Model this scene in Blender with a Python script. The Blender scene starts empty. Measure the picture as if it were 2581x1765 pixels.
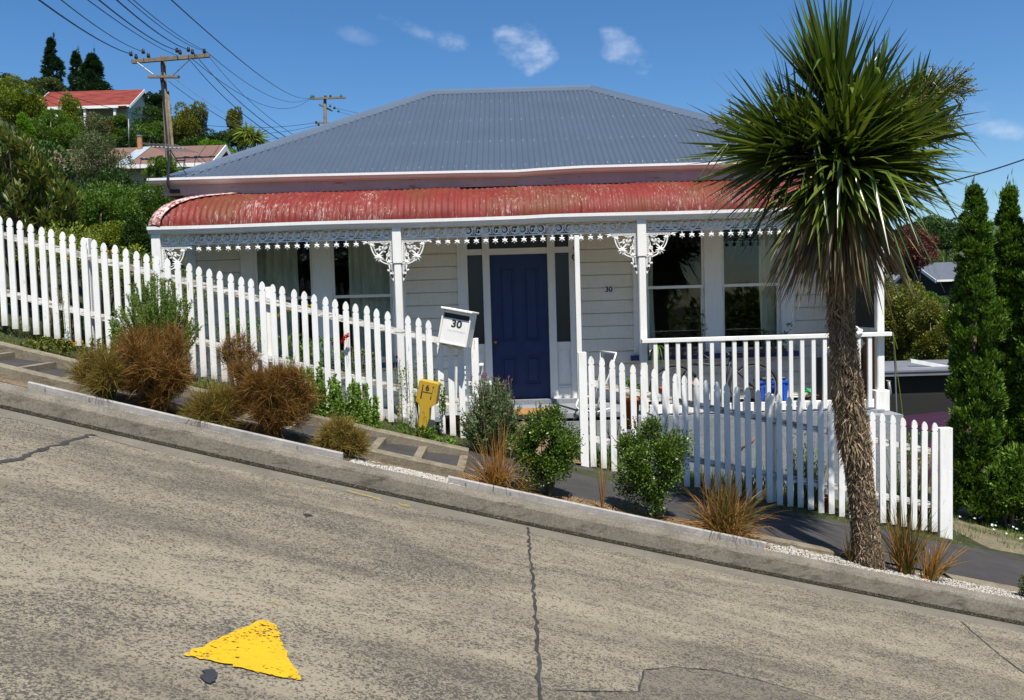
import bpy, math, random
import numpy as np
from mathutils import Vector, Matrix
rnd = random.Random(7)
rs = np.random.RandomState(11)
PI = math.pi
sc = bpy.context.scene
# ------------------------------------------------------------------ camera
FPX, PITCH, ROLL, CAMZ = 2110.0, math.radians(3.15), math.radians(1.65), 1.7
cd = bpy.data.cameras.new('camera'); cam = bpy.data.objects.new('camera', cd)
sc.collection.objects.link(cam); sc.camera = cam
cd.sensor_width = 36; cd.lens = FPX / 2581 * 36; cd.clip_start = 0.05; cd.clip_end = 3000
RC = Matrix.Rotation(PI/2 - PITCH, 3, 'X') @ Matrix.Rotation(-ROLL, 3, 'Z')
cam.matrix_world = Matrix.Translation((0, 0, CAMZ)) @ RC.to_4x4()
# ------------------------------------------------------------------ sun, sky
SUN_EL, SUN_AZ = math.radians(63), math.radians(18)
sdir = Vector((math.sin(SUN_AZ)*math.cos(SUN_EL), -math.cos(SUN_AZ)*math.cos(SUN_EL), math.sin(SUN_EL)))
ld = bpy.data.lights.new('sun', 'SUN'); ld.energy = 4.7; ld.angle = math.radians(0.53); ld.color = (1, 0.965, 0.90)
lo = bpy.data.objects.new('sun', ld); sc.collection.objects.link(lo)
lo.rotation_euler = (-sdir).to_track_quat('-Z', 'Y').to_euler()
w = bpy.data.worlds.new('World'); sc.world = w; w.use_nodes = True
SKY_STR = 0.090
def world_setup():
    nt = w.node_tree; nt.nodes.clear(); N = nt.nodes.new; Lk = nt.links.new
    out = N('ShaderNodeOutputWorld'); bg = N('ShaderNodeBackground'); bg.inputs[1].default_value = SKY_STR
    sky = N('ShaderNodeTexSky'); sky.sky_type = 'NISHITA'; sky.sun_disc = False
    sky.sun_elevation = SUN_EL; sky.sun_rotation = PI - SUN_AZ
    sky.altitude = 100; sky.air_density = 1.0; sky.dust_density = 0.3; sky.ozone_density = 2.5
    hs = N('ShaderNodeHueSaturation'); hs.inputs['Saturation'].default_value = 1.25; hs.inputs['Value'].default_value = 0.89
    Lk(sky.outputs[0], hs.inputs['Color'])
    gm = N('ShaderNodeMix'); gm.data_type = 'RGBA'; gm.blend_type = 'MULTIPLY'; gm.inputs[0].default_value = 1.0
    gm.inputs[7].default_value = (0.86, 0.97, 1.07, 1)
    Lk(hs.outputs[0], gm.inputs[6])
    tc = N('ShaderNodeTexCoord')
    cur = gm.outputs[2]
    # small fair-weather clouds: each a soft patch of sky directions broken up by noise
    nz = N('ShaderNodeTexNoise'); nz.inputs['Scale'].default_value = 26; nz.inputs['Detail'].default_value = 7; nz.inputs['Roughness'].default_value = 0.55
    mp = N('ShaderNodeMapping'); mp.inputs['Scale'].default_value = (1, 1, 1.5); Lk(tc.outputs['Generated'], mp.inputs[0]); Lk(mp.outputs[0], nz.inputs['Vector'])
    clouds = [((1322, 118), 0.040, 0.026, 0.66, 0.6), ((1572, 132), 0.036, 0.021, 0.48, 0.6), ((1060, 82), 0.062, 0.010, 0.26, 0.35),
              ((1130, 105), 0.03, 0.012, 0.22, 0.2), ((905, 92), 0.03, 0.010, 0.14, 0.2), ((2520, 318), 0.045, 0.013, 0.40, 0.25), ((2470, 290), 0.03, 0.016, 0.18, 0.5)]
    for (px, py), rw, rh, st, tilt in clouds:
        d = RC @ Vector(((px-1290.5)/FPX, -(py-882.5)/FPX, -1)); d.normalize()
        u = Vector((d.y, -d.x, 0)).normalized(); v = d.cross(u).normalized()
        if v.z < 0: v = -v
        ct, sn = math.cos(-tilt), math.sin(-tilt)
        u2 = u*ct + v*sn; v2 = -u*sn + v*ct
        def dot(vec, scale):
            s = N('ShaderNodeVectorMath'); s.operation = 'SUBTRACT'; Lk(tc.outputs['Generated'], s.inputs[0]); s.inputs[1].default_value = d
            q = N('ShaderNodeVectorMath'); q.operation = 'DOT_PRODUCT'; Lk(s.outputs[0], q.inputs[0]); q.inputs[1].default_value = vec
            m = N('ShaderNodeMath'); m.operation = 'DIVIDE'; Lk(q.outputs['Value'], m.inputs[0]); m.inputs[1].default_value = scale
            p = N('ShaderNodeMath'); p.operation = 'MULTIPLY'; Lk(m.outputs[0], p.inputs[0]); Lk(m.outputs[0], p.inputs[1]); return p.outputs[0]
        a = N('ShaderNodeMath'); a.operation = 'ADD'; Lk(dot(u2, rw), a.inputs[0]); Lk(dot(v2, rh), a.inputs[1])
        e = N('ShaderNodeMath'); e.operation = 'MULTIPLY_ADD'; Lk(a.outputs[0], e.inputs[0]); e.inputs[1].default_value = -1.0; e.inputs[2].default_value = 1.0
        n2 = N('ShaderNodeMath'); n2.operation = 'MULTIPLY_ADD'; Lk(nz.outputs[0], n2.inputs[0]); n2.inputs[1].default_value = 3.6; n2.inputs[2].default_value = -2.0
        f = N('ShaderNodeMath'); f.operation = 'ADD'; Lk(e.outputs[0], f.inputs[0]); Lk(n2.outputs[0], f.inputs[1])
        mr = N('ShaderNodeMapRange'); mr.interpolation_type = 'SMOOTHSTEP'; Lk(f.outputs[0], mr.inputs[0]); mr.inputs[1].default_value = -0.1; mr.inputs[2].default_value = 1.7
        mr.inputs[3].default_value = 0; mr.inputs[4].default_value = st
        dd = N('ShaderNodeVectorMath'); dd.operation = 'DOT_PRODUCT'; Lk(tc.outputs['Generated'], dd.inputs[0]); dd.inputs[1].default_value = d
        gate = N('ShaderNodeMapRange'); Lk(a.outputs[0], gate.inputs[0]); gate.inputs[1].default_value = 1.0; gate.inputs[2].default_value = 3.5
        gate.inputs[3].default_value = 1; gate.inputs[4].default_value = 0
        fr = N('ShaderNodeMath'); fr.operation = 'GREATER_THAN'; Lk(dd.outputs['Value'], fr.inputs[0]); fr.inputs[1].default_value = 0.5
        g = N('ShaderNodeMath'); g.operation = 'MULTIPLY'; Lk(mr.outputs[0], g.inputs[0]); Lk(gate.outputs[0], g.inputs[1])
        g2 = N('ShaderNodeMath'); g2.operation = 'MULTIPLY'; Lk(g.outputs[0], g2.inputs[0]); Lk(fr.outputs[0], g2.inputs[1])
        mx = N('ShaderNodeMix'); mx.data_type = 'RGBA'; Lk(g2.outputs[0], mx.inputs[0]); Lk(cur, mx.inputs[6]); mx.inputs[7].default_value = (7.0, 7.4, 8.2, 1)
        cur = mx.outputs[2]
    Lk(cur, bg.inputs[0]); Lk(bg.outputs[0], out.inputs[0])
world_setup()
vs = sc.view_settings; vs.view_transform = 'Standard'; vs.look = 'None'; vs.gamma = 1; vs.exposure = 0.60
sc.cycles.max_bounces = 6; sc.cycles.transparent_max_bounces = 24
sc.cycles.use_denoising = True
# ------------------------------------------------------------------ measuring helpers
def P(sx, sy, Y):
    d = RC @ Vector(((sx-1290.5)/FPX, -(sy-882.5)/FPX, -1.0)); d *= Y/d.y
    return Vector((d.x, d.y, d.z + CAMZ))
def ST(x):                                   # the street's fall towards the right
    xc = max(-7, min(7, x))
    z = 0.0013 - 0.2459*xc + 0.0027*xc*xc
    if x > 7: z += -0.208*(x-7)
    if x < -7: z += -0.284*(x+7)
    return z
def smooth(a, b, t):
    t = max(0., min(1., (t-a)/(b-a))); return t*t*(3-2*t)
def on_street(sx, sy, dz=0.0):
    lo_, hi_ = 1.0, 12.0
    for _ in range(50):
        m = (lo_+hi_)/2; p = P(sx, sy, m)
        if p.z > ST(p.x)+dz: lo_ = m
        else: hi_ = m
    return P(sx, sy, (lo_+hi_)/2)
FLOOR = 0.37
def G(x, y):                                 # terrain height
    s = ST(max(-40, min(12, x)))
    if x > 12: s -= 0.10*min(x-12, 25)
    z = s + 0.13
    if y < 6.75: return s - 0.25
    if y < 8.29: return s - 0.25
    z = s + 0.14
    # garden cut down to the veranda level behind the left fence
    fx = smooth(-5.6, -5.0, x)*(1-smooth(5.0, 6.0, x)); fy = smooth(8.95, 9.85, y)*(1-smooth(17.8, 21, y))
    if z > 0.27: z = z*(1-fx*fy) + 0.27*fx*fy
    e = max(0., min(y, 95)-13)*0.12*(1-smooth(-14, 3, x))
    if y > 95: e -= (y-95)*0.02*(1-smooth(-14, 3, x))
    z += e
    if x > 3: z -= 0.02*max(0., min(y, 60)-14)*smooth(3, 9, x)
    if y > 120: z += 0.085*(min(y, 420)-120)*smooth(0, 60, x+20) + 2*math.sin(x*0.02)
    return z
# ------------------------------------------------------------------ object helpers
col = sc.collection
def tag(o, label=None, cat=None, group=None, kind=None):
    if label: o['label'] = label
    if cat: o['category'] = cat
    if group: o['group'] = group
    if kind: o['kind'] = kind
    return o
def thing(name, label, cat, loc=(0, 0, 0), group=None):
    o = bpy.data.objects.new(name, None); o.location = loc; o.empty_display_size = 0.1
    col.objects.link(o); return tag(o, label, cat, group)
def link(name, me, mat, parent=None, smooth_=False):
    o = bpy.data.objects.new(name, me)
    if mat is not None:
        for m_ in (mat if isinstance(mat, (list, tuple)) else [mat]): me.materials.append(m_)
    if parent is not None:
        o.parent = parent
        off = parent.location.copy()
        if parent.parent: off += parent.parent.location
        me.transform(Matrix.Translation(-off))
    if smooth_:
        me.polygons.foreach_set('use_smooth', [True]*len(me.polygons))
    col.objects.link(o); return o
def np_mesh(name, V, Fq, nper=4):
    me = bpy.data.meshes.new(name); V = np.asarray(V, dtype=np.float32); Fq = np.asarray(Fq, dtype=np.int32)
    nf = len(Fq); me.vertices.add(len(V)); me.vertices.foreach_set('co', V.ravel())
    me.loops.add(nf*nper); me.loops.foreach_set('vertex_index', Fq.ravel())
    me.polygons.add(nf); me.polygons.foreach_set('loop_start', np.arange(nf, dtype=np.int32)*nper)
    me.polygons.foreach_set('loop_total', np.full(nf, nper, dtype=np.int32))
    me.update(calc_edges=True); return me
class MB:
    def __init__(s): s.v = []; s.f = []
    def add(s, vs_, fs): 
        n = len(s.v); s.v += [tuple(p) for p in vs_]; s.f += [tuple(i+n for i in f) for f in fs]; return s
    def box(s, x0, x1, y0, y1, z0, z1):
        return s.add([(x0,y0,z0),(x1,y0,z0),(x1,y1,z0),(x0,y1,z0),(x0,y0,z1),(x1,y0,z1),(x1,y1,z1),(x0,y1,z1)],
            [(0,3,2,1),(4,5,6,7),(0,1,5,4),(1,2,6,5),(2,3,7,6),(3,0,4,7)])
    def bbox(s, x0, x1, y0, y1, z0, z1, b=0.004):      # chamfered box (edges along all axes knocked back)
        pts = []
        for x in (x0, x1):
            for y in (y0, y1):
                for z in (z0, z1):
                    sx = 1 if x == x0 else -1; sy = 1 if y == y0 else -1; sz = 1 if z == z0 else -1
                    pts.append([(x, y+sy*b, z+sz*b), (x+sx*b, y, z+sz*b), (x+sx*b, y+sy*b, z)])
        vsx = [p for t in pts for p in t]
        def I(ix, iy, iz, k): return (ix*4+iy*2+iz)*3+k
        fs = []
        for ix in (0, 1): fs.append([I(ix,0,0,0), I(ix,1,0,0), I(ix,1,1,0), I(ix,0,1,0)])
        for iy in (0, 1): fs.append([I(0,iy,0,1), I(1,iy,0,1), I(1,iy,1,1), I(0,iy,1,1)])
        for iz in (0, 1): fs.append([I(0,0,iz,2), I(1,0,iz,2), I(1,1,iz,2), I(0,1,iz,2)])
        for ix in (0, 1):
            for iy in (0, 1): fs.append([I(ix,iy,0,0), I(ix,iy,0,1), I(ix,iy,1,1), I(ix,iy,1,0)])
        for ix in (0, 1):
            for iz in (0, 1): fs.append([I(ix,0,iz,0), I(ix,0,iz,2), I(ix,1,iz,2), I(ix,1,iz,0)])
        for iy in (0, 1):
            for iz in (0, 1): fs.append([I(0,iy,iz,1), I(0,iy,iz,2), I(1,iy,iz,2), I(1,iy,iz,1)])
        for ix in (0, 1):
            for iy in (0, 1):
                for iz in (0, 1): fs.append([I(ix,iy,iz,0), I(ix,iy,iz,1), I(ix,iy,iz,2)])
        return s.add(vsx, fs)
    def prism(s, poly, y0, y1):                         # polygon in (x, z), extruded along y
        n = len(poly); vsx = [(p[0], y0, p[1]) for p in poly] + [(p[0], y1, p[1]) for p in poly]
        return s.add(vsx, [tuple(range(n)), tuple(range(2*n-1, n-1, -1))] + [(i, i+n, (i+1) % n+n, (i+1) % n) for i in range(n)])
    def hull8(s, a): return s.add(a, [(0,3,2,1),(4,5,6,7),(0,1,5,4),(1,2,6,5),(2,3,7,6),(3,0,4,7)])
    def tube(s, pts, r, n=8, cap=True):
        pts = [Vector(p) for p in pts]; m = len(pts)
        rr = r if isinstance(r, (list, tuple)) else [r]*m
        prev = None; base = len(s.v)
        for i, p in enumerate(pts):
            t = (pts[min(i+1, m-1)] - pts[max(i-1, 0)]); t = t.normalized() if t.length > 1e-9 else Vector((0, 0, 1))
            if prev is None:
                a = Vector((0, 0, 1)) if abs(t.z) < 0.9 else Vector((1, 0, 0)); u = t.cross(a).normalized()
            else:
                u = (prev - t*prev.dot(t)); u = u.normalized() if u.length > 1e-6 else t.orthogonal().normalized()
            prev = u; v = t.cross(u)
            for k in range(n):
                a = 2*PI*k/n; s.v.append(tuple(p + (u*math.cos(a)+v*math.sin(a))*rr[i]))
        for i in range(m-1):
            for k in range(n):
                a = base+i*n+k; b = base+i*n+(k+1) % n; s.f.append((a, b, b+n, a+n))
        if cap:
            s.f.append(tuple(base+k for k in range(n-1, -1, -1))); s.f.append(tuple(base+(m-1)*n+k for k in range(n)))
        return s
    def lathe(s, prof, c=(0, 0, 0), n=24):              # (r, z) profile about a vertical axis
        b = len(s.v)
        for r, z in prof:
            for k in range(n): a = 2*PI*k/n; s.v.append((c[0]+r*math.cos(a), c[1]+r*math.sin(a), c[2]+z))
        for i in range(len(prof)-1):
            for k in range(n): s.f.append((b+i*n+k, b+i*n+(k+1) % n, b+(i+1)*n+(k+1) % n, b+(i+1)*n+k))
        s.f.append(tuple(b+k for k in range(n-1, -1, -1))); s.f.append(tuple(b+(len(prof)-1)*n+k for k in range(n)))
        return s
    def ribbon(s, pts, wd, y, t):                       # flat cast-metal ribbon in the x-z plane
        m = len(pts); b = len(s.v)
        for i, (x, z) in enumerate(pts):
            x0, z0 = pts[max(i-1, 0)]; x1, z1 = pts[min(i+1, m-1)]; dx, dz = x1-x0, z1-z0; L = math.hypot(dx, dz) or 1
            ww = wd[i] if isinstance(wd, (list, tuple)) else wd
            nx, nz_ = -dz/L*ww/2, dx/L*ww/2
            s.v += [(x+nx, y-t/2, z+nz_), (x-nx, y-t/2, z-nz_), (x-nx, y+t/2, z-nz_), (x+nx, y+t/2, z+nz_)]
        for i in range(m-1):
            for k in range(4): a = b+i*4+k; c = b+i*4+(k+1) % 4; s.f.append((a, c, c+4, a+4))
        return s
    def star(s, cx, cz, r, npt, y, t, inner=0.45, rot=0.0):
        poly = []
        for i in range(npt*2):
            a = rot+PI*i/npt+PI/2; q = r if i % 2 == 0 else r*inner; poly.append((cx+q*math.cos(a), cz+q*math.sin(a)))
        n = len(poly); b = len(s.v)
        s.v += [(p[0], y, p[1]) for p in poly] + [(cx, y-t, cz), (cx, y+t*0.5, cz)]
        for i in range(n):
            j = (i+1) % n; s.f.append((b+i, b+j, b+n)); s.f.append((b+j, b+i, b+n+1))
        return s
    def sweep_x(s, xs, prof, zf, close=True):            # profile of (y, dz) points swept along x over zf(x)
        b = len(s.v); n = len(prof)
        for x in xs:
            for y, dz in prof: s.v.append((x, y, zf(x)+dz))
        for i in range(len(xs)-1):
            for k in range(n if close else n-1):
                a = b+i*n+k; c = b+i*n+(k+1) % n; s.f.append((a, a+n, c+n, c))
        if close:
            s.f.append(tuple(b+k for k in range(n))); s.f.append(tuple(b+(len(xs)-1)*n+k for k in range(n-1, -1, -1)))
        return s
    def ball(s, c, r, n=10, sz=1.0):
        prof = [(max(1e-4, r*math.sin(PI*i/n)), -r*sz*math.cos(PI*i/n)) for i in range(n+1)]
        return s.lathe(prof, c, n*2)
    def build(s, name, mat, parent=None, sm=False):
        me = bpy.data.meshes.new(name); me.from_pydata(s.v, [], s.f); me.update()
        return link(name, me, mat, parent, sm)
def norm(a): return a/np.maximum(np.linalg.norm(a, axis=-1, keepdims=True), 1e-9)
def rdir(n):
    a = rs.normal(size=(n, 3)); return norm(a)
def leaf_geo(pos, dirs, L, W, jn=0.6, up=0.35):
    n = len(pos); dirs = norm(dirs); L = np.broadcast_to(L, (n,))[:, None]; W = np.broadcast_to(W, (n,))[:, None]
    side = norm(np.cross(dirs, norm(rdir(n)*jn + np.array([0, 0, 1.0]))))
    nrm = np.cross(side, dirs)
    V = np.stack([pos, pos+dirs*L*0.45+side*W*0.5+nrm*W*0.12, pos+dirs*L, pos+dirs*L*0.45-side*W*0.5+nrm*W*0.12], axis=1).reshape(-1, 3)
    F = np.arange(n*4).reshape(n, 4); return V, F
def blade_geo(base, dirs, L, W, droop, segs=5, wprof=None, jn=0.5, updir=True, curl=None):
    n = len(base); dirs = norm(dirs)
    L = np.broadcast_to(L, (n,)).astype(float); W = np.broadcast_to(W, (n,)).astype(float); droop = np.broadcast_to(droop, (n,)).astype(float)
    ref = norm(rdir(n)*jn + (np.array([0, 0, 1.0]) if updir else 0))
    side = norm(np.cross(dirs, ref)); out = []
    for i in range(segs+1):
        t = i/segs
        p = base + dirs*(L*t)[:, None] + np.array([0, 0, -1.0])*(droop*L*t*t)[:, None]
        if curl is not None: p = p + curl*(L*t*t)[:, None]
        wv = (wprof(t) if wprof else (1-t)**0.7)
        h = side*(W*0.5*max(wv, 0.02))[:, None]
        out.append(p+h); out.append(p-h)
    V = np.stack(out, axis=1).reshape(-1, 3); k = 2*(segs+1)
    f = np.array([[2*i, 2*i+1, 2*i+3, 2*i+2] for i in range(segs)])
    F = (f[None]+ (np.arange(n)*k)[:, None, None]).reshape(-1, 4); return V, F
def join_geo(gs):
    V = []; F = []; o = 0
    for v, f in gs: V.append(v); F.append(f+o); o += len(v)
    return np.concatenate(V), np.concatenate(F)
# ------------------------------------------------------------------ materials
class NT:
    def __init__(s, name):
        s.m = bpy.data.materials.new(name); s.m.use_nodes = True; s.nt = s.m.node_tree; s.nt.nodes.clear()
        s.out = s.n('ShaderNodeOutputMaterial')
    def n(s, t, **kw):
        x = s.nt.nodes.new(t)
        for k, v in kw.items(): setattr(x, k, v)
        return x
    def l(s, a, b): s.nt.links.new(a, b)
    def coord(s, scale=(1, 1, 1), kind='Object'):
        tc = s.n('ShaderNodeTexCoord'); mp = s.n('ShaderNodeMapping'); mp.inputs['Scale'].default_value = scale
        s.l(tc.outputs[kind], mp.inputs[0]); return mp.outputs[0]
    def noise(s, co, scale, detail=4, rough=0.55, dist=0.0):
        x = s.n('ShaderNodeTexNoise'); x.inputs['Scale'].default_value = scale; x.inputs['Detail'].default_value = detail
        x.inputs['Roughness'].default_value = rough; x.inputs['Distortion'].default_value = dist; s.l(co, x.inputs['Vector']); return x.outputs[0]
    def voro(s, co, scale, feature='F1', out=0):
        x = s.n('ShaderNodeTexVoronoi', feature=feature); x.inputs['Scale'].default_value = scale; s.l(co, x.inputs['Vector']); return x.outputs[out]
    def mr(s, v, a, b, c=0, d=1):
        x = s.n('ShaderNodeMapRange'); s.l(v, x.inputs[0])
        for i, q in enumerate((a, b, c, d)): x.inputs[i+1].default_value = q
        return x.outputs[0]
    def math(s, op, a, b=0.5):
        x = s.n('ShaderNodeMath', operation=op)
        for i, q in enumerate((a, b)):
            if isinstance(q, (int, float)): x.inputs[i].default_value = q
            else: s.l(q, x.inputs[i])
        return x.outputs[0]
    def mix(s, f, a, b, blend='MIX'):
        x = s.n('ShaderNodeMix', data_type='RGBA', blend_type=blend)
        if isinstance(f, (int, float)): x.inputs[0].default_value = f
        else: s.l(f, x.inputs[0])
        for i, q in ((6, a), (7, b)):
            if isinstance(q, tuple): x.inputs[i].default_value = (*q[:3], 1)
            else: s.l(q, x.inputs[i])
        return x.outputs[2]
    def bump(s, h, st=0.3, dist=0.01):
        x = s.n('ShaderNodeBump'); x.inputs['Strength'].default_value = st; x.inputs['Distance'].default_value = dist; s.l(h, x.inputs['Height']); return x.outputs[0]
    def pr(s, colr, rough=0.6, normal=None, metal=0.0, spec=0.5):
        b = s.n('ShaderNodeBsdfPrincipled')
        if isinstance(colr, tuple): b.inputs['Base Color'].default_value = (*colr[:3], 1)
        else: s.l(colr, b.inputs['Base Color'])
        if isinstance(rough, (int, float)): b.inputs['Roughness'].default_value = rough
        else: s.l(rough, b.inputs['Roughness'])
        b.inputs['Metallic'].default_value = metal; b.inputs['Specular IOR Level'].default_value = spec
        if normal is not None: s.l(normal, b.inputs['Normal'])
        return b.outputs[0]
    def done(s, sh): s.l(sh, s.out.inputs[0]); return s.m
def m_plain(name, c, rough=0.6, var=0.12, scale=8, bump=0.0, metal=0.0, spec=0.5, stretch=(1, 1, 1)):
    t = NT(name); co = t.coord(stretch); nz = t.noise(co, scale, 5)
    c0 = tuple(q*(1-var*1.6) for q in c); c1 = tuple(min(1, q*(1+var)) for q in c)
    cc = t.mix(t.mr(nz, 0.3, 0.7), c0, c1)
    nb = t.bump(t.noise(co, scale*6, 3), bump, 0.01) if bump else None
    return t.done(t.pr(cc, rough, nb, metal, spec))
def m_picket():
    t = NT('picket_paint'); co = t.coord((14, 14, 2.2)); fine = t.noise(co, 3.0, 8, 0.65); chip = t.mr(fine, 0.645, 0.685)
    pc = t.mix(t.mr(t.noise(t.coord(), 2.3, 5, 0.6), 0.4, 0.75), (0.84, 0.82, 0.775), (0.76, 0.74, 0.69)); pc = t.mix(t.mr(t.noise(t.coord((9, 9, 1.0)), 4, 4), 0.5, 0.85, 0, 0.35), pc, (0.55, 0.50, 0.42))
    cc = t.mix(chip, pc, (0.40, 0.35, 0.28)); a = t.n('ShaderNodeAttribute'); a.attribute_name = 'grime'
    g = t.math('MULTIPLY', t.math('POWER', a.outputs['Fac'], 1.3), t.mr(t.noise(t.coord((10, 10, 10)), 5, 6, 0.7), 0.3, 0.65, 0.15, 1.0)); cc = t.mix(t.math('MULTIPLY', g, 0.8), cc, (0.27, 0.22, 0.14))
    nail = t.voro(t.coord((30, 1, 13)), 1.0); cc = t.mix(t.mr(nail, 0.045, 0.07, 0.6, 0), cc, (0.25, 0.20, 0.15))
    return t.done(t.pr(cc, 0.5, t.bump(t.math('ADD', fine, t.math('MULTIPLY', chip, -0.6)), 0.25, 0.004), 0, 0.35))
def m_paint(name, c=(0.80, 0.78, 0.73), wood=(0.36, 0.31, 0.25), amt=0.60, scale=(14, 14, 2.2), dirt=0.25, rough=0.5):
    t = NT(name); co = t.coord(scale); fine = t.noise(co, 3.0, 8, 0.65)
    chip = t.mr(fine, amt, amt+0.035)
    co2 = t.coord((1, 1, 1)); big = t.noise(co2, 2.3, 5, 0.6)
    pc = t.mix(t.mr(big, 0.35, 0.75), c, tuple(q*(1-dirt) for q in c))
    grime = t.noise(t.coord((9, 9, 1.0)), 4, 4)
    pc = t.mix(t.mr(grime, 0.5, 0.85, 0, 0.35), pc, (c[0]*0.62, c[1]*0.58, c[2]*0.5))
    cc = t.mix(chip, pc, wood)
    nb = t.bump(t.math('ADD', fine, t.math('MULTIPLY', chip, -0.6)), 0.25, 0.004)
    return t.done(t.pr(cc, rough, nb, 0, 0.35))
def m_leaf(name, cols, rough=0.45, trans=0.28, spec=0.25, tr_tint=(1.25, 1.15, 0.6)):
    t = NT(name); g = t.n('ShaderNodeNewGeometry'); ramp = t.n('ShaderNodeValToRGB')
    el = ramp.color_ramp.elements; n = len(cols)
    while len(el) < n: el.new(0.5)
    for i, c in enumerate(cols): el[i].position = i/(n-1) if n > 1 else 0; el[i].color = (*c, 1)
    t.l(g.outputs['Random Per Island'], ramp.inputs[0])
    b = t.pr(ramp.outputs[0], rough, None, 0, spec)
    tr = t.n('ShaderNodeBsdfTranslucent'); tint = t.mix(1.0, ramp.outputs[0], tr_tint, 'MULTIPLY'); t.l(tint, tr.inputs[0])
    ms = t.n('ShaderNodeMixShader'); ms.inputs[0].default_value = trans; t.l(b, ms.inputs[1]); t.l(tr.outputs[0], ms.inputs[2])
    return t.done(ms.outputs[0])
M = {}
M['white'] = m_paint('white_paint', dirt=0.06, amt=0.70)
M['picket'] = m_picket()
M['rail'] = m_paint('worn_rail_paint', c=(0.74, 0.72, 0.67), wood=(0.26, 0.21, 0.16), amt=0.50, scale=(2.5, 14, 16), dirt=0.25)
M['board'] = m_paint('weatherboard_paint', c=(0.80, 0.735, 0.62), amt=0.72, scale=(2, 10, 12), dirt=0.10)
M['fascia'] = m_paint('faded_pinkish_paint', c=(0.47, 0.34, 0.315), wood=(0.30, 0.14, 0.12), amt=0.62, scale=(1.5, 10, 9), dirt=0.22)
M['gutter'] = m_paint('gutter_paint', c=(0.78, 0.76, 0.73), amt=0.73, scale=(1.2, 10, 9), dirt=0.12, rough=0.4)
M['lace'] = m_plain('cast_lace_paint', (0.84, 0.82, 0.77), 0.55, 0.06, 30)
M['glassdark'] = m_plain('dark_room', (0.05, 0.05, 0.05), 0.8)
M['concrete'] = None
def m_concrete(name, c, dark, speck=0.5, sc_=60, rough=0.85, moss=None, ao=0):
    t = NT(name); co = t.coord()
    a = t.noise(co, 3.0, 8, 0.6); b = t.noise(co, sc_, 4, 0.7); cc = t.mix(t.mr(a, 0.35, 0.68), c, dark)
    cc = t.mix(t.mr(b, 0.5, 0.72, 0, speck), cc, tuple(q*0.35 for q in dark))
    cc = t.mix(t.mr(b, 0.46, 0.28, 0, speck), cc, tuple(min(1, q*1.35) for q in c))
    if moss: cc = t.mix(t.mr(t.noise(t.coord((1, 1, 3)), 7, 6, 0.65), 0.52, 0.68, 0, 0.8), cc, moss)
    nb = t.bump(t.math('ADD', b, a), 0.6, 0.006)
    return t.done(t.pr(cc, rough, nb, 0, 0.2))
M['kerb'] = m_concrete('kerb_concrete', (0.235, 0.205, 0.158), (0.165, 0.142, 0.108), 0.6, 70, moss=(0.075, 0.066, 0.045))
M['kerbtop'] = m_concrete('kerb_top_aggregate', (0.21, 0.185, 0.145), (0.12, 0.105, 0.082), 0.9, 95)
M['stringer'] = m_concrete('step_concrete', (0.24, 0.205, 0.145), (0.15, 0.125, 0.085), 0.5, 55, moss=(0.09, 0.075, 0.045))
M['asphalt'] = m_concrete('asphalt', (0.060, 0.055, 0.053), (0.040, 0.036, 0.035), 0.35, 110)
M['stucco'] = m_concrete('grey_stucco', (0.26, 0.275, 0.29), (0.19, 0.20, 0.215), 0.5, 38)
M['soil'] = m_concrete('dry_mulch_soil', (0.19, 0.14, 0.085), (0.085, 0.06, 0.038), 0.9, 45)
M['drive'] = m_concrete('driveway_concrete', (0.19, 0.155, 0.10), (0.12, 0.10, 0.065), 0.6, 40)
M['timber'] = m_concrete('weathered_timber', (0.36, 0.335, 0.31), (0.25, 0.23, 0.205), 0.3, 25)
M['stone'] = m_concrete('sandstone', (0.24, 0.17, 0.10), (0.13, 0.09, 0.05), 0.6, 20)
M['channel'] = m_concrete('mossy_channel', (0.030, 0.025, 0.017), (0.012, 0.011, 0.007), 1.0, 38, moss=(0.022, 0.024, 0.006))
M['apron'] = m_concrete('channel_concrete', (0.185, 0.165, 0.128), (0.135, 0.12, 0.092), 0.6, 60)
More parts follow.
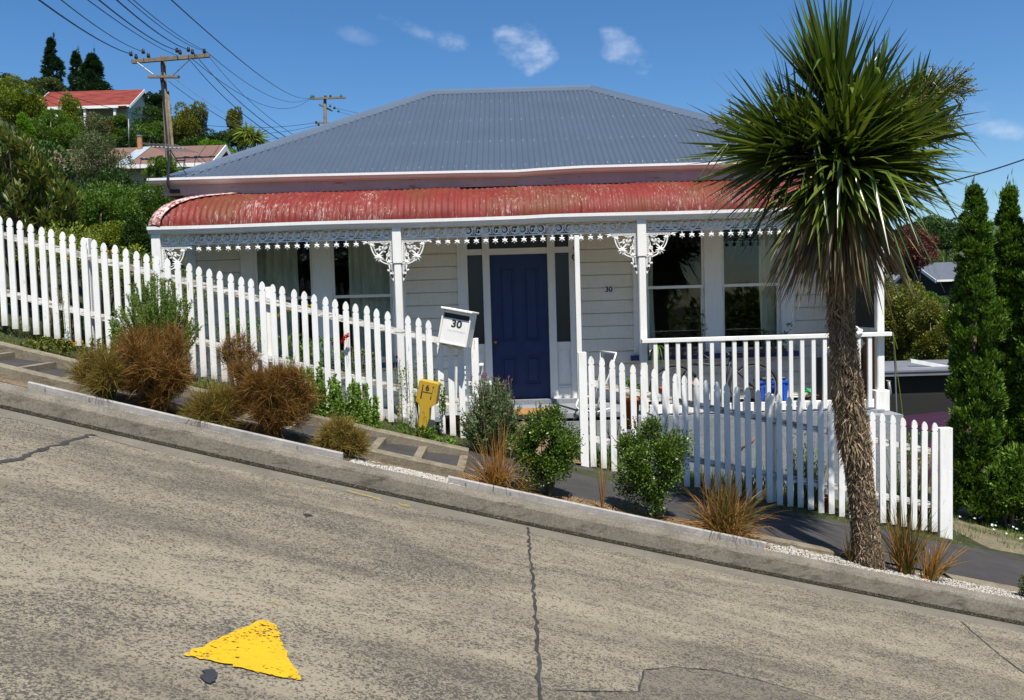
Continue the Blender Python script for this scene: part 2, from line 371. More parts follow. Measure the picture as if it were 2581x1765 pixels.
def m_road(dark=0.0):
    t = NT('road_aggregate'); co = t.coord((1, 1, 1)); cs = t.coord((0.42, 1.25, 1))
    big = t.noise(cs, 1.3, 7, 0.62, 0.7); med = t.noise(t.coord((0.45, 1.8, 1)), 4.5, 6, 0.65, 0.8)
    patch = t.math('ADD', t.math('MULTIPLY', big, 0.60), t.math('MULTIPLY', med, 0.42))
    base = t.mix(t.mr(patch, 0.40, 0.62), (0.162, 0.141, 0.104), (0.255, 0.216, 0.150))
    tan = t.mr(t.noise(cs, 0.8, 6, 0.6, 0.5), 0.50, 0.64, 0, 0.65)
    base = t.mix(tan, base, (0.285, 0.245, 0.170))
    wob = t.n('ShaderNodeVectorMath', operation='ADD'); nn = t.n('ShaderNodeTexNoise'); nn.inputs['Scale'].default_value = 90; t.l(co, nn.inputs['Vector'])
    sc2 = t.n('ShaderNodeVectorMath', operation='SCALE'); t.l(nn.outputs['Color'], sc2.inputs[0]); sc2.inputs['Scale'].default_value = 0.014; t.l(co, wob.inputs[0]); t.l(sc2.outputs[0], wob.inputs[1])
    def cell(scale, stretch):
        mp = t.n('ShaderNodeMapping'); mp.inputs['Scale'].default_value = stretch; t.l(wob.outputs[0], mp.inputs[0]); v = t.n('ShaderNodeTexVoronoi'); v.inputs['Scale'].default_value = scale; t.l(mp.outputs[0], v.inputs['Vector'])
        s_ = t.n('ShaderNodeSeparateColor'); t.l(v.outputs['Color'], s_.inputs[0]); return s_.outputs[0], s_.outputs[1]
    r1, g1 = cell(105, (0.85, 1, 1)); r2, g2 = cell(210, (0.8, 1, 1))
    dens = t.mr(patch, 0.39, 0.61, 0.42, 0.09)
    d1 = t.math('LESS_THAN', r1, dens); d2 = t.math('LESS_THAN', r2, t.math('MULTIPLY', dens, 0.9)); p2 = t.math('GREATER_THAN', r2, 0.80); p1 = t.math('GREATER_THAN', g1, 0.90)
    base = t.mix(t.math('MULTIPLY', p2, 0.55), base, (0.30, 0.26, 0.19)); base = t.mix(t.math('MULTIPLY', p1, 0.4), base, (0.27, 0.23, 0.17))
    base = t.mix(t.math('MULTIPLY', d2, 0.70), base, (0.048, 0.043, 0.038)); base = t.mix(t.math('MULTIPLY', d1, 0.74), base, (0.044, 0.039, 0.036))
    trk = t.mr(t.noise(t.coord((0.10, 1.6, 1)), 1.3, 5, 0.6, 0.4), 0.50, 0.68, 0, 0.42); base = t.mix(trk, base, (0.085, 0.074, 0.058))
    sp = t.mr(t.noise(co, 1.7, 7, 0.7), 0.66, 0.72, 0, 0.35); base = t.mix(sp, base, (0.055, 0.047, 0.038))
    if dark: base = t.mix(dark, base, (0.062, 0.054, 0.047))
    nb = t.bump(t.math('SUBTRACT', t.math('MULTIPLY', r2, 0.4), t.math('MULTIPLY', d1, 1.0)), 0.55, 0.006)
    return t.done(t.pr(base, 0.85, nb, 0, 0.2))
M['road'] = m_road()
def m_yellow():
    t = NT('worn_yellow_paint'); co = t.coord()
    n1 = t.noise(t.coord((.7, 1, 1)), 60, 6, 0.75); n2 = t.noise(co, 4.0, 5)
    worn = t.mr(t.math('ADD', n1, t.math('MULTIPLY', n2, 0.30)), 0.71, 0.755)
    c = t.mix(t.noise(co, 9, 4), (0.52, 0.29, 0.008), (0.62, 0.38, 0.012))
    b = t.pr(c, 0.6, t.bump(n1, 0.5, 0.004), 0, 0.3); tr = t.n('ShaderNodeBsdfTransparent'); ms = t.n('ShaderNodeMixShader')
    t.l(worn, ms.inputs[0]); t.l(b, ms.inputs[1]); t.l(tr.outputs[0], ms.inputs[2]); return t.done(ms.outputs[0])
M['yellow'] = m_yellow()
def m_faintyellow():
    t = NT('faded_yellow_paint'); co = t.coord(); n1 = t.noise(co, 40, 6, 0.7); worn = t.mr(n1, 0.42, 0.60, 0.35, 1.0)
    b = t.pr((0.42, 0.29, 0.05), 0.7); tr = t.n('ShaderNodeBsdfTransparent'); ms = t.n('ShaderNodeMixShader')
    t.l(worn, ms.inputs[0]); t.l(b, ms.inputs[1]); t.l(tr.outputs[0], ms.inputs[2]); return t.done(ms.outputs[0])
M['faintyellow'] = m_faintyellow()
def m_redroof():
    t = NT('peeling_red_roof'); co = t.coord((1, 1, 1)); st = t.coord((70, 11.0, 11.0))
    n1 = t.noise(st, 1.0, 7, 0.72); n2 = t.noise(co, 1.7, 5, 0.65); n3 = t.noise(co, 5, 5, 0.6)
    red = t.mix(t.mr(n3, 0.3, 0.7), (0.135, 0.013, 0.008), (0.190, 0.022, 0.013))
    red = t.mix(t.mr(t.noise(co, 1.3, 7, 0.65), 0.50, 0.60, 0, 0.85), red, (0.135, 0.035, 0.010))
    peel = t.mr(t.math('ADD', n1, t.math('MULTIPLY', n2, 0.46)), 0.81, 0.87)
    c = t.mix(t.math('MULTIPLY', peel, 0.9), red, (0.36, 0.25, 0.21))
    p2 = t.mr(t.noise(t.coord((3, 5, 5)), 6, 8, 0.75), 0.60, 0.64, 0, 0.8)
    c = t.mix(t.math('MULTIPLY', p2, t.mr(n2, 0.45, 0.6)), c, (0.48, 0.36, 0.32))
    return t.done(t.pr(c, 0.62, t.bump(n1, 0.3, 0.004), 0, 0.3))
M['redroof'] = m_redroof()
def m_peelcap():
    t = NT('flaking_cap_paint'); co = t.coord(); n = t.noise(co, 22, 7, 0.7)
    c = t.mix(t.mr(n, 0.45, 0.52), (0.22, 0.03, 0.02), (0.50, 0.40, 0.37)); return t.done(t.pr(c, 0.65, t.bump(n, 0.4, 0.004)))
M['redcap'] = m_peelcap()
M['blueroof'] = m_plain('blue_grey_roof_steel', (0.058, 0.080, 0.112), 0.55, 0.05, 1.6, 0, 0.0, 0.3)
M['bluecap'] = m_plain('roof_capping', (0.085, 0.112, 0.15), 0.35, 0.04, 2)
M['door'] = m_plain('blue_door_paint', (0.004, 0.021, 0.095), 0.5, 0.12, 7, 0.05)
M['bluesill'] = m_plain('blue_sill_paint', (0.02, 0.035, 0.16), 0.5)
M['brass'] = m_plain('aged_brass', (0.34, 0.22, 0.08), 0.35, 0.2, 30, 0, 0.9)
M['curtain'] = m_plain('curtain_cloth', (0.72, 0.70, 0.60), 0.9, 0.15, 4, 0, 0, 0.1, (6, 6, 0.6))
M['black'] = m_plain('black_plastic_and_shade', (0.025, 0.025, 0.028), 0.5)  # also colours the painted shade in the letterbox opening
M['blackpaint'] = m_plain('black_lettering', (0.02, 0.02, 0.02), 0.6)
M['planter'] = m_plain('dark_grey_planter', (0.045, 0.05, 0.06), 0.6)
M['bluetub'] = m_plain('blue_plastic_tub', (0.015, 0.10, 0.55), 0.4)
M['terracotta'] = m_plain('terracotta', (0.42, 0.11, 0.035), 0.75)
M['orange'] = m_plain('orange_plastic', (0.50, 0.11, 0.025), 0.5)
M['coir'] = m_concrete('coir_mat', (0.40, 0.22, 0.08), (0.28, 0.14, 0.05), 0.6, 80)
M['whiteplastic'] = m_plain('white_enamel', (0.75, 0.74, 0.70), 0.4, 0.08)
M['brown'] = m_plain('brown_board', (0.22, 0.10, 0.045), 0.6, 0.2, 6, 0, 0, 0.4, (4, 4, 1))
M['darkcab'] = m_plain('dark_cabinet', (0.022, 0.02, 0.02), 0.6)
M['marker'] = m_paint('marker_yellow_paint', c=(0.46, 0.285, 0.02), wood=(0.22, 0.19, 0.13), amt=0.58, scale=(10, 10, 7), dirt=0.2)
M['pole'] = m_concrete('weathered_pole_wood', (0.20, 0.16, 0.11), (0.11, 0.085, 0.06), 0.5, 14)
M['polew'] = m_concrete('crossarm_wood', (0.25, 0.20, 0.14), (0.15, 0.12, 0.085), 0.5, 14)
M['wire'] = m_plain('wire_black', (0.012, 0.012, 0.014), 0.5)
M['insul'] = m_plain('insulator_brown', (0.03, 0.022, 0.02), 0.2)
M['insulg'] = m_plain('insulator_green_glass', (0.03, 0.16, 0.13), 0.15)
M['steel'] = m_plain('galvanised_steel', (0.22, 0.22, 0.22), 0.5, 0.1, 10, 0, 0.4)
M['ground'] = m_concrete('garden_ground', (0.045, 0.052, 0.020), (0.026, 0.03, 0.012), 0.8, 9)
M['farred'] = m_plain('faded_red_iron', (0.19, 0.036, 0.024), 0.7, 0.3, 1.2, 0, 0, 0.2, (1, 4, 4))
M['farbrown'] = m_plain('brown_iron_roof', (0.155, 0.085, 0.062), 0.75, 0.1, 1.5)
M['farsheet'] = m_plain('clear_roof_sheet', (0.33, 0.38, 0.42), 0.35)
M['fargreen'] = m_plain('pale_green_boards', (0.40, 0.46, 0.40), 0.7, 0.1, 1.5)
M['farbeige'] = m_plain('beige_boards', (0.40, 0.37, 0.29), 0.7, 0.1, 1.5)
M['flue'] = m_plain('flue_rust', (0.42, 0.19, 0.08), 0.5, 0.15, 6)
M['greyroof'] = m_plain('grey_iron_roof', (0.16, 0.165, 0.18), 0.6, 0.15, 2)
M['slate'] = m_plain('dark_roof', (0.09, 0.10, 0.12), 0.6)
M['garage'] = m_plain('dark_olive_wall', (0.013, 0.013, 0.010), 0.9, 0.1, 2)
M['maroon'] = m_plain('maroon_car_paint', (0.040, 0.004, 0.012), 0.45, 0.05, 2)
M['carred'] = m_plain('red_car_paint', (0.50, 0.02, 0.03), 0.3)
M['tyre'] = m_plain('tyre_rubber', (0.02, 0.02, 0.02), 0.8)
def m_glass(name, tint=(0.85, 0.9, 0.9), refl=1.0):
    t = NT(name); fr = t.n('ShaderNodeFresnel'); fr.inputs[0].default_value = 1.5
    g = t.n('ShaderNodeBsdfGlossy'); g.inputs['Roughness'].default_value = 0.02; tr = t.n('ShaderNodeBsdfTransparent'); tr.inputs[0].default_value = (*tint, 1)
    ms = t.n('ShaderNodeMixShader'); t.l(t.math('MULTIPLY', fr.outputs[0], refl), ms.inputs[0]); t.l(tr.outputs[0], ms.inputs[1]); t.l(g.outputs[0], ms.inputs[2])
    return t.done(ms.outputs[0])
M['glass'] = m_glass('window_glass', (0.93, 0.95, 0.92), 0.8)
M['obscure'] = None
def m_obsc():
    t = NT('obscure_glass'); co = t.coord(); n = t.noise(co, 160, 3, 0.6)
    return t.done(t.pr((0.035, 0.035, 0.035), 0.18, t.bump(n, 0.35, 0.003), 0, 0.5))
M['obscure'] = m_obsc()
M['carglass'] = m_plain('car_glass', (0.02, 0.025, 0.03), 0.08)
# foliage
LF = {}
LF['privet'] = m_leaf('glossy_green_leaves', [(0.035, 0.060, 0.012), (0.07, 0.125, 0.018), (0.115, 0.19, 0.03), (0.17, 0.26, 0.05)], 0.32, 0.25)
LF['dark'] = m_leaf('dark_green_leaves', [(0.023, 0.046, 0.014), (0.046, 0.092, 0.020), (0.077, 0.151, 0.027)], 0.5, 0.2)
LF['conif'] = m_leaf('conifer_foliage', [(0.021, 0.048, 0.018), (0.036, 0.075, 0.027)], 0.6, 0.12)
LF['mid'] = m_leaf('mid_green_leaves', [(0.045, 0.090, 0.015), (0.098, 0.178, 0.025), (0.152, 0.259, 0.037)], 0.5, 0.28)
LF['bright'] = m_leaf('bright_green_leaves', [(0.07, 0.15, 0.012), (0.12, 0.24, 0.015), (0.18, 0.32, 0.03)], 0.45, 0.35)
LF['yelgreen'] = m_leaf('yellow_green_leaves', [(0.084, 0.125, 0.016), (0.168, 0.227, 0.027), (0.252, 0.310, 0.040)], 0.5, 0.3)
LF['olive'] = m_leaf('olive_leaves', [(0.073, 0.091, 0.020), (0.154, 0.173, 0.029), (0.254, 0.254, 0.043)], 0.5, 0.25)
LF['grey'] = m_leaf('grey_green_leaves', [(0.070, 0.093, 0.037), (0.116, 0.147, 0.056), (0.155, 0.194, 0.074)], 0.6, 0.2)
LF['maroonl'] = m_leaf('maroon_leaves', [(0.068, 0.024, 0.022), (0.135, 0.047, 0.041), (0.203, 0.081, 0.061)], 0.5, 0.2, 0.3, (1.2, 0.8, 0.7))
LF['thuja'] = m_leaf('thuja_sprays', [(0.029, 0.060, 0.010), (0.066, 0.132, 0.017), (0.118, 0.217, 0.023), (0.184, 0.303, 0.035)], 0.5, 0.2)
LF['protea'] = m_leaf('protea_leaves', [(0.044, 0.079, 0.020), (0.079, 0.134, 0.028), (0.134, 0.189, 0.038), (0.236, 0.173, 0.050)], 0.4, 0.25)
LF['cord'] = m_leaf('cabbage_tree_leaves', [(0.030, 0.052, 0.008), (0.055, 0.089, 0.011), (0.091, 0.137, 0.018), (0.151, 0.188, 0.032)], 0.27, 0.22, 0.5)
LF['cordnew'] = m_leaf('upright_new_leaves', [(0.054, 0.084, 0.010), (0.077, 0.126, 0.014), (0.117, 0.176, 0.025)], 0.27, 0.35, 0.5)
LF['dead'] = m_leaf('dead_brown_leaves', [(0.084, 0.062, 0.035), (0.137, 0.102, 0.055), (0.189, 0.142, 0.080), (0.378, 0.284, 0.120)], 0.6, 0.2, 0.3, (1.1, 1, 0.8))
LF['fibre'] = m_leaf('bark_fibre', [(0.149, 0.101, 0.057), (0.230, 0.163, 0.098), (0.322, 0.237, 0.145), (0.460, 0.361, 0.228)], 0.8, 0.05, 0.2, (1, 1, 1))
LF['panicle'] = m_leaf('flower_stalks', [(0.153, 0.122, 0.046), (0.187, 0.187, 0.061), (0.238, 0.243, 0.077)], 0.6, 0.05)
LF['sedge'] = m_leaf('orange_sedge', [(0.10, 0.085, 0.02), (0.22, 0.12, 0.03), (0.38, 0.17, 0.04), (0.48, 0.26, 0.08), (0.13, 0.13, 0.03)], 0.4, 0.3, 0.4, (1.2, 1.0, 0.6))
LF['sedgedark'] = m_leaf('bronze_sedge', [(0.07, 0.08, 0.02), (0.12, 0.10, 0.025), (0.22, 0.12, 0.03), (0.42, 0.19, 0.05)], 0.4, 0.3, 0.4, (1.2, 1.0, 0.6))
LF['wiry'] = m_leaf('wiry_orange_twigs', [(0.076, 0.050, 0.012), (0.162, 0.080, 0.014), (0.238, 0.105, 0.020), (0.230, 0.142, 0.029)], 0.6, 0.15, 0.3, (1.1, 1, 0.7))
LF['wirygold'] = m_leaf('wiry_gold_twigs', [(0.090, 0.072, 0.012), (0.159, 0.121, 0.022), (0.242, 0.179, 0.030), (0.166, 0.086, 0.018)], 0.6, 0.15, 0.3, (1.1, 1, 0.7))
LF['heath'] = m_leaf('heath_needles', [(0.09, 0.15, 0.02), (0.14, 0.23, 0.035), (0.20, 0.28, 0.06)], 0.5, 0.25)
LF['lav'] = m_leaf('lavender_leaves', [(0.095, 0.140, 0.053), (0.142, 0.200, 0.073), (0.190, 0.249, 0.100)], 0.6, 0.2)
LF['lavfl'] = m_leaf('lavender_heads', [(0.20, 0.06, 0.10), (0.26, 0.10, 0.16), (0.35, 0.12, 0.12)], 0.6, 0.2, 0.2, (1, 1, 1))
LF['weed'] = m_leaf('fresh_weed_leaves', [(0.092, 0.172, 0.023), (0.161, 0.276, 0.040), (0.230, 0.356, 0.069)], 0.5, 0.35)
LF['grass'] = m_leaf('verge_grass_blades', [(0.06, 0.11, 0.02), (0.11, 0.18, 0.03), (0.22, 0.20, 0.07), (0.10, 0.14, 0.04)], 0.5, 0.3)
LF['dry'] = m_leaf('dry_stalks', [(0.30, 0.24, 0.12), (0.22, 0.15, 0.07), (0.16, 0.09, 0.05)], 0.7, 0.2)
LF['yflower'] = m_leaf('yellow_petals', [(0.75, 0.50, 0.02), (0.80, 0.60, 0.02)], 0.6, 0.2, 0.2, (1, 1, 1))
LF['rflower'] = m_leaf('red_petals', [(0.60, 0.015, 0.01), (0.75, 0.03, 0.015)], 0.6, 0.3, 0.2, (1, 1, 1))
LF['pflower'] = m_leaf('purple_petals', [(0.16, 0.12, 0.45), (0.22, 0.18, 0.55)], 0.6, 0.3, 0.2, (1, 1, 1))
LF['wflower'] = m_leaf('white_petals', [(0.75, 0.75, 0.72), (0.8, 0.8, 0.78)], 0.6, 0.2, 0.2, (1, 1, 1))
LF['litter'] = m_leaf('fallen_leaves', [(0.28, 0.12, 0.05), (0.18, 0.12, 0.06), (0.40, 0.30, 0.15)], 0.7, 0.1)
LF['stones'] = m_leaf('white_limechip', [(0.26, 0.235, 0.195), (0.40, 0.37, 0.32), (0.54, 0.51, 0.45)], 0.85, 0.0, 0.2)
M['bark'] = m_concrete('grey_brown_bark', (0.20, 0.15, 0.10), (0.10, 0.075, 0.05), 0.8, 30)
M['twig'] = m_plain('twig', (0.09, 0.06, 0.035), 0.8)
def m_cordbark():
    t = NT('cabbage_tree_bark'); co = t.coord((1, 1, 1)); v = t.voro(t.coord((1, 1, 0.6)), 78, 'DISTANCE_TO_EDGE'); n = t.noise(co, 18, 6, 0.7)
    c = t.mix(t.mr(n, 0.3, 0.7), (0.22, 0.165, 0.11), (0.12, 0.09, 0.06)); c = t.mix(t.mr(v, 0.0, 0.16, .4, 0), c, (0.06, 0.045, 0.03))
    return t.done(t.pr(c, 0.9, t.bump(t.math('ADD', t.mr(v, 0, 0.2), t.math('MULTIPLY', n, 0.5)), 1.0, 0.02), 0, 0.1))
M['cordbark'] = m_cordbark()
# ================================================================== GROUND
def build_ground():
    xs = sorted(set([-700, -450, -300, -220, -160, -120, -90, -70, -55] + list(range(-46, -8, 2)) + [i*0.4-8 for i in range(0, 41)] + list(range(9, 40, 2)) + [45, 55, 70, 90, 120, 160, 220, 300, 450, 700]))
    ys = sorted(set([-700, -300, -120, -50, -20, -8, 0, 4, 6, 6.74, 6.76, 7.2, 8.28, 8.32] + [8.5+0.2*i for i in range(9)] + [10.5, 11, 12, 13, 14, 15, 16, 17, 18, 19, 20, 21, 22, 24, 26, 28, 31, 34, 38, 42, 46, 50, 55, 60, 65, 70, 78, 86, 95, 105, 120, 140, 170, 210, 260, 320, 400, 520, 700]))
    V = []; 
    for y in ys:
        for x in xs:
            z = G(x, y)
            if y > 22 or abs(x) > 8: z += 0.10*math.sin(x*1.3+y*0.7)+0.08*math.sin(y*1.9-x*0.4)
            if y < 0: z = min(z, 30)
            V.append((x, y, z))
    n = len(xs); F = [(j*n+i, j*n+i+1, (j+1)*n+i+1, (j+1)*n+i) for j in range(len(ys)-1) for i in range(n-1)]
    me = bpy.data.meshes.new('ground'); me.from_pydata(V, [], F)
    tag(link('ground', me, M['ground'], None, True), kind='structure')
build_ground()
XS = [-14+0.25*i for i in range(113)]; kxs_ = [-14+0.1*i for i in range(281)]
# road: one sheet sloping down to the right
def sheet(name, y0f, y1f, dz0, dz1, mat, xs=XS, zf=ST, ny=1, wob=0.0):
    V = []; F = []
    for x in xs:
        for j in range(ny+1):
            t = j/ny; a = y0f(x) if callable(y0f) else y0f; b = y1f(x) if callable(y1f) else y1f
            V.append((x, a+(b-a)*t, zf(x)+dz0+(dz1-dz0)*t+(wob*(rnd.random()-0.5) if 0 < j < ny else 0)))
    m = ny+1
    for i in range(len(xs)-1):
        for j in range(ny): F.append((i*m+j, (i+1)*m+j, (i+1)*m+j+1, i*m+j+1))
    me = bpy.data.meshes.new(name); me.from_pydata(V, [], F); return link(name, me, mat, None, True)
tag(sheet('road', -5.0, 6.20, 0, 0, M['road'], xs=[-30+0.5*i for i in range(121)]), kind='structure')
tag(sheet('gutter_apron', 6.199, 6.435, 0.0, -0.010, M['apron']), kind='structure')
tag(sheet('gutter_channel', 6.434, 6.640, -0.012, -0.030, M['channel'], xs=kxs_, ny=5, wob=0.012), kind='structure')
# cracks and joints in the road
def crack(name, pts, wd, mat, seed=0, lift=0.004):
    r = random.Random(seed); P_ = [on_street(*p) for p in pts]; V = []; F = []; k = 0; dense = []
    for a, b in zip(P_[:-1], P_[1:]):
        n = max(2, int((b-a).length/0.05))
        for i in range(n): dense.append(a.lerp(b, i/n))
    dense.append(P_[-1])
    for i, p in enumerate(dense):
        t = (dense[min(i+1, len(dense)-1)]-dense[max(i-1, 0)]); nrm = Vector((-t.y, t.x, 0)).normalized()
        o = nrm*(r.random()-0.5)*wd*0.9; w1 = wd*(0.35+0.9*r.random()); q = p+o
        for s_ in (-1, 1): v = q+nrm*s_*w1/2; V.append((v.x, v.y, ST(v.x)+lift))
        if i: F.append((2*i-2, 2*i-1, 2*i+1, 2*i))
    me = bpy.data.meshes.new(name); me.from_pydata(V, [], F); tag(link(name, me, mat), kind='structure')
M['crack'] = m_concrete('crack_filler', (0.06, 0.056, 0.052), (0.03, 0.028, 0.026), 0.9, 60)
crack('road_joint', [(1331, 1330), (1340, 1440), (1350, 1540), (1354, 1640), (1362, 1764), (1366, 1800)], 0.022, M['crack'], 1)
crack('road_joint', [(235, 1096), (190, 1107), (140, 1124), (98, 1138), (46, 1157), (0, 1164), (-60, 1180)], 0.045, M['crack'], 2)
crack('road_crack', [(2424, 1568), (2470, 1610), (2530, 1660), (2640, 1740)], 0.012, M['crack'], 3)
crack('road_crack', [(1400, 1740), (1500, 1745), (1610, 1745), (1625, 1690), (1700, 1683), (1800, 1692), (1900, 1712), (1980, 1735), (2080, 1765)], 0.010, M['crack'], 4)
crack('road_crack', [(0, 1052), (120, 1075), (240, 1100), (420, 1150)], 0.006, M['crack'], 5)
# painted markings
def marking(name, pts, mat, label, seed, lift=0.008, jag=0.012):
    r = random.Random(seed); P_ = [on_street(*p) for p in pts]; ring = []
    for a, b in zip(P_, P_[1:]+P_[:1]):
        n = max(3, int((b-a).length/0.02))
        for i in range(n):
            q = a.lerp(b, i/n); q += Vector((r.uniform(-1, 1), r.uniform(-1, 1), 0))*jag*(0 if i == 0 else 1); ring.append((q.x, q.y, ST(q.x)+lift))
    me = bpy.data.meshes.new(name); me.from_pydata(ring, [], [tuple(range(len(ring)))]); return tag(link(name, me, mat), label, kind='structure')
marking('painted_triangle', [(462, 1655), (560, 1608), (660, 1566), (690, 1575), (704, 1598), (716, 1640), (745, 1690), (759, 1719), (690, 1708), (609, 1687), (530, 1668)], M['yellow'], 'worn yellow triangle painted on the concrete road', 3, jag=0.010)
M['tar'] = m_plain('tar_spot', (0.03, 0.03, 0.035), 0.7)
M['roadpatch'] = m_road(0.42)
marking('road_patch', [(1622, 1692), (1700, 1684), (1800, 1693), (1900, 1713), (1980, 1736), (2080, 1765), (2160, 1800), (1480, 1800), (1500, 1747), (1606, 1744)], M['roadpatch'], 'darker concrete patch at the lower edge of the road', 8, lift=0.003, jag=0.012)
marking('tar_patch', [(506, 1694), (540, 1693), (545, 1722), (532, 1728), (510, 1716)], M['tar'], 'small dark tar patch below the yellow triangle', 5)
marking('tar_patch', [(762, 1297), (780, 1298), (790, 1303), (770, 1304)], M['tar'], 'small dark tar spot in the middle of the road', 6)
for k, q in enumerate([[(806, 1227), (820, 1226), (824, 1231), (808, 1232)], [(870, 1236), (960, 1258), (962, 1264), (880, 1243)], [(1000, 1268), (1034, 1276), (1030, 1281), (1005, 1275)], [(677, 1517), (722, 1527), (722, 1532), (680, 1522)]]):
    marking('paint_remnant', q, M['faintyellow'], 'faded yellow paint scrap on the road edge', 20+k, jag=0.008)
# kerb
kp = [(6.632, -0.05), (6.636, 0.080), (6.643, 0.100), (6.655, 0.112), (6.675, 0.118), (6.750, 0.124), (6.760, 0.10), (6.760, -0.05)]
kxs = [-14+0.1*i for i in range(281)]
kb = MB(); kr = random.Random(4); n = len(kp)
for x in kxs:
    j = [kr.uniform(-0.0022, 0.0022) for _ in range(n)]
    for (y, dz), e in zip(kp, j): kb.v.append((x, y+e*(1 if dz > 0 else 0), ST(x)+dz+e*0.7))
for i in range(len(kxs)-1):
    for k in range(n-1): a = i*n+k; kb.f.append((a, a+n, a+n+1, a+1))
ko = kb.build('kerb', [M['kerb'], M['kerbtop']], None, False); tag(ko, kind='structure')
for i, p in enumerate(ko.data.polygons): p.material_index = 1 if i % (n-1) in (2, 3, 4, 5) else 0
# gravel strip, soil
tag(sheet('gravel_bed', 6.743, 6.777, 0.105, 0.105, M['kerbtop']), kind='structure')
tag(sheet('planting_soil', 6.79, 7.30, 0.118, 0.055, M['soil'], xs=[-14+0.1*i for i in range(137)], ny=6, wob=0.03), kind='structure'); tag(sheet('planting_soil', 6.79, 7.27, 0.120, 0.108, M['soil'], xs=[-.4+0.1*i for i in range(25)], ny=6, wob=0.035), kind='structure'); tag(sheet('planting_soil', 6.775, 7.27, 0.108, 0.085, M['soil'], xs=[2.0+0.1*i for i in range(121)], ny=6, wob=0.02), kind='structure')
def stones(name, n, xr, yr, dzr, size, mat, label):
    x = rs.uniform(xr[0], xr[1], n); y = rs.uniform(yr[0], yr[1], n)
    z = np.array([ST(q) for q in x]) + dzr[0] + (dzr[1]-dzr[0])*(y-yr[0])/(yr[1]-yr[0])
    c = np.stack([x, y, z], 1); s = rs.uniform(size*0.5, size, (n, 1))
    o = np.array([[1, 0, 0], [-1, 0, 0], [0, 1, 0], [0, -1, 0], [0, 0, 0.7], [0, 0, -0.7]])
    V = c[:, None] + (o[None]*rs.uniform(0.6, 1.2, (n, 6, 1)))*s[:, None]
    a = rs.uniform(0, PI, n); ca, sa = np.cos(a)[:, None], np.sin(a)[:, None]; d = V-c[:, None]
    V = c[:, None] + np.stack([d[..., 0]*ca-d[..., 1]*sa, d[..., 0]*sa+d[..., 1]*ca, d[..., 2]], -1)
    T = np.array([[0, 2, 4], [2, 1, 4], [1, 3, 4], [3, 0, 4], [2, 0, 5], [1, 2, 5], [3, 1, 5], [0, 3, 5]])
    F = (T[None]+(np.arange(n)*6)[:, None, None]).reshape(-1, 3)
    return tag(link(name, np_mesh(name, V.reshape(-1, 3), F, 3), mat), label, None, None, 'stuff')
stones('white_gravel', 5200, (-5, 6.5), (6.735, 6.775), (0.122, 0.114), 0.007, LF['stones'], 'white stone chips lying along the back of the kerb').__setitem__('category', 'gravel')
stones('white_gravel', 9000, (2.02, 6.5), (6.735, 7.12), (0.124, 0.095), 0.010, LF['stones'], 'white stone chips around the foot of the cabbage tree').__setitem__('category', 'gravel')
stones('white_gravel', 2600, (-1.35, -0.45), (6.735, 7.05), (0.122, 0.095), 0.010, LF['stones'], 'white stone chips in the gap between the two timber edging boards').__setitem__('category', 'gravel')
stones('mulch', 6500, (-.5, 2.1), (6.82, 7.27), (0.124, 0.118), 0.009, LF['litter'], 'brown bark mulch between timber edging and footpath').__setitem__('category', 'mulch')
stones('gutter_debris', 4200, (-5, 6), (6.46, 6.63), (-0.010, -0.028), 0.008, m_leaf('debris_bits', [(0.03, 0.026, 0.018), (0.05, 0.042, 0.026), (0.03, 0.026, 0.018), (0.16, 0.14, 0.10), (0.04, 0.045, 0.012)], 0.8, 0, 0.2), 'dark grit and moss lying in the gutter channel').__setitem__('category', 'debris')
def edging(pa, pb, label):
    x0 = P(*pa, 6.785).x; x1 = P(*pb, 6.785).x; mb = MB(); n = max(6, int((x1-x0)/0.15)); xs = [x0+(x1-x0)*i/n for i in range(n+1)]
    mb.sweep_x(xs, [(6.776, 0.06), (6.774, 0.165), (6.790, 0.173), (6.812, 0.171), (6.814, 0.06)], ST)
    t = thing('timber_edging', label, 'edging board', ((x0+x1)/2, 6.79, ST((x0+x1)/2)), 'timber edging boards'); mb.build('board', M['timber'], t)
    for q in (0.06, 0.2, 0.86):
        x = x0+(x1-x0)*q; MB().box(x-0.02, x-0.008, 6.771, 6.776, ST(x)+0.09, ST(x)+0.155).build('strap', M['steel'], t)
edging((72, 970), (865, 1165), 'long weathered timber edging board below the wiry brown bushes')
edging((1130, 1215), (1930, 1375), 'long weathered timber edging board below the orange sedges and round shrubs')
